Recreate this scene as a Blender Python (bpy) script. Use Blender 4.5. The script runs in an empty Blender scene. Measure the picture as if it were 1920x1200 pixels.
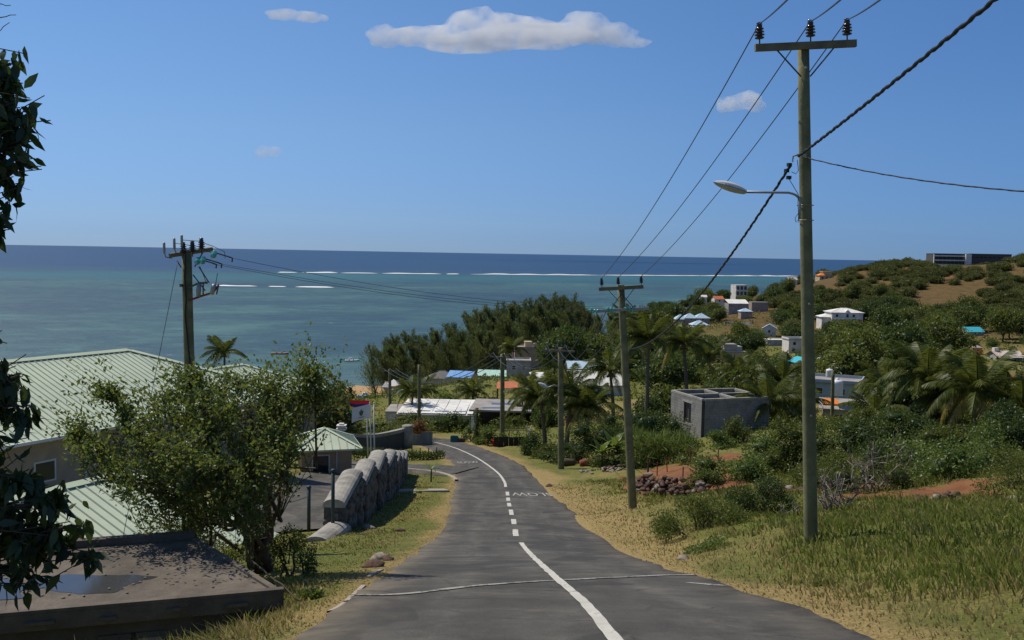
import bpy, bmesh, math, random
import numpy as np
from mathutils import Vector, Matrix, noise as mnoise
R = math.radians
rnd = random.Random(7)
rng = np.random.default_rng(7)
S = bpy.context.scene
COL = S.collection

# ------------------------------------------------------------------ camera
F = 1800.0            # focal length in photograph pixels (1920 wide)
PITCH, ROLL = R(3.97), R(1.04)
CAMZ = 34.0
f_ = Vector((0, math.cos(PITCH), -math.sin(PITCH)))
r0 = Vector((1, 0, 0)); u0 = Vector((0, math.sin(PITCH), math.cos(PITCH)))
r_ = r0*math.cos(ROLL) + u0*math.sin(ROLL)
u_ = u0*math.cos(ROLL) - r0*math.sin(ROLL)
cd = bpy.data.cameras.new('camera'); cam = bpy.data.objects.new('camera', cd); COL.objects.link(cam)
cd.sensor_width = 36; cd.lens = 36*F/1920; cd.clip_start = 0.1; cd.clip_end = 200000
cam.matrix_world = Matrix(((r_.x, u_.x, -f_.x, 0), (r_.y, u_.y, -f_.y, 0), (r_.z, u_.z, -f_.z, CAMZ), (0, 0, 0, 1)))
S.camera = cam

def P(px, py, Y):
    d = f_ + r_*((px-960)/F) - u_*((py-600)/F)
    d = d*(Y/d.y)
    return Vector((d.x, d.y, CAMZ+d.z))
def proj(x, y, z):
    v = Vector((x, y, z-CAMZ)); w = v.dot(f_)
    return 960+F*v.dot(r_)/w, 600-F*v.dot(u_)/w

# ------------------------------------------------------------------ sky, sun, exposure
SUN_EL, SUN_AZ = R(56), R(-57)          # azimuth from +Y, negative = towards -X
sun_dir = Vector((math.cos(SUN_EL)*math.sin(SUN_AZ), math.cos(SUN_EL)*math.cos(SUN_AZ), math.sin(SUN_EL)))
W = bpy.data.worlds.new('World'); S.world = W; W.use_nodes = True
nt = W.node_tree; nt.nodes.clear()
sky = nt.nodes.new('ShaderNodeTexSky'); sky.sky_type = 'NISHITA'; sky.sun_disc = False
sky.sun_elevation = SUN_EL; sky.sun_rotation = SUN_AZ
sky.altitude = 40; sky.air_density = 1.0; sky.dust_density = 0.0; sky.ozone_density = 1.6
bg = nt.nodes.new('ShaderNodeBackground'); bg.inputs[1].default_value = 0.090*1.5625
wo = nt.nodes.new('ShaderNodeOutputWorld')
# the tropical sky is a deeper blue than the model gives near the horizon and away from the sun
tcw = nt.nodes.new('ShaderNodeTexCoord'); sxw = nt.nodes.new('ShaderNodeSeparateXYZ'); nt.links.new(tcw.outputs['Generated'], sxw.inputs[0])
def wramp(src, lo, hi, stops):
    mr = nt.nodes.new('ShaderNodeMapRange'); mr.inputs[1].default_value = lo; mr.inputs[2].default_value = hi; nt.links.new(src, mr.inputs[0])
    r = nt.nodes.new('ShaderNodeValToRGB'); e = r.color_ramp.elements; r.color_ramp.interpolation = 'B_SPLINE'
    while len(e) < len(stops): e.new(.5)
    for k, (p_, c_) in enumerate(stops): e[k].position = p_; e[k].color = (*[x/1.25 for x in c_], 1)
    nt.links.new(mr.outputs[0], r.inputs[0]); return r.outputs[0]
def wmul(a, b):
    x = nt.nodes.new('ShaderNodeMix'); x.data_type = 'RGBA'; x.blend_type = 'MULTIPLY'; x.inputs[0].default_value = 1; nt.links.new(a, x.inputs[6]); nt.links.new(b, x.inputs[7]); return x.outputs[2]
z_t = wramp(sxw.outputs[2], 0, 1, [(0, (.33, .55, 1.22)), (.03, (.36, .58, 1.2)), (.12, (.60, .78, 1.10)), (.26, (.68, .93, 1.25)), (.45, (.8, .95, 1.15)), (.8, (.95, 1, 1.05))])
x_t = wramp(sxw.outputs[0], -.6, .6, [(0, (1.06, 1.04, 1.0)), (.3, (1.05, 1.03, 1.0)), (.6, (.90, .95, .98)), (.9, (.66, .80, .92)), (1, (.62, .78, .90))])
tint_ = wmul(wmul(sky.outputs[0], z_t), x_t)
nt.links.new(tint_, bg.inputs[0]); nt.links.new(bg.outputs[0], wo.inputs[0])
sl = bpy.data.lights.new('sun', 'SUN'); sl.energy = 4.6; sl.angle = R(0.53); sl.color = (1.0, 0.91, 0.76)
so = bpy.data.objects.new('sun', sl); COL.objects.link(so)
so.rotation_euler = sun_dir.to_track_quat('Z', 'Y').to_euler(); so.location = (0, 0, 80)
S.view_settings.view_transform = 'Standard'; S.view_settings.look = 'None'
S.view_settings.exposure = -0.15; S.view_settings.gamma = 1.0; S.view_settings.use_curve_mapping = False
S.cycles.max_bounces = 14; S.cycles.diffuse_bounces = 3; S.cycles.glossy_bounces = 2
S.cycles.transmission_bounces = 3; S.cycles.transparent_max_bounces = 6; S.cycles.volume_bounces = 14
S.cycles.sample_clamp_indirect = 4

# ------------------------------------------------------------------ materials
def new_mat(name):
    m = bpy.data.materials.new(name); m.use_nodes = True
    n = m.node_tree; n.nodes.clear()
    out = n.nodes.new('ShaderNodeOutputMaterial')
    return m, n, out
def N(n, t, **kw):
    x = n.nodes.new(t)
    for k, v in kw.items(): setattr(x, k, v)
    return x
def noise_node(n, coord, scale, detail=4, rough=0.6, dist=0.0):
    x = N(n, 'ShaderNodeTexNoise'); x.inputs['Scale'].default_value = scale
    x.inputs['Detail'].default_value = detail; x.inputs['Roughness'].default_value = rough
    x.inputs['Distortion'].default_value = dist
    n.links.new(coord, x.inputs['Vector']); return x
def ramp(n, fac, stops):
    x = N(n, 'ShaderNodeValToRGB'); e = x.color_ramp.elements
    while len(e) < len(stops): e.new(0.5)
    for k, (p, c) in enumerate(stops):
        e[k].position = p; e[k].color = (*c, 1) if len(c) == 3 else c
    n.links.new(fac, x.inputs[0]); return x
def mix(n, fac, a, b, mode='MIX'):
    x = N(n, 'ShaderNodeMix', data_type='RGBA', blend_type=mode)
    for s, v in ((0, fac), (6, a), (7, b)):
        if hasattr(v, 'node'): n.links.new(v, x.inputs[s])
        elif s == 0: x.inputs[s].default_value = v
        else: x.inputs[s].default_value = (*v, 1)
    return x.outputs[2]
def mathn(n, op, a, b=0.0, clamp=False):
    x = N(n, 'ShaderNodeMath', operation=op, use_clamp=clamp)
    for s, v in ((0, a), (1, b)):
        if hasattr(v, 'node'): n.links.new(v, x.inputs[s])
        else: x.inputs[s].default_value = v
    return x.outputs[0]
def attr(n, name):
    x = N(n, 'ShaderNodeAttribute', attribute_name=name); return x.outputs['Fac']
def mat(name, c, rough=0.7, var=0.25, scale=3.0, bump=0.0, bscale=None, metal=0.0, dirt=None, dscale=0.6, spec=0.3):
    """weathered paint / concrete / metal: a base colour broken by two noises, with optional dirt"""
    m, n, out = new_mat(name)
    tc = N(n, 'ShaderNodeTexCoord'); co = tc.outputs['Object']
    n1 = noise_node(n, co, scale, 6, 0.65)
    a = tuple(min(1, x*(1-var)) for x in c); b = tuple(min(1, x*(1+var)) for x in c)
    colr = ramp(n, n1.outputs[0], [(0.3, a), (0.7, b)]).outputs[0]
    if dirt:
        n2 = noise_node(n, co, dscale, 5, 0.7, 0.4)
        f = ramp(n, n2.outputs[0], [(0.45, (0, 0, 0)), (0.68, (1, 1, 1))]).outputs[0]
        colr = mix(n, f, colr, dirt)
    p = N(n, 'ShaderNodeBsdfPrincipled'); n.links.new(colr, p.inputs['Base Color'])
    p.inputs['Roughness'].default_value = rough; p.inputs['Metallic'].default_value = metal
    p.inputs['Specular IOR Level'].default_value = spec
    if bump:
        nb = noise_node(n, co, bscale or scale*4, 5, 0.7)
        bn = N(n, 'ShaderNodeBump'); bn.inputs['Strength'].default_value = bump; bn.inputs['Distance'].default_value = 0.03
        n.links.new(nb.outputs[0], bn.inputs['Height']); n.links.new(bn.outputs[0], p.inputs['Normal'])
    n.links.new(p.outputs[0], out.inputs[0]); return m
def leaf_mat(name, dark, mid, light, trans=0.35, gloss=0.05, hue=0.12):
    m, n, out = new_mat(name)
    t = attr(n, 'tint'); oi = N(n, 'ShaderNodeObjectInfo')
    f = mathn(n, 'ADD', mathn(n, 'MULTIPLY', t, 1.0), mathn(n, 'MULTIPLY', mathn(n, 'SUBTRACT', oi.outputs['Random'], 0.5), hue*2), clamp=True)
    cr = ramp(n, f, [(0.0, dark), (0.55, mid), (1.0, light)]).outputs[0]
    d = N(n, 'ShaderNodeBsdfDiffuse'); n.links.new(cr, d.inputs[0])
    tr = N(n, 'ShaderNodeBsdfTranslucent')
    n.links.new(mix(n, 0.35, cr, (light[0]*1.2, light[1]*1.25, light[2]*0.6)), tr.inputs[0])
    g = N(n, 'ShaderNodeBsdfGlossy'); g.inputs['Roughness'].default_value = 0.42; g.inputs[0].default_value = (0.9, 0.95, 1, 1)
    m1 = N(n, 'ShaderNodeMixShader'); m1.inputs[0].default_value = trans
    n.links.new(d.outputs[0], m1.inputs[1]); n.links.new(tr.outputs[0], m1.inputs[2])
    m2 = N(n, 'ShaderNodeMixShader'); m2.inputs[0].default_value = gloss
    n.links.new(m1.outputs[0], m2.inputs[1]); n.links.new(g.outputs[0], m2.inputs[2])
    n.links.new(m2.outputs[0], out.inputs[0]); return m

M = {}
M['wood_pole'] = mat('pole_wood', (0.19, 0.185, 0.10), 0.85, 0.35, 2.5, 0.3, 14, dirt=(0.11, 0.115, 0.06), dscale=1.2)
M['arm_wood'] = mat('arm_wood', (0.16, 0.14, 0.09), 0.85, 0.3, 4, 0.3, 20)
M['porcelain'] = mat('porcelain', (0.035, 0.018, 0.015), 0.15, 0.2, 5, spec=0.6)
M['glass_disc'] = mat('glass_disc', (0.10, 0.42, 0.38), 0.1, 0.15, 5, spec=0.7)
M['iron'] = mat('galvanised_iron', (0.10, 0.10, 0.10), 0.5, 0.3, 8, metal=0.6)
M['grey_metal'] = mat('grey_metal', (0.32, 0.33, 0.33), 0.45, 0.15, 6, metal=0.4)
M['lamp_white'] = mat('lamp_white', (0.75, 0.76, 0.76), 0.35, 0.05, 5)
M['lamp_glass'] = mat('lamp_glass', (0.40, 0.42, 0.42), 0.2, 0.1, 5, spec=0.5)
M['rust'] = mat('rust', (0.22, 0.05, 0.03), 0.7, 0.3, 8)
M['wire'] = mat('wire', (0.055, 0.06, 0.065), 0.5, 0.1, 5, metal=0.3)
M['cable'] = mat('cable', (0.02, 0.022, 0.025), 0.6, 0.2, 8)
M['mint_roof'] = mat('mint_roof', (0.52, 0.59, 0.46), 0.55, 0.10, 0.7, dirt=(0.42, 0.49, 0.39), dscale=0.35, spec=0.3)
M['mint_trim'] = mat('mint_trim', (0.52, 0.60, 0.44), 0.5, 0.08, 1.0)
M['mint_gap'] = mat('roof_closure', (0.03, 0.04, 0.035), 0.8, 0.2, 1.0)
M['beige'] = mat('beige_render', (0.42, 0.33, 0.24), 0.85, 0.12, 1.5, 0.15, 30, dirt=(0.33, 0.26, 0.19), dscale=0.8)
M['gutter'] = mat('gutter_white', (0.62, 0.65, 0.63), 0.45, 0.05, 3)
M['dark_glass'] = mat('window_glass', (0.03, 0.035, 0.04), 0.1, 0.2, 1.0, spec=0.6)
M['concrete'] = mat('concrete', (0.34, 0.325, 0.29), 0.9, 0.22, 2.2, 0.35, 25, dirt=(0.20, 0.19, 0.17), dscale=1.3)
M['stone'] = mat('grey_stone', (0.15, 0.14, 0.125), 0.95, 0.55, 3.5, 0.5, 18)
M['stone_dark'] = mat('dark_stone', (0.085, 0.08, 0.075), 0.95, 0.5, 3.5, 0.5, 18)
M['stone_brown'] = mat('brown_stone', (0.19, 0.155, 0.12), 0.95, 0.5, 3.5, 0.5, 18)
M['mortar'] = mat('mortar', (0.085, 0.08, 0.075), 0.95, 0.25, 5, 0.3, 25)
M['red_stone'] = mat('red_stone', (0.11, 0.068, 0.052), 0.95, 0.6, 2.5, 0.4, 14)
M['pale_stone'] = mat('pale_stone', (0.27, 0.235, 0.20), 0.95, 0.5, 2.5, 0.4, 14)
M['block'] = mat('concrete_block', (0.26, 0.255, 0.245), 0.92, 0.2, 3, 0.3, 20, dirt=(0.17, 0.165, 0.16), dscale=0.9)
M['bark'] = mat('bark', (0.09, 0.07, 0.05), 0.95, 0.4, 6, 0.6, 30)
M['dead_wood'] = mat('dead_wood', (0.22, 0.19, 0.165), 0.9, 0.3, 6, 0.4, 30)
M['palm_trunk'] = mat('palm_trunk', (0.15, 0.125, 0.10), 0.95, 0.3, 5, 0.5, 20)
M['green_post'] = mat('green_post', (0.035, 0.06, 0.055), 0.5, 0.2, 6)
M['white_wall'] = mat('white_wall', (0.72, 0.70, 0.66), 0.8, 0.06, 0.8, dirt=(0.55, 0.53, 0.49), dscale=0.5)
M['white_roof'] = mat('white_roof', (0.78, 0.77, 0.73), 0.6, 0.06, 0.8, dirt=(0.55, 0.54, 0.52), dscale=0.35)
M['cream'] = mat('cream_wall', (0.55, 0.45, 0.28), 0.8, 0.08, 0.8, dirt=(0.42, 0.34, 0.22), dscale=0.5)
M['grey_wall'] = mat('grey_wall', (0.40, 0.40, 0.40), 0.85, 0.12, 0.8, dirt=(0.26, 0.26, 0.26), dscale=0.5)
M['pink_wall'] = mat('pink_beige_wall', (0.40, 0.30, 0.25), 0.85, 0.12, 0.8, dirt=(0.28, 0.22, 0.18), dscale=0.5)
M['bluegrey_wall'] = mat('blue_grey_wall', (0.36, 0.42, 0.50), 0.85, 0.1, 0.8)
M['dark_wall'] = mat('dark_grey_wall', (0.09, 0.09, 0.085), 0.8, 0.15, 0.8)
M['red_roof'] = mat('orange_red_roof', (0.55, 0.16, 0.075), 0.7, 0.2, 1.2, dirt=(0.40, 0.14, 0.08), dscale=0.6)
M['rust_roof'] = mat('rusted_white_roof', (0.60, 0.56, 0.52), 0.7, 0.1, 1.0, dirt=(0.42, 0.15, 0.08), dscale=0.45)
M['orange'] = mat('orange_sheet', (0.80, 0.24, 0.05), 0.6, 0.1, 1.5)
M['blue_roof'] = mat('blue_roof', (0.16, 0.36, 0.72), 0.5, 0.08, 1.0)
M['pale_blue'] = mat('pale_blue_roof', (0.45, 0.62, 0.74), 0.5, 0.1, 0.7, dirt=(0.42, 0.50, 0.54), dscale=0.4)
M['turquoise'] = mat('turquoise_roof', (0.06, 0.46, 0.58), 0.5, 0.08, 0.8)
M['pale_mint'] = mat('pale_mint_roof', (0.42, 0.64, 0.55), 0.5, 0.08, 0.8)
M['flat_grey'] = mat('grey_flat_roof', (0.33, 0.31, 0.29), 0.85, 0.2, 0.6, dirt=(0.20, 0.19, 0.18), dscale=0.4)
M['slate'] = mat('slate_roof', (0.16, 0.16, 0.165), 0.8, 0.15, 0.8)
M['tank'] = mat('white_tank', (0.78, 0.79, 0.80), 0.4, 0.04, 2)
M['puddle'] = mat('puddle', (0.05, 0.048, 0.045), 0.14, 0.2, 1.0, spec=0.9)
M['red_plastic'] = mat('red_plastic', (0.45, 0.02, 0.02), 0.4, 0.1, 3)
M['teal_plastic'] = mat('teal_plastic', (0.02, 0.15, 0.15), 0.4, 0.1, 3)
M['black'] = mat('black', (0.02, 0.02, 0.02), 0.7, 0.3, 3)
M['flag_white'] = mat('flag_white', (0.72, 0.72, 0.70), 0.8, 0.04, 2)
M['flag_red'] = mat('flag_red', (0.75, 0.03, 0.025), 0.8, 0.05, 2)
M['flag_blue'] = mat('flag_blue', (0.03, 0.03, 0.18), 0.8, 0.05, 2)
M['flag_yellow'] = mat('flag_yellow', (0.80, 0.50, 0.04), 0.8, 0.05, 2)
M['flag_green'] = mat('flag_green', (0.02, 0.30, 0.08), 0.8, 0.05, 2)
M['flag_crest'] = mat('flag_crest', (0.10, 0.14, 0.08), 0.8, 0.3, 20)
M['hull_white'] = mat('hull_white', (0.75, 0.75, 0.75), 0.4, 0.05, 2)
M['hull_red'] = mat('hull_red', (0.35, 0.16, 0.14), 0.5, 0.1, 2)
M['hull_blue'] = mat('hull_blue', (0.08, 0.25, 0.60), 0.4, 0.1, 2)
M['foam'] = mat('foam', (0.88, 0.90, 0.90), 0.9, 0.05, 0.1)
M['paint'] = mat('road_paint', (0.62, 0.61, 0.57), 0.8, 0.12, 3.0, 0.2, 40, dirt=(0.34, 0.335, 0.32), dscale=2.2)
M['paint_worn'] = mat('road_paint_worn', (0.36, 0.355, 0.33), 0.85, 0.3, 5.0, dirt=(0.14, 0.138, 0.132), dscale=3.0)
def worn_paint(name, c, amount):
    m, n, out = new_mat(name); tc = N(n, 'ShaderNodeTexCoord'); co = tc.outputs['Object']
    a = noise_node(n, co, 16, 6, .8); b = noise_node(n, co, 2.2, 4, .6); g = noise_node(n, co, 70, 3, .7)
    f = mathn(n, 'ADD', mathn(n, 'MULTIPLY', a.outputs[0], .75), mathn(n, 'ADD', mathn(n, 'MULTIPLY', b.outputs[0], .55), mathn(n, 'MULTIPLY', g.outputs[0], .25)))
    chip = ramp(n, f, [(amount, (0, 0, 0)), (amount+.06, (1, 1, 1))]).outputs[0]
    colr = ramp(n, b.outputs[0], [(.3, tuple(x*.72 for x in c)), (.7, c)]).outputs[0]
    colr = mix(n, chip, colr, (.085, .082, .075)); p = N(n, 'ShaderNodeBsdfPrincipled'); n.links.new(colr, p.inputs['Base Color']); p.inputs['Roughness'].default_value = .85; p.inputs['Specular IOR Level'].default_value = .2
    n.links.new(p.outputs[0], out.inputs[0]); return m
M['paint'] = worn_paint('road_paint', (.60, .59, .54), .86); M['paint_worn'] = worn_paint('road_paint_worn', (.42, .41, .38), .76); M['paint_letter'] = worn_paint('road_paint_letter', (.52, .51, .47), .80)
M['kerb'] = mat('kerb_concrete', (0.33, 0.29, 0.24), 0.9, 0.2, 3, 0.2, 25)

M['leaf_mid'] = leaf_mat('leaf_mid', (0.044, 0.062, 0.016), (0.105, 0.132, 0.030), (0.21, 0.235, 0.052), .45, .02)
M['leaf_dark'] = leaf_mat('leaf_dark', (0.028, 0.050, 0.016), (0.064, 0.098, 0.027), (0.13, 0.165, 0.042), 0.40, .02)
M['leaf_hill'] = leaf_mat('leaf_hill', (0.062, 0.074, 0.024), (0.105, 0.122, 0.040), (0.17, 0.175, 0.06), 0.36, 0.01, 0.24)
M['leaf_cas'] = leaf_mat('leaf_casuarina', (0.065, 0.086, 0.038), (0.115, 0.142, 0.058), (0.165, 0.19, 0.082), 0.5, 0.01, 0.2)
M['leaf_palm'] = leaf_mat('leaf_palm', (0.034, 0.050, 0.013), (0.078, 0.102, 0.024), (0.165, 0.180, 0.045), 0.42, 0.012)
M['leaf_yellow'] = leaf_mat('leaf_yellowed', (0.16, 0.12, 0.03), (0.28, 0.22, 0.05), (0.42, 0.34, 0.09), 0.3, 0.03)
M['leaf_bright'] = leaf_mat('leaf_bright', (0.050, 0.085, 0.018), (0.115, 0.165, 0.036), (0.21, 0.26, 0.07), 0.42, 0.025)
M['leaf_near'] = leaf_mat('leaf_near_tree', (0.050, 0.078, 0.022), (0.115, 0.155, 0.040), (0.235, 0.27, 0.070), 0.46, 0.03)
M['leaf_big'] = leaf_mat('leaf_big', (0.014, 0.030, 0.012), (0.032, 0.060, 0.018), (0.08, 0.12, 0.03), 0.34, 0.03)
M['leaf_red'] = leaf_mat('leaf_reddish', (0.10, 0.04, 0.02), (0.20, 0.09, 0.03), (0.30, 0.17, 0.05), 0.3, .02)
M['blade'] = None

# ------------------------------------------------------------------ mesh helpers
class MB:
    def __init__(s): s.v = []; s.f = []
    def add(s, vs, fs):
        o = len(s.v); s.v += [tuple(x) for x in vs]; s.f += [tuple(i+o for i in f) for f in fs]; return s
    def box(s, c, sx, sy, sz, rot=0.0, mtx=None):
        """box by centre and full sizes"""
        vs = []
        cr, sr = math.cos(rot), math.sin(rot)
        for z in (-.5, .5):
            for y in (-.5, .5):
                for x in (-.5, .5):
                    X, Y_ = x*sx, y*sy
                    p = Vector((c[0]+X*cr-Y_*sr, c[1]+X*sr+Y_*cr, c[2]+z*sz))
                    vs.append(mtx @ p if mtx else p)
        return s.add(vs, [(0, 2, 3, 1), (4, 5, 7, 6), (0, 1, 5, 4), (2, 6, 7, 3), (0, 4, 6, 2), (1, 3, 7, 5)])
    def tube(s, pts, rads, n=8, cap=True):
        pts = [Vector(p) for p in pts]; rings = []
        if not hasattr(rads, '__len__'): rads = [rads]*len(pts)
        up = Vector((0.13, 0.21, 0.97))
        for i, p in enumerate(pts):
            t = (pts[min(i+1, len(pts)-1)]-pts[max(i-1, 0)])
            t = t.normalized() if t.length > 1e-9 else Vector((0, 0, 1))
            a = t.cross(up)
            if a.length < 0.08: a = t.cross(Vector((1, 0, 0)))
            a.normalize(); b = t.cross(a)
            rings.append([p+(a*math.cos(2*math.pi*k/n)+b*math.sin(2*math.pi*k/n))*rads[i] for k in range(n)])
        vs = [q for r in rings for q in r]; fs = []
        for i in range(len(pts)-1):
            for k in range(n):
                k2 = (k+1) % n
                fs.append((i*n+k, i*n+k2, (i+1)*n+k2, (i+1)*n+k))
        if cap:
            fs.append(tuple(range(n))[::-1]); fs.append(tuple((len(pts)-1)*n+k for k in range(n)))
        return s.add(vs, fs)
    def lathe(s, prof, n=12, c=(0, 0, 0)):
        return s.tube_z(prof, n, c)
    def tube_z(s, prof, n, c):
        vs = []; fs = []
        for (r, z) in prof:
            for k in range(n):
                a = 2*math.pi*k/n; vs.append((c[0]+r*math.cos(a), c[1]+r*math.sin(a), c[2]+z))
        for i in range(len(prof)-1):
            for k in range(n):
                k2 = (k+1) % n; fs.append((i*n+k, i*n+k2, (i+1)*n+k2, (i+1)*n+k))
        fs.append(tuple(range(n))[::-1]); fs.append(tuple((len(prof)-1)*n+k for k in range(n)))
        return s.add(vs, fs)
    def mesh(s, name, m, smooth=False):
        me = bpy.data.meshes.new(name); me.from_pydata(s.v, [], s.f); me.update()
        if m is not None: me.materials.append(m)
        if smooth: me.polygons.foreach_set('use_smooth', [True]*len(me.polygons))
        return me
    def build(s, name, m, parent=None, smooth=False, loc=None):
        o = bpy.data.objects.new(name, s.mesh(name, m, smooth)); COL.objects.link(o)
        if parent: o.parent = parent
        if loc is not None: o.location = loc
        return o
def link(name, me, parent=None, loc=None, rotz=0.0, scale=None):
    o = bpy.data.objects.new(name, me); COL.objects.link(o)
    if parent: o.parent = parent
    if loc is not None: o.location = loc
    if rotz: o.rotation_euler = (0, 0, rotz)
    if scale is not None: o.scale = scale if hasattr(scale, '__len__') else (scale,)*3
    return o
def tag(o, label=None, cat=None, group=None, kind=None):
    if label: o['label'] = label
    if cat: o['category'] = cat
    if group: o['group'] = group
    if kind: o['kind'] = kind
    return o
def empty(name, loc, label, cat, group=None, rotz=0.0):
    o = bpy.data.objects.new(name, None); COL.objects.link(o); o.location = loc
    o.rotation_euler = (0, 0, rotz); o.empty_display_size = 0.2
    return tag(o, label, cat, group)
def clone(root, loc, rotz=0.0, scale=1.0, label=None, group=None, cat=None):
    r = root.copy(); COL.objects.link(r); r.location = loc; r.rotation_euler = (0, 0, rotz)
    r.scale = scale if hasattr(scale, '__len__') else (scale,)*3
    if label: r['label'] = label
    if group: r['group'] = group
    if cat: r['category'] = cat
    for ch in list(root.children):
        c = ch.copy(); COL.objects.link(c); c.parent = r
        for g in list(ch.children):
            d = g.copy(); COL.objects.link(d); d.parent = c
    return r
def np_mesh(name, v, f, m, tint=None, smooth=False, extra=None):
    """triangle mesh from arrays, with an optional per-vertex float attribute tint"""
    me = bpy.data.meshes.new(name)
    nv, nf = len(v), len(f)
    k = f.shape[1]
    me.vertices.add(nv); me.vertices.foreach_set('co', np.ascontiguousarray(v, dtype=np.float32).ravel())
    me.loops.add(nf*k); me.loops.foreach_set('vertex_index', np.ascontiguousarray(f, dtype=np.int32).ravel())
    me.polygons.add(nf); me.polygons.foreach_set('loop_start', np.arange(0, nf*k, k, dtype=np.int32))
    me.polygons.foreach_set('loop_total', np.full(nf, k, dtype=np.int32))
    if smooth: me.polygons.foreach_set('use_smooth', np.ones(nf, dtype=bool))
    me.update(calc_edges=True); me.validate()
    if tint is not None:
        a = me.attributes.new('tint', 'FLOAT', 'POINT'); a.data.foreach_set('value', np.ascontiguousarray(tint, dtype=np.float32))
    for nm, arr in (extra or {}).items():
        a = me.attributes.new(nm, 'FLOAT', 'POINT'); a.data.foreach_set('value', np.ascontiguousarray(arr, dtype=np.float32))
    if m is not None: me.materials.append(m)
    return me
def unit(a): return a/np.maximum(np.linalg.norm(a, axis=1, keepdims=True), 1e-9)
def leaves(c, d, L, Wd, g, fold=0.15):
    """diamond shaped leaves, two triangles each: base points c, directions d"""
    n = len(c); d = unit(d)
    s = unit(np.cross(d, g.normal(size=(n, 3)))); nn = np.cross(d, s)
    L = np.broadcast_to(L, (n,))[:, None]; Wd = np.broadcast_to(Wd, (n,))[:, None]
    m_ = c + d*L*0.45
    v = np.stack([c, m_+s*Wd*.5+nn*Wd*fold, c+d*L, m_-s*Wd*.5+nn*Wd*fold], 1).reshape(-1, 3)
    b = np.arange(n)[:, None]*4
    f = np.concatenate([b+np.array([0, 1, 2]), b+np.array([0, 2, 3])], 0)
    return v, f
def join(parts):
    vs, fs, ts, o = [], [], [], 0
    for v, f, t in parts:
        vs.append(v); fs.append(f+o); ts.append(t); o += len(v)
    return np.concatenate(vs), np.concatenate(fs), np.concatenate(ts)
_ico = {}
def ico(sub):
    if sub not in _ico:
        b = bmesh.new(); bmesh.ops.create_icosphere(b, subdivisions=sub, radius=1)
        b.verts.ensure_lookup_table()
        _ico[sub] = (np.array([v.co[:] for v in b.verts]), np.array([[v.index for v in f.verts] for f in b.faces])); b.free()
    return _ico[sub]
def lump(c, rad, amp, g, sub=2, fr=1.3):
    v, f = ico(sub); off = g.uniform(0, 50, 3)
    k = np.array([1+amp*mnoise.noise(Vector(p*fr+off)) for p in v])[:, None]
    return v*k*np.array(rad)+np.array(c), f
def rock_mesh(name, m, g, sub=1, amp=0.35, flat=(1, 1, 0.7)):
    v, f = lump((0, 0, 0), flat, amp, g, sub, 1.7); return np_mesh(name, v, f, m)
# ------------------------------------------------------------------ terrain: a smooth surface through surveyed points
CTRL = []
def cp(px, py, Y): CTRL.append(tuple(P(px, py, Y)))
def cw(x, y, z): CTRL.append((x, y, z))
ROW = [(1200, 8.0), (1150, 9.6), (1125, 10.6), (1110, 11.5), (1078, 14.2), (1043, 20.8), (1000, 29), (962, 36.5), (925, 46), (900, 55.5),
       (888, 60), (865, 70), (850, 79.5), (840, 86.5), (833, 92), (826, 101)]
RL = [(585, 1200), (613, 1150), (652, 1127), (665, 1110), (708, 1078), (772, 1043), (818, 1000), (837, 962), (843, 925), (852, 900), (852, 888)]
RR = [(1680, 1200), (1555, 1150), (1480, 1125), (1440, 1110), (1330, 1078), (1200, 1043), (1128, 1000), (1085, 962), (1042, 925), (1014, 900),
      (1000, 888), (970, 865), (937, 850), (908, 840), (882, 833), (846, 826)]
def yrow(py):
    a = [r[0] for r in ROW][::-1]; b = [r[1] for r in ROW][::-1]
    return float(np.interp(py, a, b))
left = [P(x, y, yrow(y)) for x, y in RL]; right = [P(x, y, yrow(y)) for x, y in RR]
HALF = 2.48
ctr = []
for k in range(len(RL)):
    ctr.append((left[k]+right[k])/2)
for (x, y) in ((905, 865), (876, 850), (851, 840), (830, 833), (806, 826)):
    ctr.append(P(x, y, yrow(y)))
c0 = ctr[0]; d0 = (ctr[0]-ctr[2]).normalized()
ctr = [Vector((0.9, -3.0, 32.55)), Vector((0.85, 2.5, 31.95)), Vector((0.80, 5.6, 31.45))] + ctr
last = ctr[-1]
ctr += [last+Vector((-7.5, 3.5, -0.8)), last+Vector((-16, 4.5, -1.7)), last+Vector((-25, 9, -3.0)), last+Vector((-32, 18, -4.8))]
# smooth centre line
cx = np.array([tuple(p) for p in ctr])
def catmull(pts, step):
    out = []
    p = np.vstack([2*pts[0]-pts[1], pts, 2*pts[-1]-pts[-2]])
    for i in range(1, len(p)-2):
        n = max(2, int(np.linalg.norm(p[i+1]-p[i])/step))
        for t in np.linspace(0, 1, n, endpoint=False):
            out.append(0.5*((2*p[i])+(-p[i-1]+p[i+1])*t+(2*p[i-1]-5*p[i]+4*p[i+1]-p[i+2])*t*t+(-p[i-1]+3*p[i]-3*p[i+1]+p[i+2])*t**3))
    out.append(p[-2]); return np.array(out)
sm = cx.copy()
for _ in range(2):
    sm[1:-1] = 0.25*sm[:-2]+0.5*sm[1:-1]+0.25*sm[2:] if False else sm[1:-1]
ROADC = catmull(sm, 0.5)
for _ in range(60): ROADC[1:-1] = 0.25*ROADC[:-2]+0.5*ROADC[1:-1]+0.25*ROADC[2:]
tan = np.gradient(ROADC[:, :2], axis=0); tan = tan/np.linalg.norm(tan, axis=1, keepdims=True)
NRM = np.stack([tan[:, 1], -tan[:, 0]], 1)       # towards the right-hand verge
for i in range(0, len(ROADC), 7):
    x, y, z = ROADC[i]; 
    for o in (-2.6, 0, 2.6): cw(x+NRM[i, 0]*o, y+NRM[i, 1]*o, z - 0.03*abs(o)/2.6)
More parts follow.
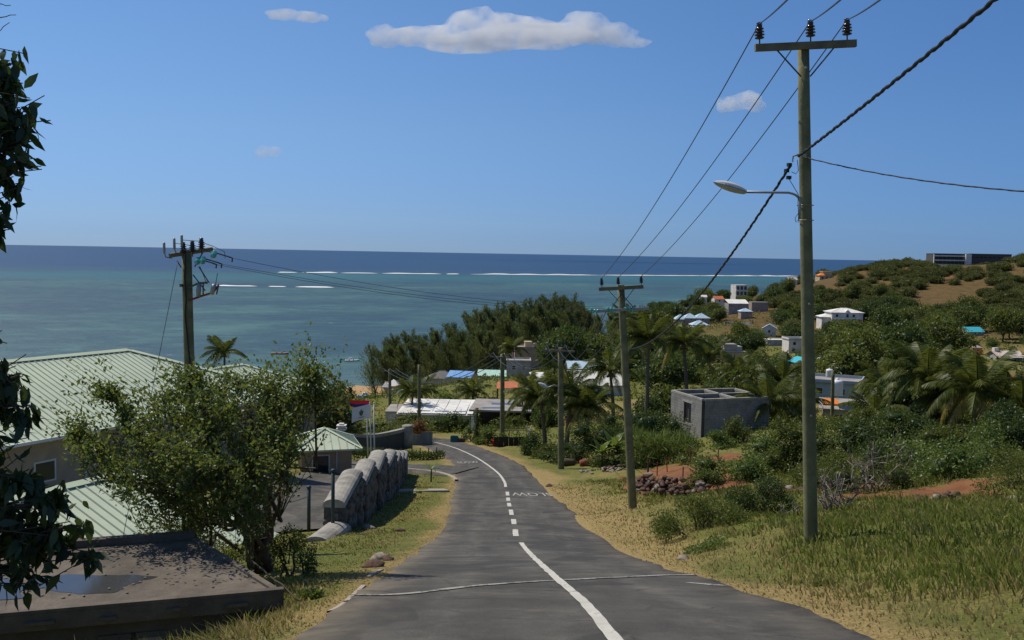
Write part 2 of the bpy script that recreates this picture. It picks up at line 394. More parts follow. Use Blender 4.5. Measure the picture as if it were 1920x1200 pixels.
# verges and yards near the camera
for a in ((700, 960, 36), (760, 900, 55), (600, 1010, 26.5), (640, 995, 29), (722, 905, 50), (590, 1060, 18), (600, 1120, 12.5), (590, 940, 38),
          (610, 915, 47), (600, 893, 56), (757, 872, 63), (660, 900, 52), (715, 945, 40),
          (1521, 1030, 17.2), (1187, 962, 38), (1052, 888, 68), (942, 830, 96), (1350, 1000, 22.5), (1250, 940, 33), (1700, 962, 26), (1900, 960, 24),
          (1900, 1100, 11.2), (1800, 1180, 7.6), (1700, 1060, 14.5), (1600, 985, 22), (1700, 930, 31), (1260, 890, 48), (1350, 900, 42), (1450, 930, 33),
          (1330, 850, 60), (1295, 820, 72), (1120, 880, 66), (1000, 862, 80), (930, 838, 92), (860, 822, 104), (1850, 705, 190), (1900, 940, 28),
          (1600, 900, 40)): cp(*a)
for a in ((-3.6, 13.2, 29.2), (-5.2, 11.2, 28.3), (-7.5, 10, 27.8), (-7.5, 14.5, 27.6), (-5.5, 16, 28.0), (-10, 20, 26.6), (-2.7, 9.2, 30.1), (-4.5, 8.2, 29.9),
          (-8, 5, 30.6), (-3.5, 4, 31.4), (-2.5, 0, 32.2), (-12, 0, 31.5), (5, 0, 32.4), (12, 2, 32.6), (20, 8, 31.5), (-8.2, 24, 26.0), (-14, 28, 24.2),
          (-18, 34, 23.6), (-13, 46, 23.0), (-22, 45, 22.8), (-12, 56, 21.5), (-30, 60, 20), (-24, 80, 17), (-40, 40, 24), (-60, 60, 20), (-14, 75, 18.0),
          (-12, 92, 15.5), (-20, 110, 12), (-45, 110, 11), (-35, 150, 7.5), (-28, 190, 3.6), (-34, 215, 2.0), (-70, 160, 5), (-110, 120, 9), (-150, 80, 16),
          (14, 30, 27.2), (20, 24, 28.4), (30, 40, 26.5), (22, 60, 22.5), (40, 60, 22.6), (60, 40, 28), (17, 95, 17.6), (35, 95, 17.5), (60, 90, 19), (90, 70, 25),
          (10, 112, 14.8), (-5, 125, 10.5), (-10, 140, 8.2), (8, 150, 11.5), (20, 130, 14.4), (45, 125, 14.5), (80, 120, 15), (30, 160, 12), (60, 150, 12), (110, 150, 14),
          (0, 190, 6.0), (20, 200, 7), (50, 200, 9.0), (90, 200, 11), (-10, 225, 2.5), (10, 245, 3), (40, 250, 6.5), (70, 250, 7.5), (120, 250, 9), (170, 230, 13),
          (20, 290, 3), (40, 320, 4), (80, 330, 5.5), (130, 330, 8.0), (175, 330, 9.5), (130, 385, 8.0), (230, 300, 15), (60, 390, 4), (100, 420, 6), (120, 450, 9), (110, 480, 8),
          (170, 400, 9), (200, 410, 11), (130, 520, 14.5), (165, 500, 16), (215, 520, 20), (190, 620, 23), (230, 640, 26.5), (260, 600, 28), (215, 450, 14),
          (300, 560, 31), (260, 500, 23), (340, 500, 34), (250, 680, 28.8), (300, 700, 27.6), (325, 710, 26.8), (350, 715, 27.6), (385, 690, 33.5), (380, 600, 41), (430, 650, 44), (330, 420, 26), (260, 400, 15.5), (400, 420, 33), (500, 500, 46), (600, 650, 50),
          (350, 800, 25), (450, 850, 30), (280, 760, 22), (210, 700, 18), (160, 600, 11),
          (60, 0, 34), (120, 30, 36), (200, 120, 32), (300, 250, 30), (500, 300, 45), (-40, 0, 31), (-100, 20, 26), (0, -30, 36), (80, -30, 40), (-80, -30, 34)): cw(*a)
SHORE = [(-420, 120), (-300, 160), (-200, 188), (-120, 208), (-80, 220), (-39.5, 238), (-20, 248), (0, 268), (18, 310), (42, 380), (75, 470), (105, 560), (150, 660), (200, 765), (260, 840), (350, 900), (500, 960), (700, 1010)]
for i, (x, y) in enumerate(SHORE):
    a = Vector(SHORE[max(i-1, 0)]); b = Vector(SHORE[min(i+1, len(SHORE)-1)]); t = (b-a).normalized(); n_ = Vector((-t.y, t.x))
    cw(x, y, 0.0)
    for o, z in ((14, -1.2), (60, -4), (150, -7)): cw(x+n_.x*o, y+n_.y*o, z)
    if i not in (12, 13, 14, 15, 16, 17): cw(x-n_.x*12, y-n_.y*12, 1.5)
for a in ((820, 806, 123), (748, 800, 128), (860, 724, 182), (928, 720, 188), (827, 727, 186), (988, 680, 214), (972, 706, 182), (1118, 748, 146), (1106, 704, 166), (1016, 722, 160), (1376, 684, 250), (1400, 589, 400), (1385, 580, 428), (1425, 574, 424), (1349, 568, 468), (1319, 564, 480), (1390, 566, 520), (1487, 530, 622), (1550, 527, 640), (1543, 537, 628), (1588, 619, 360), (1829, 630, 330), (1893, 684, 250), (1833, 664, 262), (1556, 762, 150), (1590, 806, 120), (1496, 664, 270), (1512, 698, 200), (1905, 752, 140), (1392, 620, 372), (1442, 628, 330), (1462, 646, 290), (742, 742, 214), (1278, 603, 362), (1296, 601, 362), (1318, 601, 362), (950, 742, 148)): cp(*a)
CT = np.array(CTRL)
cc = 0.10*np.hypot(CT[:, 0], CT[:, 1])+0.6
def _phi(x, y): return np.sqrt((x[:, None]-CT[None, :, 0])**2+(y[:, None]-CT[None, :, 1])**2+cc[None, :]**2)
nC = len(CT)
A = np.zeros((nC+3, nC+3)); A[:nC, :nC] = _phi(CT[:, 0], CT[:, 1])
A[:nC, :nC] -= np.diag(0.05*cc)
Pm = np.stack([np.ones(nC), CT[:, 0]/100, CT[:, 1]/100], 1); A[:nC, nC:] = Pm; A[nC:, :nC] = Pm.T
wts = np.linalg.lstsq(A, np.concatenate([CT[:, 2], np.zeros(3)]), rcond=1e-9)[0]
def gz(x, y):
    x = np.atleast_1d(np.asarray(x, float)); y = np.atleast_1d(np.asarray(y, float)); out = np.empty(len(x))
    for i in range(0, len(x), 20000):
        a, b = x[i:i+20000], y[i:i+20000]
        out[i:i+20000] = _phi(a, b) @ wts[:nC] + wts[nC] + wts[nC+1]*a/100 + wts[nC+2]*b/100
    return out
def g1(x, y): return float(gz([x], [y])[0])
_dd = np.concatenate([np.linspace(3, 40, 500), np.linspace(40.2, 140, 400), np.linspace(141, 1000, 600)])
def G(px, py):
    """the point of the ground seen at this pixel of the photograph"""
    q = P(px, py, 1.0); d = np.array([q.x, q.y, q.z-CAMZ])
    x, y, z = d[0]*_dd, d[1]*_dd, CAMZ+d[2]*_dd
    k = np.nonzero(z < gz(x, y))[0]; k = k[0] if len(k) else len(_dd)-1
    a, b = _dd[max(k-1, 0)], _dd[k]
    for _ in range(12):
        m_ = (a+b)/2
        if CAMZ+d[2]*m_ < g1(d[0]*m_, d[1]*m_): b = m_
        else: a = m_
    return Vector((d[0]*b, d[1]*b, CAMZ+d[2]*b))
def ground_at(px, Y):
    """the point of the ground at depth Y below this pixel column"""
    q = P(px, 700, Y); z = g1(q.x, q.y)
    for _ in range(3):
        # correct the column for roll
        X, yy = proj(q.x, q.y, z); q.x += (px-X)*Y/F; z = g1(q.x, q.y)
    return Vector((q.x, Y, z))

def road_dist(x, y):
    """signed distance from the road centre line (+ right) and index"""
    x = np.atleast_1d(x); y = np.atleast_1d(y); d = np.empty(len(x)); ix = np.empty(len(x), int); rc = ROADC[::2]
    for i in range(0, len(x), 20000):
        q = (x[i:i+20000, None]-rc[None, :, 0])**2+(y[i:i+20000, None]-rc[None, :, 1])**2
        k = q.argmin(1)*2; ix[i:i+20000] = k
        dx, dy = x[i:i+20000]-ROADC[k, 0], y[i:i+20000]-ROADC[k, 1]
        lat = dx*NRM[k, 0]+dy*NRM[k, 1]
        d[i:i+20000] = np.sign(lat)*np.sqrt(dx*dx+dy*dy)
    return d, ix
def vnoise(x, y, s, seed=0.0):
    return np.array([mnoise.fractal(Vector((a*s+seed, b*s-seed, seed)), 1.0, 2.0, 4) for a, b in zip(x, y)])

# driveway, path: ribbons given by centre points
DRIVE = catmull(np.array([tuple(G(868, 884))[:2], tuple(G(835, 882))[:2], tuple(G(800, 878))[:2], tuple(ground_at(757, 62.5))[:2], tuple(ground_at(705, 63))[:2],
                          tuple(ground_at(655, 57))[:2], tuple(ground_at(618, 50))[:2], tuple(ground_at(585, 43))[:2], tuple(ground_at(550, 36))[:2], tuple(ground_at(510, 30))[:2]]), 0.6)
PATH = catmull(np.array([tuple(G(738, 922))[:2], tuple(G(790, 921.5))[:2], tuple(G(838, 921))[:2]]), 0.4)
def rib_dist(x, y, rb):
    d = np.empty(len(x))
    for i in range(0, len(x), 20000):
        d[i:i+20000] = np.sqrt(((x[i:i+20000, None]-rb[None, :, 0])**2+(y[i:i+20000, None]-rb[None, :, 1])**2).min(1))
    return d
DHALF = np.interp(np.linspace(0, 1, len(DRIVE)), [0, 0.12, 0.3, 0.5, 1], [3.6, 2.3, 1.8, 1.9, 2.4])

# ground sheet
def spaced(a, b, s0, g_, c=0.0):
    out = [c]; s = s0
    while out[-1] < b: out.append(out[-1]+s); s = min(s*g_, 16) if out[-1]-c > 14 else s0
    out2 = [c]; s = s0
    while out2[-1] > a: out2.append(out2[-1]-s); s = min(s*g_, 16) if c-out2[-1] > 14 else s0
    return np.array(out2[::-1][:-1]+out)
xs = spaced(-420, 760, 0.26, 1.045, 1.0); ys = spaced(-34, 1010, 0.26, 1.03, 16.0)
GX, GY = np.meshgrid(xs, ys); gx, gy = GX.ravel(), GY.ravel()
gzv = gz(gx, gy)
dist = np.hypot(gx, gy)
rd, _ = road_dist(gx, gy); ard = np.abs(rd)
dd_ = rib_dist(gx, gy, DRIVE); pd_ = rib_dist(gx, gy, PATH)
dhalf_here = 2.4
bumpn = vnoise(gx, gy, 0.35, 3.1)
off_road = np.clip((ard-HALF-0.1)/1.5, 0, 1)*np.clip((dd_-3)/2, 0, 1)
gzv += bumpn*0.10*off_road*np.clip(dist/30, 0.5, 3) + vnoise(gx, gy, 0.035, 9.0)*0.6*np.clip((dist-160)/200, 0, 1)
# right verge: a rough bank that rises behind the mown strip
gzv += np.where((rd > 0) & (gy < 34), 0.22*np.clip((ard-HALF-1.2)/1.5, 0, 1)*(1+0.6*vnoise(gx, gy, 0.8, 4.4)), 0)*np.clip((40-gy)/12, 0, 1)
gzv -= 0.16*np.clip((HALF-0.05-ard)/0.35, 0, 1)+0.05*np.clip((1.9-dd_)/0.4, 0, 1)*(ard > HALF)
n1 = vnoise(gx, gy, 0.22, 1.0); n2 = vnoise(gx, gy, 0.05, 5.0); n3 = vnoise(gx, gy, 0.9, 8.0)
verge = np.clip(1-(ard-HALF)/np.where(rd > 0, np.clip(.9+1.0*np.clip((gy-14)/10, 0, 1)+n1*.9, .35, 3), np.clip(0.7+n1*0.7, .2, 2)), 0, 1)
verge = np.maximum(verge, 0)
bank = np.clip(1-np.hypot((gx-ground_at(1180, 36)[0]), (gy-38)*0.45)/4.2, 0, 1)*(rd > 0)
dry = np.clip(verge*1.3+0.35*np.clip(n1*1.5+0.25, 0, 1)+bank*0.8+0.25*np.clip(n3, 0, 1), 0, 1)
dry = np.where(dist > 95, np.clip(0.22+n2*0.9, 0, 1), dry)
soil = np.zeros(len(gx))
for (px, py, rx, ry) in ((1258, 888, 3.2, 7), (1235, 905, 2.0, 4), (1330, 862, 3, 4), (1345, 905, 2, 3), (1450, 930, 3, 2.5), (1720, 936, 4.0, 1.5), (1560, 930, 2.4, 2), (1640, 945, 3, 1.2)):
    c_ = G(px, py); soil = np.maximum(soil, np.clip(1.5-1.3*np.hypot((gx-c_.x)/rx, (gy-c_.y)/ry)+n3*0.7, 0, 1))
for (x, y, rx, ry) in ((92, 190, 45, 12), (68, 150, 20, 15), (10, 112, 10, 8), (165, 500, 30, 30), (230, 560, 40, 40), (300, 470, 60, 45), (370, 560, 40, 40), (150, 470, 30, 25)):
    soil = np.maximum(soil, np.clip(1.3-1.2*np.hypot((gx-x)/rx, (gy-y)/ry)+n2*0.9, 0, 1)*0.75)
sand = np.clip((2.6-gzv)/1.2, 0, 1)*np.clip((gy-150)/30, 0, 1)
nx, ny = len(xs), len(ys)
idx = np.arange(nx*ny).reshape(ny, nx)
quads = np.stack([idx[:-1, :-1], idx[:-1, 1:], idx[1:, 1:], idx[1:, :-1]], -1).reshape(-1, 4)
keep = (gzv[quads].max(1) > -9) 
quads = quads[keep]
m, n, out = new_mat('ground_cover')
tc = N(n, 'ShaderNodeTexCoord'); co = tc.outputs['Object']
na = noise_node(n, co, 9, 8, 0.75); nb = noise_node(n, co, 1.1, 6, 0.7); nc = noise_node(n, co, 0.12, 5, 0.65)
green = ramp(n, na.outputs[0], [(0.3, (0.075, 0.10, 0.022)), (0.55, (0.155, 0.175, 0.042)), (0.75, (0.23, 0.235, 0.07))]).outputs[0]
straw = ramp(n, na.outputs[0], [(0.3, (0.22, 0.16, 0.065)), (0.55, (0.38, 0.285, 0.125)), (0.75, (0.50, 0.39, 0.19))]).outputs[0]
nd = noise_node(n, co, 0.35, 6, 0.75, 0.3)
hillc = ramp(n, nd.outputs[0], [(0.34, (0.055, 0.062, 0.022)), (0.46, (0.105, 0.078, 0.032)), (0.58, (0.155, 0.092, 0.040)), (0.70, (0.19, 0.125, 0.058))]).outputs[0]
soilc = ramp(n, nb.outputs[0], [(0.3, (0.15, 0.065, 0.032)), (0.7, (0.28, 0.135, 0.068))]).outputs[0]
sandc = ramp(n, nb.outputs[0], [(0.3, (0.36, 0.235, 0.12)), (0.7, (0.48, 0.33, 0.18))]).outputs[0]
fd = mathn(n, 'ADD', attr(n, 'dry'), mathn(n, 'MULTIPLY', mathn(n, 'SUBTRACT', nb.outputs[0], 0.5), 1.5), clamp=True)
c1 = mix(n, fd, green, straw)
nf = noise_node(n, co, 34, 5, .8); c1 = mix(n, ramp(n, nf.outputs[0], [(.36, (1, 1, 1)), (.52, (0, 0, 0))]).outputs[0], c1, (.075, .058, .028))
c1 = mix(n, attr(n, 'hill'), c1, hillc)
fs_ = ramp(n, mathn(n, 'ADD', attr(n, 'soil'), mathn(n, 'MULTIPLY', mathn(n, 'SUBTRACT', nb.outputs[0], 0.5), 0.9)), [(0.42, (0, 0, 0)), (0.62, (1, 1, 1))]).outputs[0]
c2 = mix(n, fs_, c1, soilc)
c3 = mix(n, attr(n, 'sand'), c2, sandc)
p = N(n, 'ShaderNodeBsdfPrincipled'); n.links.new(c3, p.inputs['Base Color']); p.inputs['Roughness'].default_value = 0.95
p.inputs['Specular IOR Level'].default_value = 0.1
bn = N(n, 'ShaderNodeBump'); bn.inputs['Strength'].default_value = 0.7; bn.inputs['Distance'].default_value = 0.08
n.links.new(na.outputs[0], bn.inputs['Height']); n.links.new(bn.outputs[0], p.inputs['Normal'])
n.links.new(p.outputs[0], out.inputs[0]); M['ground'] = m
gv = np.stack([gx, gy, gzv], 1)
ground = link('ground', np_mesh('ground', gv, quads, m, smooth=True, extra={'dry': dry, 'soil': soil, 'sand': sand, 'hill': np.clip((dist-290)/90, 0, 1)}))
tag(ground, 'dry grassy hillside falling to a sandy shore', kind='structure')

# ------------------------------------------------------------------ sea
m, n, out = new_mat('sea_water')
tc = N(n, 'ShaderNodeTexCoord'); co = tc.outputs['Object']
mp = N(n, 'ShaderNodeMapping'); mp.inputs['Scale'].default_value = (0.75, 1, 1); n.links.new(co, mp.inputs[0])
big = noise_node(n, mp.outputs[0], 0.0075, 5, 0.62, 0.8); pat = noise_node(n, mp.outputs[0], 0.075, 6, 0.72, 0.6)
reef = attr(n, 'reef'); shal = attr(n, 'shallow')
lag = ramp(n, mathn(n, 'ADD', mathn(n, 'MULTIPLY', big.outputs[0], 0.52), mathn(n, 'MULTIPLY', pat.outputs[0], 0.48)),
           [(0.38, (0.027, 0.062, 0.094)), (0.46, (0.034, 0.080, 0.104)), (0.53, (0.045, 0.108, 0.120)), (0.62, (0.078, 0.168, 0.158))]).outputs[0]
near_reef = mix(n, attr(n, 'teal'), lag, (0.030, 0.125, 0.155))
deep = ramp(n, pat.outputs[0], [(0.3, (0.016, 0.052, 0.130)), (0.7, (0.024, 0.075, 0.160))]).outputs[0]
cs = mix(n, reef, near_reef, deep)
cs = mix(n, shal, cs, (0.10, 0.17, 0.17))
mp2 = N(n, 'ShaderNodeMapping'); mp2.inputs['Scale'].default_value = (0.30, 1, 1); n.links.new(co, mp2.inputs[0])
wc = noise_node(n, mp2.outputs[0], 0.33, 3, 0.7); wg = noise_node(n, mp2.outputs[0], 0.03, 3, 0.6)
wf = ramp(n, mathn(n, 'ADD', wc.outputs[0], mathn(n, 'MULTIPLY', wg.outputs[0], 0.25)), [(0.845, (0, 0, 0)), (0.90, (1, 1, 1))]).outputs[0]
cs = mix(n, wf, cs, (0.6, 0.65, 0.65))
p = N(n, 'ShaderNodeBsdfPrincipled'); n.links.new(cs, p.inputs['Base Color']); p.inputs['Roughness'].default_value = 0.45
p.inputs['Specular IOR Level'].default_value = 0.16
w1 = noise_node(n, mp2.outputs[0], 0.12, 6, 0.7)
bn = N(n, 'ShaderNodeBump'); bn.inputs['Strength'].default_value = 0.9; bn.inputs['Distance'].default_value = 2.0
n.links.new(w1.outputs[0], bn.inputs['Height']); n.links.new(bn.outputs[0], p.inputs['Normal'])
n.links.new(p.outputs[0], out.inputs[0])
sx = np.concatenate([np.linspace(-30000, -2200, 8), np.linspace(-2000, 2400, 110), np.linspace(2600, 40000, 8)])
sy = np.concatenate([np.linspace(90, 2400, 150), np.geomspace(2450, 70000, 24)])
SXg, SYg = np.meshgrid(sx, sy); s1, s2 = SXg.ravel(), SYg.ravel()
# reef line: distance grows towards the headland
REEF = [P(-200, 507, 1)*1 for _ in range(0)]
def reef_y(x): return np.interp(x, [-2500, -1400, -800, -420, 0, 300, 560, 900, 2500], [1120, 1200, 1300, 1380, 1540, 1700, 1860, 2000, 2300])
rf = s2-reef_y(s1)
sd = np.full(len(s1), 1e9); SH = catmull(np.array(SHORE, float), 8.0)
for i in range(0, len(s1), 5000):
    sd[i:i+5000] = np.sqrt(((s1[i:i+5000, None]-SH[None, :, 0])**2+(s2[i:i+5000, None]-SH[None, :, 1])**2).min(1))
sq = np.arange(len(s1)).reshape(len(sy), len(sx))
sq = np.stack([sq[:-1, :-1], sq[:-1, 1:], sq[1:, 1:], sq[1:, :-1]], -1).reshape(-1, 4)
sea = link('sea', np_mesh('sea', np.stack([s1, s2, np.zeros(len(s1))], 1), sq, m, smooth=True,
        extra={'reef': np.clip((rf+60)/620+.30*(rf>-60), 0, 1)**.8, 'teal': np.clip(1-np.abs(rf+230)/260, 0, 1)*0.9, 'shallow': np.clip(1-sd/55, 0, 1)*0.75}))
tag(sea, 'teal lagoon and deep blue sea to the horizon', kind='structure')
# surf
def surf(name, spans, yfun, h, label):
    vs, fs = [], []
    for (a, b) in spans:
        n_ = max(6, int((b-a)/9)); base = len(vs)
        for i in range(n_+1):
            t = i/n_; x = a+(b-a)*t
            w = 9*(0.35+0.9*abs(mnoise.noise(Vector((x*0.013, 3, 1)))))*min(1, 4*t+0.15, 4*(1-t)+0.15)
            hh = h*(0.25+1.1*abs(mnoise.noise(Vector((x*0.02, 9, 4)))))*min(1, 5*t+0.2, 5*(1-t)+0.2)
            y = yfun(x)+9*mnoise.noise(Vector((x*0.006, 0, 7)))
            vs += [(x, y-w, 0.03), (x, y-w*.35, hh*.8), (x, y+w*.1, hh), (x, y+w*.6, 0.03)]
        for i in range(n_):
            for k in range(3):
                q = base+i*4+k; fs.append((q, q+4, q+5, q+1))
    me = bpy.data.meshes.new(name); me.from_pydata(vs, [], fs); me.materials.append(M['foam'])
    o = link(name, me); tag(o, label, kind='stuff'); return o
surf('surf', [(-345, -318), (-312, -262), (-258, -205), (-200, -112), (-104, -84), (-66, 150), (140, 345), (330, 470), (455, 550)], lambda x: float(reef_y(x)), 2.3, 'white surf breaking along the reef')
def lag_y(x): return 905+0.16*(x+200)
surf('surf', [(-268, -232), (-222, -206), (-198, -163)], lambda x: 870.0+ (x+268)*0.05, 1.6, 'small white breakers inside the lagoon')

# ------------------------------------------------------------------ road
m, n, out = new_mat('asphalt')
tc = N(n, 'ShaderNodeTexCoord'); co = tc.outputs['Object']
a1 = noise_node(n, co, 60, 4, 0.7); a2 = noise_node(n, co, 0.9, 6, 0.7, 0.5)
mp = N(n, 'ShaderNodeMapping'); mp.inputs['Scale'].default_value = (1.6, 0.12, 1); n.links.new(co, mp.inputs[0])
a3 = noise_node(n, mp.outputs[0], 0.9, 4, 0.6)
fa = mathn(n, 'ADD', mathn(n, 'MULTIPLY', a1.outputs[0], 0.4), mathn(n, 'ADD', mathn(n, 'MULTIPLY', a2.outputs[0], 0.4), mathn(n, 'MULTIPLY', a3.outputs[0], 0.35)))
ca = ramp(n, fa, [(0.38, (0.034, 0.033, 0.030)), (0.54, (0.072, 0.068, 0.061)), (0.66, (0.130, 0.122, 0.108))]).outputs[0]
vo = N(n, 'ShaderNodeTexVoronoi', feature='DISTANCE_TO_EDGE'); vo.inputs['Scale'].default_value = 0.45
a4 = noise_node(n, co, 2.0, 4, 0.6); 
vadd = N(n, 'ShaderNodeVectorMath', operation='ADD'); n.links.new(co, vadd.inputs[0])
vsc = N(n, 'ShaderNodeVectorMath', operation='SCALE'); vsc.inputs['Scale'].default_value = 0.7; n.links.new(a4.outputs['Color'], vsc.inputs[0]); n.links.new(vsc.outputs[0], vadd.inputs[1])
n.links.new(vadd.outputs[0], vo.inputs['Vector'])
crk = ramp(n, vo.outputs['Distance'], [(0.0, (1, 1, 1)), (0.016, (0, 0, 0))]).outputs[0]
crk = mathn(n, 'MULTIPLY', crk, ramp(n, a2.outputs[0], [(0.44, (0, 0, 0)), (0.56, (1, 1, 1))]).outputs[0])
ca = mix(n, mathn(n, 'MULTIPLY', crk, 0.8), ca, (0.018, 0.017, 0.016))
tk = attr(n, 'track'); ca = mix(n, mathn(n, 'MULTIPLY', tk, mathn(n, 'MULTIPLY', a3.outputs[0], .9)), ca, (.035, .034, .032))
a5 = noise_node(n, co, 0.28, 3, .5, 1.2); pt_ = ramp(n, a5.outputs[0], [(.575, (0, 0, 0)), (.585, (1, 1, 1))]).outputs[0]; ca = mix(n, mathn(n, 'MULTIPLY', pt_, .6), ca, (.040, .039, .037))
ga = noise_node(n, co, 130, 2, .8); ca = mix(n, mathn(n, 'MULTIPLY', ramp(n, ga.outputs[0], [(.60, (0, 0, 0)), (.68, (1, 1, 1))]).outputs[0], .5), ca, (.17, .165, .15))
ca = mix(n, mathn(n, 'MULTIPLY', attr(n, 'edge'), ramp(n, a2.outputs[0], [(.35, (0, 0, 0)), (.6, (1, 1, 1))]).outputs[0]), ca, (.20, .165, .115))
dust = ramp(n, a2.outputs[0], [(0.55, (0, 0, 0)), (0.75, (1, 1, 1))]).outputs[0]
ca = mix(n, mathn(n, 'MULTIPLY', dust, 0.40), ca, (0.17, 0.145, 0.11))
p = N(n, 'ShaderNodeBsdfPrincipled'); n.links.new(ca, p.inputs['Base Color']); p.inputs['Roughness'].default_value = 0.85; p.inputs['Specular IOR Level'].default_value = 0.25
bn = N(n, 'ShaderNodeBump'); bn.inputs['Strength'].default_value = 0.5; bn.inputs['Distance'].default_value = 0.012
n.links.new(a1.outputs[0], bn.inputs['Height']); n.links.new(bn.outputs[0], p.inputs['Normal'])
n.links.new(p.outputs[0], out.inputs[0]); M['asphalt'] = m
road_root = empty('road', (0, 0, 0), 'narrow asphalt road winding downhill to the sea', None); road_root['kind'] = 'structure'
NV = 13
rs, rf_ = [], []
rz = gz(ROADC[:, 0], ROADC[:, 1])
for _ in range(30): rz[1:-1] = 0.25*rz[:-2]+0.5*rz[1:-1]+0.25*rz[2:]
def ragged(i, side): 
    x, y = ROADC[i, 0], ROADC[i, 1]
    return 0.22*mnoise.noise(Vector((x*0.3, y*0.45, side*11)))+0.13*mnoise.noise(Vector((x*1.5, y*1.9, side*5)))
def road_z(i, o): return rz[i]-0.012*abs(o)
for i in range(len(ROADC)):
    el, er = -HALF+ragged(i, 1), HALF+ragged(i, 2)
    for k in range(NV+2):
        if k == 0: o, dz = el-0.04, -0.22
        elif k == NV+1: o, dz = er+0.04, -0.22
        else: o, dz = el+(er-el)*(k-1)/(NV-1), 0.02
        rs.append((ROADC[i, 0]+NRM[i, 0]*o, ROADC[i, 1]+NRM[i, 1]*o, road_z(i, o)+dz))
w_ = NV+2
for i in range(len(ROADC)-1):
    for k in range(w_-1):
        rf_.append((i*w_+k, i*w_+k+1, (i+1)*w_+k+1, (i+1)*w_+k))
surf_mb = MB(); surf_mb.v = rs; surf_mb.f = rf_
rso = surf_mb.build('road_surface', M['asphalt'], road_root, smooth=True)
oo = np.tile(np.concatenate([[-2.5], np.linspace(-2.5, 2.5, NV), [2.5]]), len(ROADC)); tr_ = np.exp(-((np.abs(np.abs(oo)-1.25)-.62)/.28)**2); ed_ = np.clip((np.abs(oo)-1.95)/.5, 0, 1)
for nm_, arr_ in (('track', tr_), ('edge', ed_*.7)): a_ = rso.data.attributes.new(nm_, 'FLOAT', 'POINT'); a_.data.foreach_set('value', arr_.astype(np.float32))
def on_road(x, y, dz=0.03):
    d, k = road_dist(np.array([x]), np.array([y])); k = min(max(int(k[0]), 1), len(ROADC)-2)
    al = (x-ROADC[k, 0])*tan[k, 0]+(y-ROADC[k, 1])*tan[k, 1]
    sl_ = (rz[k+1]-rz[k-1])/np.linalg.norm(ROADC[k+1, :2]-ROADC[k-1, :2])
    return Vector((x, y, road_z(k, d[0])+al*sl_+dz))
def stripe(name, pts, width, mtl, step=0.35, rag=0.0, dz=0.034, parent=road_root):
    """a painted band on the road through ground points"""
    c = catmull(np.array([(p_[0], p_[1]) for p_ in pts], float), step)
    t = np.gradient(c, axis=0); t /= np.linalg.norm(t, axis=1, keepdims=True); nn = np.stack([t[:, 1], -t[:, 0]], 1)
    vs, fs = [], []
    for i in range(len(c)):
        wl = width*.5*(1+rag*mnoise.noise(Vector((c[i, 0]*2.1, c[i, 1]*2.1, 3)))); wr = width*.5*(1+rag*mnoise.noise(Vector((c[i, 0]*2.1, c[i, 1]*2.1, 8))))
        for o in (-wl, 0, wr): vs.append(tuple(on_road(c[i, 0]+nn[i, 0]*o, c[i, 1]+nn[i, 1]*o, dz)))
    for i in range(len(c)-1):
        for k in range(2): fs.append((i*3+k, i*3+k+1, i*3+k+4, i*3+k+3))
    b = MB(); b.v, b.f = vs, fs
    return b.build(name, mtl, parent)
def RP(px, py):
    """point of the road surface at a pixel"""
    q = G(px, py); return (q.x, q.y)
stripe('centre_line', [RP(1226, 1290), RP(1150, 1199), RP(1092, 1130), RP(1040, 1083), RP(1000, 1048), RP(977, 1020)], 0.125, M['paint'], 0.12, 0.30)
for (a, b) in (((967.5, 1008), (966, 995)), ((964, 985), (962.5, 975)), ((959.5, 967), (957.5, 957)), ((955.5, 951), (954, 944)), ((953, 940), (952.5, 934)), ((952, 930), (951, 923))):
    stripe('dash', [RP(*a), RP((a[0]+b[0])/2, (a[1]+b[1])/2), RP(*b)], 0.17, M['paint'], 0.15, 0.15)
stripe('centre_line', [RP(948, 914), RP(946, 905), RP(937, 891), RP(922, 878), RP(905, 866), RP(880, 852), RP(860, 843), RP(840, 836), RP(814, 829.5)], 0.15, M['paint'], 0.4, 0.15)
stripe('transverse_line', [RP(655, 1123), RP(760, 1109), RP(900, 1096), RP(1030, 1091), RP(1150, 1086), RP(1240, 1081), RP(1310, 1077)], 0.13, M['paint_worn'], 0.1, 0.5, 0.031)
stripe('worn_patch', [RP(1290, 1096), RP(1325, 1098.5), RP(1362, 1101)], 0.16, M['paint_worn'], 0.1, 0.9, 0.026)
def lettering(word, cpx, cpy, width, length, flip):
    cu = bpy.data.curves.new('lettering', 'FONT'); cu.body = word; cu.size = 1; cu.resolution_u = 2
    o = bpy.data.objects.new('lettering_source', cu); COL.objects.link(o)
    bpy.context.view_layer.update()
    me = bpy.data.meshes.new_from_object(o.evaluated_get(bpy.context.evaluated_depsgraph_get()))
    bpy.data.objects.remove(o); bpy.data.curves.remove(cu)
    bm = bmesh.new(); bm.from_mesh(me); bmesh.ops.triangulate(bm, faces=bm.faces)
    X = [v.co.x for v in bm.verts]; Yv = [v.co.y for v in bm.verts]
    x0, x1, y0, y1 = min(X), max(X), min(Yv), max(Yv)
    q = RP(cpx, cpy); d, k = road_dist(np.array([q[0]]), np.array([q[1]])); k = k[0]
    tx, nn = tan[k], NRM[k]
    for v in bm.verts:
        a = ((v.co.x-x0)/(x1-x0)-.5)*width; b = ((v.co.y-y0)/(y1-y0)-.5)*length
        if flip: a, b = -a, -b
        v.co = on_road(q[0]+nn[0]*a+tx[0]*b, q[1]+nn[1]*a+tx[1]*b, 0.034)
    bm.to_mesh(me); bm.free(); me.name = 'lettering'; me.materials.clear(); me.materials.append(M['paint_letter'])
    link('lettering', me, road_root)
lettering('SLOW', 877, 866.5, 1.55, 1.7, False)
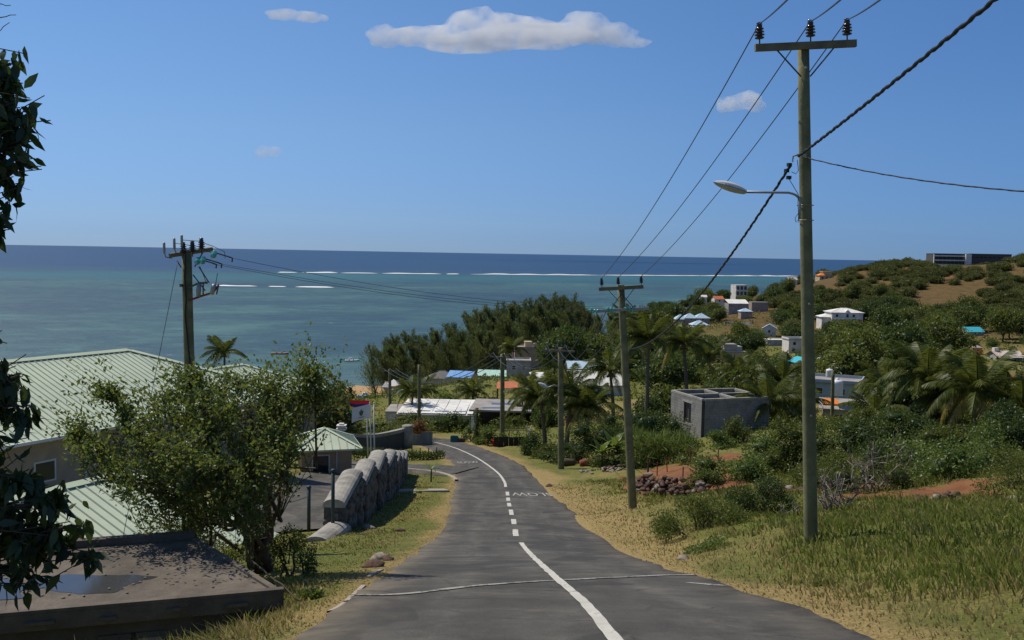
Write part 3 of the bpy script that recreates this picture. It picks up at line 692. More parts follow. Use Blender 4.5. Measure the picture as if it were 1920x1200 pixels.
lettering('SLOW', 997, 927, 1.95, 1.9, True)
# driveway with a pale kerb, concrete path
def ribbon(name, c, half, m_, dz, root=None, label=None, kind='structure', th=0.1):
    t = np.gradient(c, axis=0); t /= np.linalg.norm(t, axis=1, keepdims=True); nn = np.stack([t[:, 1], -t[:, 0]], 1)
    half = np.broadcast_to(half, (len(c),)); vs, fs = [], []
    K = 7
    px = np.concatenate([c[:, 0]+nn[:, 0]*half*(2*k/(K-1)-1) for k in range(K)]); py = np.concatenate([c[:, 1]+nn[:, 1]*half*(2*k/(K-1)-1) for k in range(K)])
    z = gz(px, py).reshape(K, -1)+dz; px = px.reshape(K, -1); py = py.reshape(K, -1)
    for i in range(len(c)):
        vs.append((px[0, i], py[0, i], z[0, i]-th))
        for k in range(K): vs.append((px[k, i], py[k, i], z[k, i]))
        vs.append((px[-1, i], py[-1, i], z[-1, i]-th))
    w = K+2
    for i in range(len(c)-1):
        for k in range(w-1): fs.append((i*w+k, i*w+k+1, (i+1)*w+k+1, (i+1)*w+k))
    b = MB(); b.v, b.f = vs, fs
    o = b.build(name, m_, root, smooth=True)
    if label: tag(o, label, kind=kind)
    return o
ribbon('driveway', DRIVE, DHALF, M['asphalt'], 0.03, None, 'asphalt driveway branching off behind the stone wall')
ribbon('path', PATH, 0.55, M['kerb'], 0.09, None, 'concrete strip crossing the lawn beside the road')
EDGEK = catmull(np.array([RP(760, 880)[:2], RP(800, 884), RP(820, 886.5), RP(838, 891), RP(850, 896), RP(856, 902)]), 0.4)
ribbon('kerb', EDGEK, 0.10, M['kerb'], 0.10, None, 'pale concrete kerb of the driveway mouth')
for pts in ([RP(650, 1129), RP(668, 1112), RP(682, 1099)], [RP(618, 1148), RP(634, 1140), RP(645, 1132)], [RP(690, 1083), RP(700, 1076), RP(716, 1069)]):
    c = catmull(np.array(pts), 0.15); ribbon('kerb', c, 0.035, M['kerb'], 0.02, None, 'broken pale kerb edge along the road')
# ------------------------------------------------------------------ power poles
def insulator_mesh():
    b = MB(); prof = [(0.012, -0.10), (0.012, 0.0), (0.05, 0.0)]
    for k in range(4):
        z = 0.01+k*0.05
        prof += [(0.085-0.006*abs(k-1), z), (0.088-0.006*abs(k-1), z+0.018), (0.05, z+0.03), (0.048, z+0.048)]
    prof += [(0.05, 0.215), (0.055, 0.235), (0.038, 0.25), (0.055, 0.265), (0.03, 0.285)]
    b.tube_z(prof, 12, (0, 0, 0)); return b.mesh('insulator', M['porcelain'], True)
INS = insulator_mesh()
def disc_mesh():
    b = MB(); prof = [(0.02, 0)]
    for k in range(3): prof += [(0.03, .01+k*.12), (0.12, .04+k*.12), (0.11, .065+k*.12), (0.03, .07+k*.12)]
    prof += [(0.02, 0.40)]; b.tube_z(prof, 12, (0, 0, 0)); return b.mesh('glass_insulator', M['glass_disc'], True)
DISC = disc_mesh()
def pole(label, base, top, r0, r1, arm=1.8, arm_z=0.10, ins=(-.82, 0.1, .75), armyaw=0.0, braces=True, cat='power pole', thick=(0.10, 0.12)):
    base = Vector(base); top = Vector(top); ax = top-base; H = ax.length
    root = empty('power_pole', base, label, cat, 'wooden power poles beside the road')
    root.rotation_mode = 'QUATERNION'; root.rotation_quaternion = ax.to_track_quat('Z', 'Y')
    q = ax.to_track_quat('Z', 'Y'); inv = q.inverted()
    # keep the arm across the view: local x from world x
    yaw = math.atan2((inv @ Vector((1, 0, 0))).y, (inv @ Vector((1, 0, 0))).x)+armyaw
    b = MB(); n_ = 10
    pts = [(0.010*mnoise.noise(Vector((z*.5, base.x, 1))), 0.010*mnoise.noise(Vector((z*.5, base.y, 5))), z) for z in np.linspace(-0.9, H, n_)]
    b.tube(pts, [r0+(r1-r0)*i/(n_-1) for i in range(n_)], 14); b.build('shaft', M['wood_pole'], root, True)
    tops = []
    cy, sy = math.cos(yaw), math.sin(yaw)
    off = Vector((-sy, cy, 0))*-(r1+thick[0]/2-0.02)
    if arm:
        c_ = Vector((0, 0, H-arm_z))+off
        b = MB(); b.box(c_, arm, thick[0], thick[1], yaw); b.build('crossarm', M['arm_wood'], root)
        for s_ in ins:
            l = c_+Vector((cy, sy, 0))*s_+Vector((0, 0, thick[1]/2+0.085))
            o = link('insulator', INS, root, l); tops.append(base+q @ (l+Vector((0, 0, 0.26))))
        if braces:
            for s_ in (-1, 1):
                b = MB(); b.tube([c_+Vector((cy, sy, 0))*s_*arm*.28+Vector((0, 0, -thick[1]/2)), Vector((cy*s_*r1*.8, sy*s_*r1*.8, H-arm_z-arm*.30))+off*.9], 0.014, 6); b.build('brace', M['iron'], root)
    for zz in (H-0.45, H*0.5, H*0.28):
        b = MB(); b.tube([Vector((0, 0, zz))+off*0.78, Vector((0, 0, zz))+off*(1.0+0.02/max(off.length, .05))], 0.022, 6); b.build('bolt', M['grey_metal'], root)
    def local(v): return base+q @ Vector(v)
    return root, tops, H, q, off, (cy, sy), local
def wire(name, a, b_, sag, r, label, group=None, n=22, mtl=None):
    a, b_ = Vector(a), Vector(b_); pts = []
    for i in range(n+1):
        t = i/n; p_ = a.lerp(b_, t); p_.z -= sag*4*t*(1-t); pts.append(p_)
    mb = MB(); mb.tube([p_-a for p_ in pts], r, 5)
    o = mb.build(name, mtl or M['wire'], None, True, a); tag(o, label, 'wire', group); return o
pA = pole('tall near wooden power pole carrying the street lamp', P(1521, 1030, 17.2)-Vector((0, 0, .05)), P(1506, 80, 17.0), 0.128, 0.098, 1.74, 0.075, (-.79, 0.09, .72))
rootA, topA, HA, qA, offA, (cyA, syA), locA = pA
pB = pole('second wooden power pole down the road, two crossarms with glass discs', P(1187, 963, 38), P(1164, 534, 38), 0.185, 0.14, 1.75, 0.12, (-.75, -.1, .8), -0.08, thick=(0.12, 0.14))
pC = pole('wooden power pole beside the coconut palm with a stubby lamp', P(1052, 890, 68), P(1051, 652, 68), 0.24, 0.19, 2.4, 0.2, (-.95, -.15, .5), -0.5, thick=(0.12, 0.12))
pD = pole('wooden power pole above the red tub at the bend', P(942, 838, 96), P(942, 664, 96), 0.26, 0.2, 2.6, 0.3, (-.9, .3, 1.0), -0.5, braces=False, thick=(0.14, 0.14))
pE = pole('bare wooden pole beside the corrugated fence', ground_at(786, 100), P(786, 684, 100), 0.19, 0.15, 0)
pF = pole('small power pole in front of the lone casuarina', ground_at(731, 150), P(731, 692, 150), 0.26, 0.22, 2.4, 0.3, (-1., 0, 1.), 0.0, braces=False, thick=(0.14, 0.14))
pG = pole('slender steel-capped pole before the orange awning', ground_at(1560, 100), P(1562, 695, 100), 0.20, 0.17, 0)
pH = pole('wooden pole with fuses and glass insulators before the mint roof', ground_at(364, 24.5), P(350, 474, 24.5), 0.155, 0.125, 0)
rootH, _, HH, qH, offH, _, locH = pH
# lower arm of pole B
rB, tB, HB, qB, oB, (cyB, syB), locB = pB
b = MB(); c_ = Vector((0, 0, HB-0.98))+oB; b.box(c_, 2.1, 0.10, 0.12, math.atan2(syB, cyB)); b.build('crossarm', M['grey_metal'], rB)
lowB = []
for s_ in (-.95, -.3, .45):
    l = c_+Vector((cyB*s_, syB*s_, -0.03))+oB.normalized()*0.1
    o = link('glass_insulator', DISC, rB, l); o.rotation_euler = (R(72), 0, R(-14)); lowB.append(locB(l+Vector((0.05, -.35, 0))))
for s_ in (-.5, .5):
    b = MB(); b.tube([c_+Vector((cyB*s_, syB*s_, 0)), Vector((0, 0, HB-0.35))+oB], 0.018, 6); b.build('brace', M['iron'], rB)
# street lamp on pole A
def street_lamp(label, foot, head, tip, r, hl, group='street lamps on the poles'):
    foot, head, tip = Vector(foot), Vector(head), Vector(tip)
    root = empty('street_lamp', foot, label, 'street lamp', group)
    d = (head-foot); p1 = foot+Vector((0, 0, 0.42*hl)); b = MB()
    pts = [Vector((0, 0, 0)), Vector((0, 0, .25*hl)), Vector((0, 0, .40*hl))]
    for t in np.linspace(0, 1, 6)[1:]:
        e = (head-p1).normalized()*0.3*hl; a0 = Vector((0, 0, .40*hl)); a1 = Vector((0, 0, .58*hl)); a2 = a1+e
        pts.append(a0.lerp(a1, t).lerp(a1.lerp(a2, t), t))
    pts.append(head-foot); b.tube(pts, r, 8); b.build('arm', M['grey_metal'], root, True)
    ax = (tip-head); L = ax.length; q = ax.to_track_quat('X', 'Z')
    hd = bpy.data.objects.new('lamp_head', None)
    def shell(zs, nm, mtl, z0, parent):
        mb = MB(); vs = []; fs = []; K, Mn = 11, 12
        for i in range(K):
            t = i/(K-1); w = L*0.19*max(0.02, math.sin(math.pi*min(1, (t*0.86+0.14)))**.6)*(1-.12*t)+0.001; h = zs*max(0.05, math.sin(math.pi*(t*.84+.14))**.7)
            for k in range(Mn):
                a = math.pi*k/(Mn-1); vs.append(q @ Vector((t*L, w*math.cos(a), z0+h*math.sin(a)))+(head-foot))
        for i in range(K-1):
            for k in range(Mn-1): fs.append((i*Mn+k, (i+1)*Mn+k, (i+1)*Mn+k+1, i*Mn+k+1))
        fs.append(tuple(i*Mn for i in range(K))+tuple(i*Mn+Mn-1 for i in range(K-1, -1, -1)))
        mb.v, mb.f = vs, fs; return mb.build(nm, mtl, parent, True)
    bpy.data.objects.remove(hd)
    shell(0.12*hl, 'lamp_hood', M['lamp_white'], 0.0, root); shell(-0.085*hl, 'lamp_glass', M['lamp_glass'], -0.006, root)
    return root
lm = street_lamp('white street lamp on a curved arm of the tall near pole', P(1497, 412, 17.0)-Vector((0, .05, 0)), P(1396, 360, 16.8), P(1338, 341, 16.6), 0.022, 0.75)
for z in (385, 413):
    q_ = P(1510, z, 17.1); b = MB(); b.tube([q_+Vector((-.145*math.cos(a), -.145*math.sin(a), 0))-lm.location for a in np.linspace(0, 2*math.pi, 15)], 0.007, 5); b.build('clamp_band', M['grey_metal'], lm)
b = MB(); b.tube([P(1497, 400, 16.9)-lm.location, P(1491, 408, 16.9)-lm.location, P(1492, 416, 16.9)-lm.location, P(1498, 417, 16.9)-lm.location, P(1496, 380, 16.9)-lm.location, P(1497, 365, 16.9)-lm.location, P(1478, 333, 16.9)-lm.location], 0.006, 5)
b.build('lead', M['cable'], lm)
street_lamp('dull lamp on the pole beside the coconut palm', P(1047, 742, 67.7), P(1026, 727, 67.2), P(1009, 718, 67), 0.04, 1.3)
street_lamp('small lamp below the wires by the lone casuarina', P(733, 740, 149.5), P(745, 735, 149), P(756, 731, 149), 0.06, 1.6)
# high wires A -> B and A -> behind the camera
sid = ('first', 'middle', 'third')
for k in range(3):
    wire('overhead_wire', topA[k], tB[k], 0.35, 0.011, f'thin overhead wire from the {sid[k]} insulator of the near pole down to the second pole', 'thin high wires')
    up = P((1460, 1557, 1628)[k], 0, 10.5); a = topA[k]; d = (up-a); wire('overhead_wire', a, a+d*3.2, 0.10, 0.010, f'thin overhead wire rising out of view from the {sid[k]} insulator of the near pole', 'thin high wires')
tC, tD, tF = pC[1], pD[1], pF[1]
for k in range(3):
    wire('overhead_wire', lowB[k], tC[k], 1.5, 0.016, f'slack overhead wire from the {sid[k]} glass disc of the second pole to the palm pole', 'slack wires along the road')
    wire('overhead_wire', tC[k], tD[k], 1.6, 0.03, f'slack overhead wire from the {sid[k]} insulator of the palm pole to the bend pole', 'slack wires along the road')
    wire('overhead_wire', tD[k], tF[k], 2.6, 0.04, f'slack overhead wire from the {sid[k]} insulator of the bend pole towards the beach', 'slack wires along the road')
# twisted cable
def cable(a, b_, sag, r, label, n=420):
    a, b_ = Vector(a), Vector(b_); pts = []; rr = []
    L = (b_-a).length
    for i in range(n+1):
        t = i/n; p_ = a.lerp(b_, t); p_.z -= sag*4*t*(1-t)
        p_ += Vector((math.cos(t*L*16), 0, math.sin(t*L*16)))*r*0.22
        pts.append(p_); rr.append(r*(0.95+0.15*math.sin(t*L*32)))
    mb = MB(); mb.tube([p_-a for p_ in pts], rr, 6); o = mb.build('twisted_cable', M['cable'], None, True, a); return tag(o, label, 'cable')
kA = P(1497, 293, 16.85)
up = P(1853, 0, 9.0); d = up-kA
cable(kA, kA+d*1.6, 0.05, 0.024, 'thick black twisted cable climbing from the near pole out of the picture')
mid = P(1481, 312, 16.9)
cable(mid, P(1181, 655, 37.7), 0.75, 0.026, 'thick black twisted cable sagging from the near pole to the second pole')
cable(kA+Vector((.12, .1, 0)), P(2000, 364, 12.5), 0.10, 0.012, 'thin black service cable running from the near pole to the side', 60)
# suspension clamp on pole A
cl = empty('cable_clamp', kA, 'galvanised bracket holding the twisted cable to the near pole', 'clamp')
b = MB(); b.box((0.05, 0, 0.02), 0.16, 0.05, 0.035); b.tube([(-.03, 0, 0.02), (-.09, 0, 0.0), (-.10, 0, -.10)], 0.016, 6); b.build('bracket', M['grey_metal'], cl)
for (px, py) in ((1480, 309), (1475, 320), (1479, 333)):
    b = MB(); b.box(P(px, py, 16.85)-kA, 0.07, 0.06, 0.06, 0.4); b.build('connector', M['cable'], cl)
b = MB(); b.tube([P(x, y, 16.85)-kA for x, y in ((1495, 300), (1497, 320), (1492, 326), (1484, 322))], 0.006, 5); b.build('tail', M['cable'], cl)
# equipment on pole H
def hl(px, py, dy=0.0): return rootH.matrix_world.inverted() @ P(px, py, 24.5+dy) if False else qH.inverted() @ (P(px, py, 24.5+dy)-rootH.location)
b = MB(); b.tube([hl(318, 479, -.3), hl(398, 467, .5)], 0.06, 6); b.build('crossarm', M['arm_wood'], rootH)
for (px, py) in ((344, 467), (361, 465), (378, 459)):
    o = link('insulator', INS, rootH, hl(px, py+9, -.1)); o.scale = (1.05, 1.05, 1.05)
for (x0, y0) in ((308, 462), (327, 454), (341, 448)):
    b = MB(); b.tube_z([(0.02, 0), (0.034, .02), (0.034, .26), (0.02, .29)], 8, hl(x0, y0+10, -.2)-Vector((0, 0, .05))); b.build('surge_arrester', M['grey_metal'], rootH, True)
    b = MB(); b.tube([hl(x0, y0+12, -.2), hl(x0+3, y0+20, -.2), hl(x0+14, y0+22, -.1)], 0.014, 5); b.build('bracket', M['arm_wood'], rootH)
endH = []
for k, (x0, y0) in enumerate(((372, 486), (382, 485), (402, 474))):
    o = link('glass_insulator', DISC, rootH, hl(x0, y0, -.15)); o.rotation_euler = (0, R(108), R(10)); o.scale = (.62, .62, .8)
    b = MB(); b.tube([hl(x0+28, y0+8, -.15), hl(x0+34, y0+10, -.15), hl(x0+33, y0+17, -.15)], 0.022, 6); b.tube([hl(x0+2, y0, -.15), hl(x0+29, y0+8, -.15)], 0.018, 6); b.build('dead_end_clamp', M['iron'], rootH); endH.append(P(x0+34, y0+10, 24.35))
for pts in (((352, 540), (372, 531), (389, 530)), ((355, 563), (375, 556), (400, 548), (410, 535))):
    b = MB(); b.tube([hl(x, y, -.12) for x, y in pts], 0.030, 6); b.build('fuse_bracket', M['rust'] if pts[0][1] > 550 else M['arm_wood'], rootH)
for (x0, y0, x1, y1) in ((373, 531, 372, 556), (402, 533, 397, 552)):
    b = MB(); b.tube([hl(x0, y0, -.14), hl((x0+x1)/2, (y0+y1)/2, -.14), hl(x1, y1, -.14)], [.05, .065, .05], 8); b.build('fuse', M['grey_metal'], rootH, True)
    b = MB(); b.tube([hl(x0+8, y0, -.14), hl(x1+9, y1, -.14)], 0.02, 6); b.build('fuse_link', M['iron'], rootH)
b = MB(); b.box(hl(340, 535, -.1), 0.10, 0.06, 0.08); b.build('plate', M['arm_wood'], rootH)
b = MB(); b.tube([hl(x, y, -.17) for x, y in ((348, 476), (346, 520), (349, 560), (347, 590), (352, 640), (358, 700))], 0.022, 6); b.build('down_cable', M['cable'], rootH)
for pts in (((342, 450), (372, 452), (400, 462), (421, 472), (422, 484)), ((327, 456), (370, 462), (405, 478)), ((387, 530), (375, 500)), ((404, 534), (408, 512))):
    b = MB(); b.tube([hl(x, y, -.15) for x, y in pts], 0.008, 5); b.build('jumper', M['wire'], rootH)
for s_ in ((332, 489, 340, 502), (365, 500, 380, 474), (362, 515, 385, 545), (373, 500, 392, 530)):
    b = MB(); b.tube([hl(s_[0], s_[1], -.1), hl(s_[2], s_[3], -.1)], 0.016, 5); b.build('brace', M['iron'], rootH)
for k, (x1, y1) in enumerate(((1112, 581), (1150, 579), (1130, 575))):
    wire('overhead_wire', endH[k], P(x1, y1, 37.6), 0.28, 0.006, f"overhead wire from the {('lowest', 'middle', 'upper')[k]} glass string of the fuse pole across to the second pole", 'wires crossing the sea view')
wire('guy_wire', P(334, 488, 24.4), ground_at(215, 21), 0.0, 0.008, 'slanting guy wire in front of the big mint roof')

# ------------------------------------------------------------------ wavy stone boundary wall
segs = [((592, 1006, 25.8), (636, 972, 28.6), 0.25), ((626, 936, 28.4), (663, 873, 32.2), 0.42), ((669, 896, 32.2), (689, 855, 36.4), 0.45), ((695, 876, 36.4), (711, 839, 40.8), 0.45),
        ((716, 865, 40.8), (731, 838, 45.8), 0.45), ((734, 861, 45.8), (741, 841, 50.2), 0.45), ((743, 859, 50.2), (749, 842, 54.4), 0.45), ((751, 857, 54.4), (756, 842, 58.6), 0.45)]
wall = empty('stone_wall', ground_at(640, 29), 'grey stone wall with a wavy concrete top along the lawn', 'stone wall')
WL = wall.location.copy()
stone_meshes = [rock_mesh('stone', M[m_], rng, 2, 0.45, (0.5, 0.5, 0.5)) for m_ in ('stone', 'stone_dark', 'stone', 'stone_brown', 'stone_dark', 'stone', 'stone_brown', 'stone')]
nst = 0
for si, (a, bq, th) in enumerate(segs):
    A_, B_ = P(*a), P(*bq); d = Vector((B_.x-A_.x, B_.y-A_.y, 0)); L = d.length; t = d/L; nn = Vector((t.y, -t.x, 0))   # nn to the road side
    hw = 0.30 if si else 0.34; K = 9; cap_h = 0.17 if si else 0.22
    prof = []
    for k in range(K+1):
        s_ = k/K; z = A_.z+(B_.z-A_.z)*(1-(1-s_)**1.25)
        if s_ > 0.86: z -= 0.10*((s_-.86)/.14)**2
        prof.append((s_, z))
    cap = MB(); vs = []; fs = []; Mn = 9
    for s_, z in prof:
        for k in range(Mn):
            an = math.pi*k/(Mn-1); vs.append(A_+t*(L*s_)+nn*(hw+.035)*math.cos(an)+Vector((0, 0, z-cap_h-A_.z+cap_h*math.sin(an)))-WL)
        vs.append(A_+t*(L*s_)+nn*(hw+.035)*-1+Vector((0, 0, z-cap_h-0.09-A_.z))-WL); vs.append(A_+t*(L*s_)+nn*(hw+.035)+Vector((0, 0, z-cap_h-0.09-A_.z))-WL)
    Q = Mn+2
    for i in range(K):
        for k in range(Q): fs.append((i*Q+k, i*Q+(k+1) % Q, (i+1)*Q+(k+1) % Q, (i+1)*Q+k))
    fs.append(tuple(range(Q))[::-1]); fs.append(tuple(K*Q+k for k in range(Q)))
    cap.v, cap.f = [tuple(v) for v in vs], fs; cap.build('cap', M['concrete'], wall, False)
    body = MB(); vs = []; fs = []
    for s_, z in prof:
        p_ = A_+t*(L*s_); zb = g1(p_.x, p_.y)-0.3
        for o, zz in ((-hw, zb), (-hw, z-cap_h-.085), (hw, z-cap_h-.085), (hw, zb)): vs.append((p_.x+nn.x*o-WL.x, p_.y+nn.y*o-WL.y, zz-WL.z))
    for i in range(K):
        for k in range(4): fs.append((i*4+k, i*4+(k+1) % 4, (i+1)*4+(k+1) % 4, (i+1)*4+k))
    fs += [(3, 2, 1, 0), tuple(K*4+k for k in range(4))]
    body.v, body.f = vs, fs; body.build('wall_core', M['mortar'], wall)
    if si == 0: continue
    # individual stones on the face towards the road and on the near end
    row = 0.0
    s_ = 0.12
    while s_ < L-0.05:
        wd = rnd.uniform(0.22, 0.40); p_ = A_+t*min(L-.05, s_+wd/2); zb = g1(p_.x, p_.y)-0.05
        ztop = np.interp((s_+wd/2)/L, [q_[0] for q_ in prof], [q_[1] for q_ in prof])-cap_h-0.12
        z = zb
        while z < ztop-0.08 and nst < 300:
            hh = min(rnd.uniform(0.30, 0.62), ztop-z)
            o = link('stone', rnd.choice(stone_meshes), wall, p_+nn*(hw-0.015)+Vector((0, 0, z+hh/2-p_.z))-WL)
            o.rotation_euler = (0, 0, math.atan2(t.y, t.x)); o.scale = (wd*1.02, 0.17+.12*rnd.random(), hh*1.02); nst += 1
            z += hh+0.015
        s_ += wd+0.012
    if si == 1:
        for k in range(10):
            p_ = A_+nn*rnd.uniform(-hw*.7, hw*.7); zb = g1(p_.x, p_.y); hh = rnd.uniform(.25, .45)
            o = link('stone', rnd.choice(stone_meshes), wall, Vector((p_.x, p_.y-0.01, zb+rnd.uniform(0.15, max(.2, A_.z-cap_h-.4-zb))))-WL); o.scale = (.26, .14, hh)
# post of the gate, and the wire fence posts of the compound
for (px, py0, py1, Y, lab) in ((624, 884, 985, 28.0, 'green steel post at the near end of the stone wall'), (579, 915, 966, 28.5, 'lower green steel post by the driveway behind the tree'), (598, 1000, 930, 33, None)):
    if lab is None: continue
    a, c_ = P(px, py1, Y), P(px, py0, Y); r_t = empty('steel_post', a, lab, 'post', 'green steel posts')
    b = MB(); b.tube_z([(0.055, -0.5), (0.055, c_.z-a.z)], 10, (0, 0, 0)); b.build('tube', M['green_post'], r_t, True)
    b = MB(); b.tube_z([(0.075, c_.z-a.z), (0.075, c_.z-a.z+.05), (0.03, c_.z-a.z+.08)], 10, (0, 0, 0)); b.build('post_cap', M['green_post'], r_t, True)
wire('fence_wire', P(579, 930, 28.5), P(520, 945, 27), 0.05, 0.01, 'sagging wire from the lower green post into the tree')

# ------------------------------------------------------------------ mint-roofed buildings
def hip_roof(root, corners, zr, inset, pitch, vis, name='roof', ridge_w=0.22, panel_m=None, rib_h=0.045):
    """corners: eave rectangle e0..e3 (local), counter-clockwise; ridge along e0->e1; vis = indices of slopes built panel by panel"""
    e = [Vector(c_) for c_ in corners]; mid0 = (e[0]+e[3])/2; mid1 = (e[1]+e[2])/2; ax = (mid1-mid0).normalized()
    ra, rb = mid0+ax*inset, mid1-ax*inset; ra = Vector((ra.x, ra.y, zr)); rb = Vector((rb.x, rb.y, zr))
    slopes = [(e[0], e[1], ra, rb), (e[1], e[2], rb, rb), (e[2], e[3], rb, ra), (e[3], e[0], ra, ra)]
    panel_m = panel_m or M['mint_roof']
    for si, (a, bq, ca_, cb_) in enumerate(slopes):
        if si not in vis:
            m_ = MB(); m_.add([a, bq, cb_, ca_] if (ca_-cb_).length > 1e-6 else [a, bq, cb_], [(0, 1, 2, 3) if (ca_-cb_).length > 1e-6 else (0, 1, 2)]); m_.build('roof_sheet', panel_m, root); continue
        E = (bq-a); L = E.length; eu = E/L; up = (ca_-a); ua = up.dot(eu); vv = up-eu*ua; V = vv.length; vu = vv/V; ub = (cb_-a).dot(eu); nrm = eu.cross(vu)
        under = MB(); under.add([a-nrm*.03, bq-nrm*.03, cb_-nrm*.03, ca_-nrm*.03], [(0, 1, 2, 3)]) if (ca_-cb_).length > 1e-6 else under.add([a-nrm*.03, bq-nrm*.03, cb_-nrm*.03], [(0, 1, 2)]); under.build('underlay', M['mint_gap'], root)
        def vmax(u): return V*min(1, u/ua if ua > 1e-6 else 1, (L-u)/(L-ub) if L-ub > 1e-6 else 1)
        cnt = int(L/pitch); pw = L/cnt; full = None
        for k in range(cnt):
            u_0, u_1 = k*pw+.004, (k+1)*pw-.004; v_0, v_1 = max(.02, vmax(u_0)), max(.02, vmax(u_1))
            isfull = v_0 > V-1e-4 and v_1 > V-1e-4
            if isfull and full is not None:
                link('roof_panel', full, root, eu*(u_0-full_u)); continue
            b = MB(); pl = [(u_0, 0), (u_1, 0), (u_1, v_1)]
            for kk in (ua, ub):
                if u_0+1e-3 < kk < u_1-1e-3: pl.append((kk, V))
            pl.append((u_0, v_0)); pt = [a+eu*x+vu*y for x, y in pl]; nP = len(pt)
            b.add(pt+[q_+nrm*-.018 for q_ in pt], [tuple(range(nP))]+[(i, i+nP, (i+1) % nP+nP, (i+1) % nP) for i in range(nP)])
            rw = 0.022
            for ww, y1_ in ((u_0, v_0),):
                q0 = [a+eu*(ww+dx)+vu*yy+nrm*hz for (dx, yy, hz) in ((0, 0, .001), (rw*2, 0, .001), (rw*1.4, 0, rib_h), (rw*.6, 0, rib_h), (0, y1_, .001), (rw*2, y1_, .001), (rw*1.4, y1_, rib_h), (rw*.6, y1_, rib_h))]
                b.add(q0, [(0, 3, 7, 4), (3, 2, 6, 7), (2, 1, 5, 6), (0, 1, 2, 3), (4, 7, 6, 5)])
            o = b.build('roof_panel', panel_m, root)
            if isfull: full, full_u = o.data, u_0
    segs_ = [(ra, rb)] if (ra-rb).length > 1e-6 else []
    for c_ in (e[0], e[3]): segs_.append((c_, ra))
    for c_ in (e[1], e[2]): segs_.append((c_, rb))
    for a, bq in segs_:
        b = MB(); d = (bq-a).normalized(); sd_ = d.cross(Vector((0, 0, 1))).normalized(); upv = sd_.cross(d)
        dr = ridge_w*(0.30 if a.z > zr-.01 else 0.14)
        vs = []
        for q_ in (a-d*.02, bq+d*.05):
            vs += [q_-sd_*ridge_w-upv*dr+upv*.045, q_+upv*.085, q_+sd_*ridge_w-upv*dr+upv*.045]
        b.add(vs, [(0, 1, 4, 3), (1, 2, 5, 4)]); 
        b.add([v+Vector((0, 0, -.03)) for v in vs], [(3, 4, 1, 0), (4, 5, 2, 1)]); b.build('ridge_cap', M['mint_trim'], root)
    return ra, rb
def win(root, c, yaw, w, h, face=(0, -1), frame_m=None, t=0.06):
    """a recessed window: frame and glass; c on the wall surface, yaw = direction of the wall normal about z"""
    fr = MB(); mt = Matrix.Translation(c) @ Matrix.Rotation(yaw, 4, 'Z')
    for (x, z, sx, sz) in ((-w/2, 0, .07, h+.07), (w/2, 0, .07, h+.07), (0, h/2, w-.07, .07), (0, -h/2, w-.07, .07)): fr.box((x, 0.02, z), sx, .09, sz, 0, mt)
    f = fr.build('window', frame_m or M['gutter'], root)
    g_ = MB(); g_.box((0, 0.012, 0), w-.072, .05, h-.072, 0, mt); g_.build('pane', M['dark_glass'], f); return f
dirU = Vector((0.47, 0.883, 0)).normalized(); dirV = Vector((dirU.y, -dirU.x, 0))   # V: down-slope, towards camera and road
def mint_building(label, R2, zr, ze, w, Lh, wall_z, vis, posts, name_group, pitch=0.3, inset=None):
    inset = inset if inset is not None else w
    mid1 = Vector((R2.x, R2.y, 0))+dirU*inset; mid0 = mid1-dirU*Lh
    root = empty('mint_roof_building', (mid0.x, mid0.y, wall_z), label, 'building', name_group)
    O = Vector((mid0.x, mid0.y, wall_z))
    e = [mid0+dirV*w, mid1+dirV*w, mid1-dirV*w, mid0-dirV*w]; e = [Vector((v.x, v.y, ze))-O for v in e]
    hip_roof(root, e, zr-wall_z, inset, pitch, vis)
    b = MB(); yaw = math.atan2(dirU.y, dirU.x); cc_ = (mid0+mid1)/2-O; hz = ze-wall_z-.12
    ww, LL = w-0.75, Lh-1.5
    for (o, sx, sy) in ((dirV*(ww-.1), LL, .2), (dirV*-(ww-.1), LL, .2)): b.box(Vector((cc_.x, cc_.y, hz/2))+o, sx, sy, hz, yaw)
    for s_ in (-1, 1): b.box(Vector((cc_.x, cc_.y, hz/2))+dirU*s_*(LL/2-.1), .2, 2*ww-.402, hz, yaw)
    b.build('wall', M['beige'], root)
    b = MB(); b.box(Vector((cc_.x, cc_.y, hz+.03)), Lh-.1, 2*w-.1, .05, yaw); b.build('soffit', M['white_wall'], root)
    for s_ in (-1, 1):
        b = MB(); b.box(Vector((cc_.x, cc_.y, ze-wall_z-.06))+dirV*s_*(w+.03), Lh+.1, .09, .12, yaw); b.build('gutter', M['gutter'], root)
    return root, cc_, yaw, ww, LL, hz, O
R2 = P(238, 656, 47.0)
mb1 = mint_building('large hotel wing with a broad ribbed mint green hip roof', R2, R2.z, 34-7.42, 5.9, 30, 23.0, (0, 1), [], 'mint green roofed buildings')
rt, c_, yw, ww, LL, hz, O = mb1
fy = math.atan2(dirV.y, dirV.x)-math.pi/2+math.pi
for u in (10.6, 5.5, 0.8, -4.2): win(rt, Vector((c_.x, c_.y, hz-1.35))+dirV*(ww+.005)+dirU*u, fy, 0.9, 0.8)
for u in (-3.1, 2.6, 8.0):
    b = MB(); q_ = Vector((c_.x, c_.y, 0))+dirV*(ww+.07)+dirU*u; b.tube([(q_.x, q_.y, 0), (q_.x, q_.y, hz-.1)], .06, 8); b.build('downpipe', M['gutter'], rt, True)
P2 = P(240, 884, 29.6)
mb2 = mint_building('lower mint green ribbed roof between the hotel wing and the flat concrete roof', P2, P2.z, P2.z-1.75, 4.6, 18, 23.8, (0, 1), [], 'mint green roofed buildings', 0.30, 1.6)
P3 = P(455, 683, 72)
mb3 = mint_building('far mint green roof showing behind the hotel wing among trees', P3, P3.z, P3.z-2.0, 4.6, 22, 19.0, (0, 1), [], 'mint green roofed buildings', 0.34, 4.6)
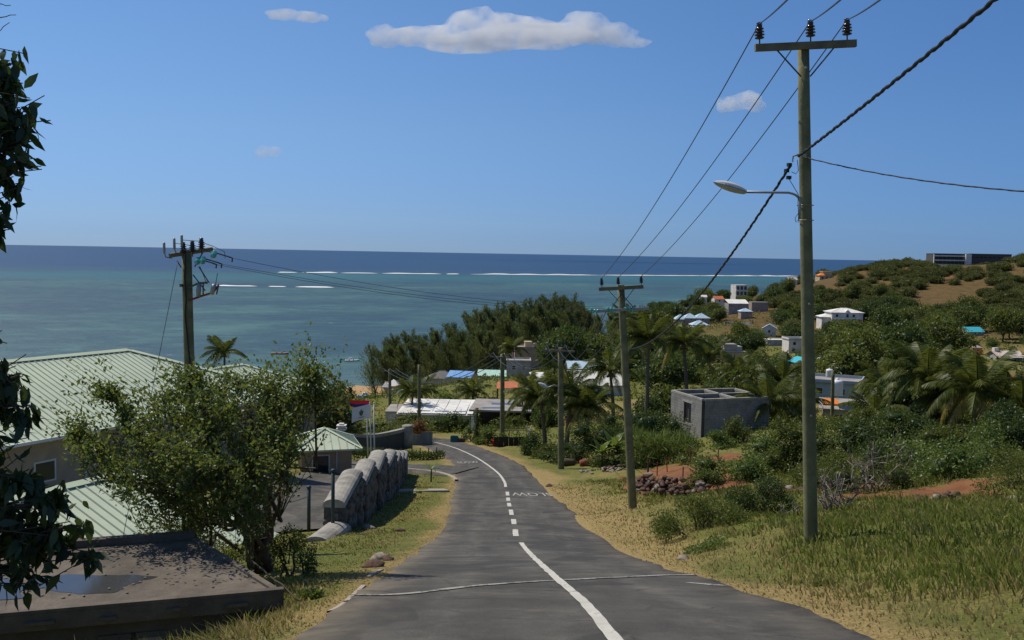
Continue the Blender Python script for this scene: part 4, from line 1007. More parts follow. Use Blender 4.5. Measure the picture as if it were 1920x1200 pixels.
# guard house
gb = ground_at(608, 56); gh = empty('guard_house', gb, 'small guard house with a pyramid mint green roof behind the wall', 'guard house')
ze = P(610, 838, 55).z-gb.z; zr = P(602, 797, 57).z-gb.z; hw = 1.95; ya = 0.30
Rm = Matrix.Rotation(ya, 4, 'Z'); cs_ = [Rm @ Vector((x*hw, y*hw, ze)) for x, y in ((-1, -1), (1, -1), (1, 1), (-1, 1))]
hip_roof(gh, cs_, zr, hw, 0.42, (0, 1, 2, 3), ridge_w=0.10, rib_h=0.05)
b = MB(); iw = 1.42
for (x, y, sx, sy) in ((0, -iw+.08, 2*iw, .16), (0, iw-.08, 2*iw, .16), (-iw+.08, 0, .16, 2*iw-.322), (iw-.08, 0, .16, 2*iw-.322)): b.box(Rm @ Vector((x, y, (ze-.09)/2-.3)), sx, sy, ze-.09+.6, ya)
b.build('wall', M['beige'], gh)
b = MB(); b.box((0, 0, ze-.055), 2*hw-.1, 2*hw-.1, .06, ya); b.build('soffit', M['white_wall'], gh)
for k in range(4):
    b = MB(); a_ = ya+k*math.pi/2; q_ = Matrix.Rotation(a_, 4, 'Z') @ Vector((0, -hw-.02, ze-.03)); b.box(q_, 2*hw-.05, .04, .1, a_); b.build('fascia', M['mint_trim'], gh)
win(gh, Rm @ Vector((-.35, -iw-.004, ze-1.15)), ya, .95, 1.5); win(gh, Rm @ Vector((iw+.004, 0, ze-1.0)), ya+math.pi/2, .8, 1.0)
b = MB(); b.tube([Rm @ Vector((.55, -iw-.05, 0)), Rm @ Vector((.55, -iw-.05, ze-.1))], .04, 8); b.build('downpipe', M['gutter'], gh, True)
# little white stepped lantern behind the guard house
lb = P(640, 800, 62); ln = empty('pillar', ground_at(640, 62), 'white stepped pillar top behind the guard house roof', 'pillar'); dz = lb.z-ln.location.z
b = MB(); b.box((0, 0, dz/2-.2), .35, .35, dz-.0); b.build('shaft', M['concrete'], ln)
for z, s_ in ((0, .62), (.12, .45), (.22, .60), (.33, .3)):
    b = MB(); b.box((0, 0, dz-.15+z), s_, s_, .1); b.build('tier', M['white_wall'], ln)
# flag poles with two flags
fps = []
for k, (px, Y, top, lab) in enumerate(((690, 66, 752, 'slim white flag pole nearest the guard house'), (696, 65, 756, 'middle slim white flag pole carrying the white flag'), (702.5, 64.5, 757, 'slim white flag pole nearest the road, without a flag'))):
    g_ = ground_at(px, Y); tp = P(px-2.5 if k < 2 else px-1.5, top, Y); o = empty('flag_pole', g_, lab, 'flag pole', 'flag poles')
    b = MB(); b.tube([(0, 0, -.2), tp-g_], [.055, .035], 8); b.build('mast', M['gutter'], o, True)
    b = MB(); b.tube_z([(.01, 0), (.05, .03), (.05, .07), (.01, .1)], 8, tp-g_); b.build('finial', M['gutter'], o, True); fps.append(tp)
def flag(label, hoist, w, h, bands, ph, droop):
    root = empty('flag', hoist, label, 'flag'); K, J = 16, 4
    def pt(u, v): 
        a = 0.10*u*math.sin(u*7+ph+v*1.3); return Vector((-u*w*.96, a*w*.7-.02, -v*h-droop*u*u*w+0.05*math.sin(u*6+ph)*u))
    for nm, m_, v0, v1 in bands:
        b = MB(); vs = []; fs = []
        for i in range(K+1):
            for j in range(J+1): vs.append(pt(i/K, v0+(v1-v0)*j/J)+Vector((0, -.004, 0)))
        for i in range(K+1):
            for j in range(J+1): vs.append(pt(i/K, v0+(v1-v0)*j/J)+Vector((0, .004, 0)))
        o_ = (K+1)*(J+1)
        for i in range(K):
            for j in range(J):
                q_ = i*(J+1)+j; fs.append((q_, q_+1, q_+J+2, q_+J+1)); q_ += o_; fs.append((q_, q_+J+1, q_+J+2, q_+1))
        b.v, b.f = [tuple(v) for v in vs], fs; b.build(nm, m_, root, True)
    return root, pt
flag('red, blue, yellow and green striped flag flying behind the white flag', P(693.5, 751.0, 65.7), 1.42, 0.95, [('stripe', M['flag_red'], 0, .25), ('stripe', M['flag_blue'], .25, .5), ('stripe', M['flag_yellow'], .5, .75), ('stripe', M['flag_green'], .75, 1)], 0.6, -0.02)
fw, pt = flag('white flag with a small dark green crest', P(696, 758.0, 64.6), 1.35, 0.95, [('cloth', M['flag_white'], 0, 1)], 2.2, 0.30)
b = MB(); vs = [pt(.52, .5)+Vector((0, -.02, 0))]
crest = [(.40, .42), (.42, .36), (.47, .36), (.485, .27), (.515, .22), (.545, .27), (.56, .36), (.61, .36), (.63, .42), (.615, .55), (.58, .66), (.52, .72), (.455, .66), (.415, .55)]
vs += [pt(u, v)+Vector((0, -.02, 0)) for u, v in crest]
b.add(vs, [(0, i+1, (i+1) % len(crest)+1) for i in range(len(crest))]); b.build('crest', M['flag_crest'], fw)
b = MB(); b.add([pt(u, v)+Vector((0, -.02, 0)) for u, v in ((.36, .80), (.68, .80), (.68, .84), (.36, .84))], [(0, 1, 2, 3)]); b.build('motto_band', M['flag_crest'], fw)
# curved boundary wall with coping and end pier, behind the hedge
cw_pts = catmull(np.array([tuple(P(x, y, Y)) for x, y, Y in ((655, 816, 74), (680, 818, 77), (705, 817.5, 79.5), (730, 813, 81.5), (757, 806.5, 83.5))]), 0.6)
bw = empty('boundary_wall', tuple(cw_pts[0]), 'low dark wall with a curved pale coping behind the hedge', 'wall'); O = cw_pts[0]
for nm, m_, hw, z0, z1 in (('wall_face', M['dark_wall'], .12, None, -.10), ('coping', M['concrete'], .20, -.10, .18)):
    b = MB(); vs = []; fs = []; t = np.gradient(cw_pts, axis=0); t[:, 2] = 0; t /= np.linalg.norm(t, axis=1, keepdims=True)
    for i, p_ in enumerate(cw_pts):
        n_ = Vector((t[i][1], -t[i][0], 0))
        zb = (g1(p_[0], p_[1])-.3) if z0 is None else p_[2]+z0
        for o, z in ((-hw, zb), (-hw, p_[2]+z1), (hw, p_[2]+z1), (hw, zb)): vs.append((p_[0]+n_.x*o-O[0], p_[1]+n_.y*o-O[1], z-O[2]))
    for i in range(len(cw_pts)-1):
        for k in range(4): fs.append((i*4+k, i*4+(k+1) % 4, i*4+4+(k+1) % 4, i*4+4+k))
    fs += [(3, 2, 1, 0), tuple((len(cw_pts)-1)*4+k for k in range(4))]
    b.v, b.f = vs, fs; b.build(nm, m_, bw)
pp = Vector(cw_pts[-1])-Vector(O); b = MB(); b.tube_z([(.48, -2.0), (.48, .45), (.42, .52)], 14, pp+Vector((.3, .2, -.1))); b.build('end_pier', M['concrete'], bw, True)
# corrugated fence sheets
fa, fb = ground_at(772, 90), ground_at(811, 93); fr = empty('corrugated_fence', fa, 'weathered grey green corrugated fence beside the bend', 'fence')
nS = 7
for k in range(nS):
    a = fa.lerp(fb, k/nS)-fa; c_ = fa.lerp(fb, (k+1)/nS)-fa; h = 1.05 if k < 3 else 1.25
    b = MB(); vs = []; fs = []; J = 12
    for j in range(J+1):
        q_ = a.lerp(c_, j/J*.985); zo = g1(q_.x+fa.x, q_.y+fa.y)-fa.z; off_ = .035*(1 if j % 2 else -1)
        for dy in (0, .012): vs += [(q_.x, q_.y+off_+dy, zo-.1), (q_.x, q_.y+off_+dy, zo+h+rnd.uniform(-.01, .01))]
    for j in range(J): fs += [(4*j, 4*j+4, 4*j+5, 4*j+1), (4*j+2, 4*j+3, 4*j+7, 4*j+6)]
    b.v, b.f = vs, fs; b.build('sheet', mat('fence_sheet', (0.42+.05*(k % 3), 0.48+.03*(k % 2), 0.44), 0.6, .15, 2, dirt=(.30, .30, .26)), fr)

# ------------------------------------------------------------------ flat concrete roof of the shed below the road
z0 = 29.655
Cn = [Vector((-2.83, 11.9, z0)), Vector((-4.72, 14.2, z0)), Vector((-9.6, 12.55, z0)), Vector((-9.6, 9.75, z0))]   # right corner, back, left back, left front
sh = empty('concrete_shed', (-6, 12, 27.6), 'low shed with a stained flat concrete roof holding a puddle', 'shed'); O = Vector((-6, 12, 27.6))
def slab(poly, z1, z2):
    b = MB(); n_ = len(poly); b.add([Vector((p_.x, p_.y, z1))-O for p_ in poly]+[Vector((p_.x, p_.y, z2))-O for p_ in poly], [tuple(range(n_))[::-1], tuple(range(n_, 2*n_))]+[(i, (i+1) % n_, (i+1) % n_+n_, i+n_) for i in range(n_)]); return b
M['roof_conc'] = mat('stained_roof_concrete', (0.135, 0.115, 0.094), 0.88, 0.4, 1.6, 0.5, 22, dirt=(0.07, 0.062, 0.054), dscale=0.9)
M['shed_wall'] = mat('dark_shed_wall', (0.10, 0.09, 0.075), 0.9, 0.3, 2, 0.3, 15)
# roof top as a gently uneven, finely divided sheet
def inset_poly(poly, d):
    c_ = sum(poly, Vector())/len(poly); return [p_+(c_-p_).normalized()*d for p_ in poly]
slab(Cn, z0-.20, z0).build('roof_slab', M['roof_conc'], sh)
wallp = inset_poly(Cn, .28); slab(wallp, 26.6, z0-.203).build('wall', M['shed_wall'], sh)
def lip(a, bq, w, h, nm, mtl):
    d = (bq-a).normalized(); n_ = Vector((d.y, -d.x, 0))*w; b = MB()
    b.add([v-O for v in (a, bq, bq+n_, a+n_)]+[v+Vector((0, 0, h))-O for v in (a, bq, bq+n_, a+n_)], [(3, 2, 1, 0), (4, 5, 6, 7), (0, 1, 5, 4), (1, 2, 6, 5), (2, 3, 7, 6), (3, 0, 4, 7)]); b.build(nm, mtl, sh)
up3 = Vector((0, 0, .003))
lip(Cn[2]+up3, Cn[1]+up3, .14, .10, 'parapet', M['roof_conc'])
lip(Cn[3]+up3, Cn[0]+up3, -.10, .045, 'roof_edge', M['roof_conc']); lip(Cn[1]+Vector((.05, -.1, .003)), Cn[0]+Vector((-.1, .1, .003)), .08, .03, 'roof_edge', M['roof_conc'])
# puddle: irregular film of water
def film(cx_, cy_, rx, ry, dz, seed, nm):
    b = MB(); n_ = 60; vs = [Vector((cx_, cy_, z0+dz))-O]; 
    for k in range(n_):
        a = 2*math.pi*k/n_; r = 1+.45*mnoise.noise(Vector((math.cos(a)*1.6+seed, math.sin(a)*1.6, seed)))+.2*mnoise.noise(Vector((math.cos(a)*5+seed, math.sin(a)*5, seed)))
        vs.append(Vector((cx_+math.cos(a)*rx*r, cy_+math.sin(a)*ry*r, z0+dz))-O)
    b.add(vs, [(0, k+1, (k+1) % n_+1) for k in range(n_)]); b.build(nm, M['puddle'], sh)
film(-5.45, 12.15, 0.80, 0.34, .004, 3.3, 'puddle'); film(-7.2, 11.75, 1.1, 0.5, .007, 8.1, 'puddle')
for k in range(26):
    o = link('dry_leaf', rock_mesh('dry_leaf', M['dead_wood'], rng, 1, .4, (.03, .018, .004)), sh, Vector((rnd.uniform(-6.6, -4.2), rnd.uniform(11.5, 12.9), z0+.012))-O, rnd.uniform(0, 6))
# two pale windows in its front wall
dF = (Cn[0]-Cn[3]).normalized(); yF = math.atan2(dF.y, dF.x); nF = Vector((dF.y, -dF.x, 0))
for px in (212, 275):
    q_ = P(px, 1203, 10.9); t_ = (q_-wallp[3]).dot(dF); q_ = wallp[3]+dF*t_+nF*.004; w_o = win(sh, Vector((q_.x, q_.y, z0-.68))-O, yF, .36, .55, frame_m=M['shed_wall']); w_o.children[0].data.materials[0] = M['flat_grey']
for k in range(9):
    a = Cn[3].lerp(Cn[0], .08+k*.105); o = link('drip_block', MB().box((0, 0, 0), rnd.uniform(.1, .35), .05, rnd.uniform(.02, .05)).mesh('drip_block', M['roof_conc']), sh, a+nF*.025+Vector((0, 0, -rnd.uniform(.04, .15)))-O, yF)
# ------------------------------------------------------------------ houses of the village
HRECT = []      # (x0, y0, x1, y1, depth) areas of the photograph where a building must stay in view
def house(name, label, cat, px, py, Y, w, d, h, yaw=0.0, roof='flat', rh=0.3, wall='white_wall', roofm='white_roof', wins=(), over=0.25, keep=None, par=0.0, sink=4.0, group=None):
    """py = pixel row of the foot of the front wall; w along the front; wins = (side, along 0..1, height m, width, height)"""
    q = P(px, py, Y); root = empty(name, q, label, cat, group, yaw)
    root.location = q + Vector((-math.sin(yaw), math.cos(yaw), 0))*(d/2)
    b = MB(); t = 0.14
    b.box((0, -d/2+t/2, (h-sink)/2), w, t, h+sink); b.box((0, d/2-t/2, (h-sink)/2), w, t, h+sink)
    for s in (-1, 1): b.box((s*(w/2-t/2), 0, (h-sink)/2), t, d-2*t-.004, h+sink)
    b.build('wall', M[wall], root)
    ow, od = w/2+over, d/2+over
    r = MB()
    if roof == 'flat':
        r.box((0, 0, h+.09), 2*ow, 2*od, .174); r.build('roof', M[roofm], root)
        if par:
            p_ = MB()
            for s in (-1, 1): p_.box((0, s*(od-.08), h+.18+par/2), 2*ow, .16, par)
            for s in (-1, 1): p_.box((s*(ow-.08), 0, h+.18+par/2), .16, 2*od-.324, par)
            p_.build('parapet', M[wall], root)
    elif roof in ('hip', 'pyramid'):
        rl = max(0.001, ow-od) if roof == 'hip' else 0.001
        vs = [(-ow, -od, h), (ow, -od, h), (ow, od, h), (-ow, od, h), (-rl, 0, h+rh), (rl, 0, h+rh)]
        vs += [(x, y, z-.10) for x, y, z in vs[:4]]
        r.add(vs, [(0, 1, 5, 4), (1, 2, 5), (2, 3, 4, 5), (3, 0, 4), (0, 6, 7, 1), (1, 7, 8, 2), (2, 8, 9, 3), (3, 9, 6, 0), (9, 8, 7, 6)]); r.build('roof', M[roofm], root)
        for a, c in (((-ow, -od, h), (-rl, 0, h+rh)), ((ow, -od, h), (rl, 0, h+rh)), ((-rl, 0, h+rh), (rl, 0, h+rh))):
            k = MB(); k.tube([Vector(a)+Vector((0, 0, .02)), Vector(c)+Vector((0, 0, .03))], .05, 5); k.build('ridge', M[roofm], root)
    elif roof in ('gable', 'gable_x'):
        if roof == 'gable': vs = [(-ow, -od, h), (ow, -od, h), (ow, od, h), (-ow, od, h), (-ow, 0, h+rh), (ow, 0, h+rh)]
        else: vs = [(-ow, od, h), (-ow, -od, h), (ow, -od, h), (ow, od, h), (0, od, h+rh), (0, -od, h+rh)]
        fs = [(0, 1, 5, 4), (2, 3, 4, 5)] if roof == 'gable' else [(1, 0, 4, 5), (3, 2, 5, 4)]
        lo = [(x, y, z-.09) for x, y, z in vs]; n_ = len(vs)
        r.add(vs+lo, fs+[tuple(i+n_ for i in f[::-1]) for f in fs]+[(0, n_, n_+1, 1), (2, n_+2, n_+3, 3)]); r.build('roof', M[roofm], root)
        g = MB(); hw, hd = (w/2-.02, d/2-.02)
        if roof == 'gable': g.add([(-hw, -hd, h-.02), (-hw, hd, h-.02), (-hw, 0, h+rh*.92)], [(0, 2, 1)]).add([(hw, -hd, h-.02), (hw, hd, h-.02), (hw, 0, h+rh*.92)], [(0, 1, 2)])
        else: g.add([(-hw, -hd, h-.02), (hw, -hd, h-.02), (0, -hd, h+rh*.92)], [(0, 1, 2)]).add([(-hw, hd, h-.02), (hw, hd, h-.02), (0, hd, h+rh*.92)], [(0, 2, 1)])
        g.build('gable_end', M[wall], root)
        nr = max(4, int((2*ow if roof == 'gable' else 2*od)/1.2))
        for k in range(1, nr):       # sheet seams
            s = MB(); u = -1+2*k/nr
            for sg in (-1, 1):
                if roof == 'gable': s.tube([(u*ow, sg*od, h+.012), (u*ow, 0, h+rh+.012)], .025, 4)
                else: s.tube([(sg*ow, u*od, h+.012), (0, u*od, h+rh+.012)], .025, 4)
            s.build('seam', M[roofm], root)
    elif roof == 'mono':
        vs = [(-ow, -od, h), (ow, -od, h), (ow, od, h+rh), (-ow, od, h+rh)]
        r.add(vs+[(x, y, z-.1) for x, y, z in vs], [(0, 1, 2, 3), (7, 6, 5, 4), (0, 4, 5, 1), (1, 5, 6, 2), (2, 6, 7, 3), (3, 7, 4, 0)]); r.build('roof', M[roofm], root)
        g = MB(); g.box((0, od-over-t/2, h+rh/2-.08), w, t, rh-.1); g.build('upper_wall', M[wall], root)
    for wd in wins:
        side, u, zz, ww, hh = wd[:5]
        if side == 'f': c, a = Vector(((u-.5)*w, -d/2-.004, zz)), 0
        elif side == 'r': c, a = Vector((w/2+.004, (u-.5)*d, zz)), math.pi/2
        else: c, a = Vector((-w/2-.004, (u-.5)*d, zz)), -math.pi/2
        f = win(root, c, a, ww, hh, frame_m=M['gutter'] if len(wd) < 6 else M[wd[5]])
    if keep: HRECT.append((*keep, Y, .04 if cat in ('hotel', 'villa') else .22))
    return root
def part(root, nm, m_, *boxes):
    b = MB()
    for bx in boxes: b.box(bx[:3], *bx[3:6], *(bx[6:] or ()))
    return b.build(nm, M[m_], root)
def tank(loc, r, h, label):
    o = empty('water_tank', loc, label, 'water tank', 'white rooftop water tanks')
    b = MB(); prof = [(r*.96, 0)]
    for k in range(5): prof += [(r, h*.18*k+.02*h), (r*.95, h*.18*k+.15*h)]
    prof += [(r*.8, h*.95), (r*.3, h)]; b.tube_z(prof, 16, (0, 0, 0)); b.build('drum', M['tank'], o, True)
    b = MB(); b.tube_z([(r*.28, h*.98), (r*.28, h*1.08), (r*.1, h*1.1)], 12, (0, 0, 0)); b.build('lid', M['tank'], o, True); return o
Wd = [('f', .2, 1.5, 1.0, 1.0), ('f', .5, 1.5, 1.0, 1.0), ('f', .8, 1.5, 1.0, 1.0)]
# near village row
h1 = house('flat_house', 'long house with a weathered white flat roof beside the bend', 'house', 820, 806, 123, 10.4, 12, 2.0, -0.02, 'mono', .12, 'grey_wall', 'white_roof', [('f', .86, 1.1, .9, .9), ('f', .68, 1.1, .9, .9)], .15, (770, 752, 888, 806))
for k in range(7):
    q = MB(); q.box((-4.6+k*1.5, 0, 2.10+rnd.uniform(.02, .06)), 1.42, 12.0, .06, rnd.uniform(-.01, .01)); q.build('roof_sheet', M['white_roof'], h1)
for k in range(3): q = MB(); q.box((-2+k*2.4, -4.4, 2.19), 1.8, .7, .012, .05*k); q.build('puddle', M['puddle'], h1)
h1b = house('flat_house', 'low grey roofed annex at the end of the white flat roof', 'house', 748, 800, 128, 3.6, 6, 1.9, 0, 'flat', .2, 'grey_wall', 'flat_grey', [], .1, (730, 768, 775, 790))
cp_ = empty('carport', P(935, 815, 118), 'grey carport roof on posts with rain puddles', 'carport'); zt = P(935, 777, 114).z-cp_.location.z
part(cp_, 'roof', 'flat_grey', (0.4, 2.5, zt+.05, 7.6, 9, .22, -.06))
for k, (x, y) in enumerate(((-3.0, -1.6), (2.8, -1.6), (-2.8, 6.4), (3.2, 6.3), (-3.1, 2.2))): part(cp_, 'post', 'mortar' if k else 'white_wall', (x, y, (zt-.06)/2-1, .28, .28, zt-.06+2))
part(cp_, 'back_wall', 'dark_wall', (.4, 6.7, zt/2-1.05, 7.0, .2, zt+1.9))
for (x, y, sx, sy) in ((-.8, -.2, 2.6, 1.1), (.8, 3.2, 3.6, 1.4)): part(cp_, 'puddle', 'puddle', (x, y, zt+.165, sx, sy, .012, .1))
HRECT.append((875, 748, 990, 806, 118, .2))
bl = house('blue_roof_house', 'small house with a bright blue pitched roof', 'house', 860, 724, 182, 4.6, 4.5, 1.7, -.25, 'gable', 1.0, 'cream', 'blue_roof', [('f', .5, .9, .9, .7)], .2, (835, 690, 890, 720))
house('mint_sheet_house', 'low house with pale mint roof sheets behind palms', 'house', 928, 720, 188, 7.0, 5, 1.6, -.1, 'gable', .9, 'grey_wall', 'pale_mint', [('f', .3, .8, .8, .7)], .2, (896, 686, 962, 706))
house('stone_hut', 'round-roofed brown hut beside the blue roof', 'hut', 827, 727, 186, 5.2, 4, 1.8, 0, 'hip', 1.3, 'pink_wall', 'slate', [('f', .5, .9, .9, .8)], .2, (808, 705, 848, 722))
pk = house('block_house', 'pinkish block house below the casuarinas', 'house', 988, 680, 214, 5.6, 6, 3.1, .1, 'flat', .2, 'pink_wall', 'flat_grey', [('f', .25, 1.9, .7, .7), ('r', .4, 1.9, .8, .8)], .05, (964, 645, 1012, 678), .3)
part(pk, 'upper_block', 'cream', (.6, .5, 3.9, 1.6, 2.2, 1.2)); part(pk, 'stair_wall', 'pink_wall', (2.2, -.6, 3.7, 1.1, 1.2, .9))
house('block_house', 'whitish grey two window block house under the pinkish one', 'house', 972, 706, 182, 4.6, 5, 2.7, 0, 'flat', .2, 'grey_wall', 'flat_grey', [('f', .3, 1.7, .7, .8), ('f', .72, 1.7, .7, .8)], .05, (950, 675, 998, 702), .25)
og = empty('shade_shelter', P(950, 742, 148), 'orange sheet roof on posts among palms', 'shade roof'); 
b = MB(); b.add([(-1.6, 0, 1.1), (1.7, 0, 1.25), (1.6, 2.2, 2.0), (-1.5, 2.2, 1.9), (-1.6, 0, 1.05), (1.7, 0, 1.2), (1.6, 2.2, 1.95), (-1.5, 2.2, 1.85)], [(0, 1, 2, 3), (7, 6, 5, 4), (0, 4, 5, 1), (1, 5, 6, 2), (2, 6, 7, 3), (3, 7, 4, 0)]); b.build('sheet', M['red_roof'], og)
for x, y, z in ((-1.5, .1, 1.02), (1.6, .1, 1.15), (-1.4, 2.1, 1.75), (1.5, 2.1, 1.85)): part(og, 'post', 'bark', (x, y, z/2-1, .12, .12, z+2))
part(og, 'side_cloth', 'red_roof', (-2.1, .4, .2, .06, 1.2, 1.3)); HRECT.append((930, 718, 975, 738, 148, .2))
house('white_hall', 'broad white sheet roof behind the palm and the second pole', 'house', 1118, 748, 146, 8.6, 7.5, 2.1, .16, 'gable', 1.9, 'white_wall', 'white_roof', [('f', .3, 1.2, 1., .8), ('r', .5, 1.2, 1., .9)], .3, (1062, 688, 1170, 730))
house('pale_blue_house', 'long pale blue sheet roof above the broad white roof', 'house', 1106, 704, 166, 7.4, 4.5, 1.2, .08, 'gable', 1.1, 'dark_wall', 'pale_blue', [('f', .5, .7, .9, .7)], .2, (1068, 672, 1142, 692))
house('white_shed', 'small white roofed shed half hidden by palm fronds', 'shed', 1016, 722, 160, 2.8, 3, 1.3, .2, 'mono', .5, 'white_wall', 'white_roof', [('f', .5, .8, .8, .6)], .15, (1002, 702, 1030, 716))
# central valley
yv = 350
for k, (px, py, s, lab) in enumerate(((1278, 603, 4.2, 'first and leftmost pale blue pyramid roof of the four pavilions'), (1296, 601, 4.8, 'second pale blue pyramid roof of the four pavilions'), (1318, 601, 5.2, 'third pale blue pyramid roof behind the biggest pavilion'))):
    house('pavilion', lab, 'pavilion', px, py, yv+12, s, s, .9, .1, 'pyramid', 1.8, 'pink_wall', 'pale_blue', [('f', .5, .45, .8, .6)], .3, (px-13, 586, px+13, 602), group='pavilions with pale blue pyramid roofs')
pv = house('pavilion', 'largest pale blue pyramid roof of the pavilions, with a lean-to in front', 'pavilion', 1314, 622, yv, 5.8, 6, 2.4, .06, 'pyramid', 1.7, 'pink_wall', 'pale_blue', [('f', .3, .8, .8, .7), ('f', .7, .8, .8, .7)], .3, (1290, 596, 1334, 618), group='pavilions with pale blue pyramid roofs')
b = MB(); b.add([(-4.2, -3.2, 2.1), (3.0, -3.2, 2.1), (3.0, -4.9, 1.2), (-4.2, -4.9, 1.2), (-4.2, -3.2, 2.0), (3.0, -3.2, 2.0), (3.0, -4.9, 1.1), (-4.2, -4.9, 1.1)], [(3, 2, 1, 0), (4, 5, 6, 7), (2, 3, 7, 6), (0, 1, 5, 4), (1, 2, 6, 5), (3, 0, 4, 7)]); b.build('lean_to_roof', M['pale_blue'], pv)
bh = house('beige_block', 'beige two level block house with a flat roof in the middle of the village', 'house', 1376, 684, 250, 6.6, 7, 3.1, .08, 'flat', .2, 'cream', 'flat_grey', [('r', .4, 1.9, 1, 1)], .05, (1350, 638, 1404, 682), .2)
bh.children[0].data.materials[0] = mat('dull_beige_wall', (.36, .325, .25), .85, .1, .8, dirt=(.28, .25, .20))
part(bh, 'upper_block', 'flat_grey', (-.2, 1.0, 4.2, 3.6, 3.6, 1.9)); part(bh, 'corner_pier', 'white_wall', (-2.9, -3.0, 3.7, .8, .8, .9)); part(bh, 'terrace_wall', 'grey_wall', (2.3, 1.0, 3.9, 1.4, 3.4, 1.3)); part(bh, 'drain', 'dark_wall', (.1, -3.56, 1.4, .18, .08, 3.0))
house('blue_white_house', 'small house with a pale blue hip roof above the dark hedge trees', 'house', 1400, 589, 400, 4.8, 4.5, 1.1, .05, 'hip', 1.3, 'pink_wall', 'pale_blue', [('f', .5, .6, .9, .6)], .3, (1386, 576, 1414, 588))
house('long_wall_building', 'long grey building with a white roof strip below the brown slope', 'building', 1385, 580, 428, 9.2, 6, 2.6, .06, 'mono', 1.6, 'flat_grey', 'white_roof', [('f', .15, 1.4, .8, .8)], .1, (1364, 558, 1408, 578))
house('retaining_wall_house', 'low dark stone yard building beside the long grey one', 'building', 1425, 574, 424, 7.5, 4, 1.6, .1, 'flat', .2, 'pink_wall', 'flat_grey', [], .05, (1408, 564, 1446, 574))
house('red_roof_house', 'white house with an orange red roof among trees by the shore', 'house', 1349, 568, 468, 4.6, 5, 1.8, .2, 'gable', 1.5, 'white_wall', 'red_roof', [('f', .5, 1, .9, .8)], .3, (1334, 552, 1360, 566))
house('white_cottage', 'tiny white cottage behind the orange red roof', 'house', 1319, 564, 480, 3.4, 3, 1.9, 0, 'gable', 1, 'white_wall', 'white_roof', [('f', .5, 1, .8, .8)], .2, (1308, 552, 1328, 562))
wf = house('white_frame_building', 'unfinished white three level frame building by the shore', 'building', 1390, 566, 520, 7.0, 6, 9.0, .25, 'flat', .2, 'white_wall', 'white_wall', [], .05, (1378, 533, 1412, 562), sink=2)
wf.children[0].name = 'wall'
for lv in range(3):
    for k in range(3):
        g = MB(); g.box((-2.2+k*2.2, -3.004, 1.5+lv*3.0), 1.5, .06, 1.9); g.build('opening', M['dark_wall'], wf)  # solid dark panel stands in for the shade inside each open bay
    part(wf, 'balcony_slab', 'white_wall', (-.3, -3.6, .1+lv*3.0, 7.4, 1.2, .25))
house('red_topped_house', 'little white house with a dull red roof at the reef end of the shore', 'house', 1487, 530, 622, 5.5, 5, 1.8, .1, 'gable', 1.7, 'white_wall', 'rust_roof', [('f', .5, 1, 1, 1)], .4, (1474, 516, 1500, 528))
vl = house('cream_villa', 'cream villa with a warm yellow roof on the headland', 'villa', 1550, 527, 640, 10, 7, 3.6, .12, 'flat', .3, 'cream', 'cream', [('f', .2, 2.2, 1.4, 1.4), ('f', .5, 2.2, 1.4, 1.4), ('f', .8, 2.2, 1.4, 1.4)], .4, (1528, 508, 1566, 526))
part(vl, 'upper_floor', 'cream', (1.2, .5, 5.0, 6.0, 5, 2.4)); part(vl, 'upper_roof', 'cream', (1.2, .5, 6.35, 7.2, 6, .3))
b = MB(); b.add([(-5.6, -3.6, 3.7), (0, -3.6, 3.7), (0, 2, 3.7), (-5.6, 2, 3.7), (-2.8, -.8, 5.3)], [(0, 1, 4), (1, 2, 4), (2, 3, 4), (3, 0, 4)]); b.build('porch_roof', M['orange'], vl)
lw = house('white_terrace_house', 'white terraced house just below the cream villa', 'house', 1543, 537, 628, 8.6, 6, 3.4, .12, 'flat', .2, 'white_wall', 'white_roof', [('f', .2, 2, 1.2, 1.4), ('f', .5, 2, 1.2, 1.4), ('f', .8, 2, 1.2, 1.4)], .2, (1528, 524, 1560, 538))
# big white house
bw_ = house('white_house', 'big white two storey house with hip roof and dormer on the slope', 'house', 1588, 619, 360, 11.6, 9, 6.6, .0, 'hip', 1.5, 'white_wall', 'white_roof', [('f', .16, 5.4, .9, 1.1), ('f', .70, 5.4, .9, 1.1), ('f', .10, 3.2, 1.3, 1.4), ('f', .36, 3.2, 1.2, 1.4), ('f', .14, .9, 1.4, 1.2), ('f', .34, .9, 1.4, 1.2)], .45, (1550, 574, 1622, 622))
part(bw_, 'wing', 'white_wall', (-7.4, .6, 1.4, 3.2, 6.4, 6.6)); 
b = MB(); b.add([(-9.5, -2.9, 4.7), (-5.82, -2.9, 4.7), (-5.82, 4.1, 4.7), (-9.5, 4.1, 4.7), (-6.6, -.8, 5.7), (-6.6, 2, 5.7)], [(0, 1, 4), (1, 2, 5, 4), (2, 3, 5), (3, 0, 4, 5)]); b.build('wing_roof', M['white_roof'], bw_)
b = MB(); b.add([(-1.3, -4.7, 6.5), (1.3, -4.7, 6.5), (0, -4.7, 7.7), (-1.3, -2, 6.6), (1.3, -2, 6.6), (0, -1.4, 7.7)], [(0, 1, 2), (1, 4, 5, 2), (3, 0, 2, 5)]); b.build('dormer', M['white_wall'], bw_)
w_ = win(bw_, Vector((0, -4.52, 5.4)), 0, .9, 1.3)
part(bw_, 'balcony_roof', 'white_roof', (-.5, -5.3, 4.35, 9, 1.4, .18)); part(bw_, 'balcony', 'white_wall', (-.3, -5.4, 2.2, 11, 1.6, .25)); part(bw_, 'veranda_shade_panel', 'dark_wall', (3.2, -4.506, 3.1, 2.9, .08, 2.0)); part(bw_, 'orange_panel', 'orange', (5.1, -4.51, 3.1, .9, .1, 1.9))  # the dark veranda panel paints the shade of its recess
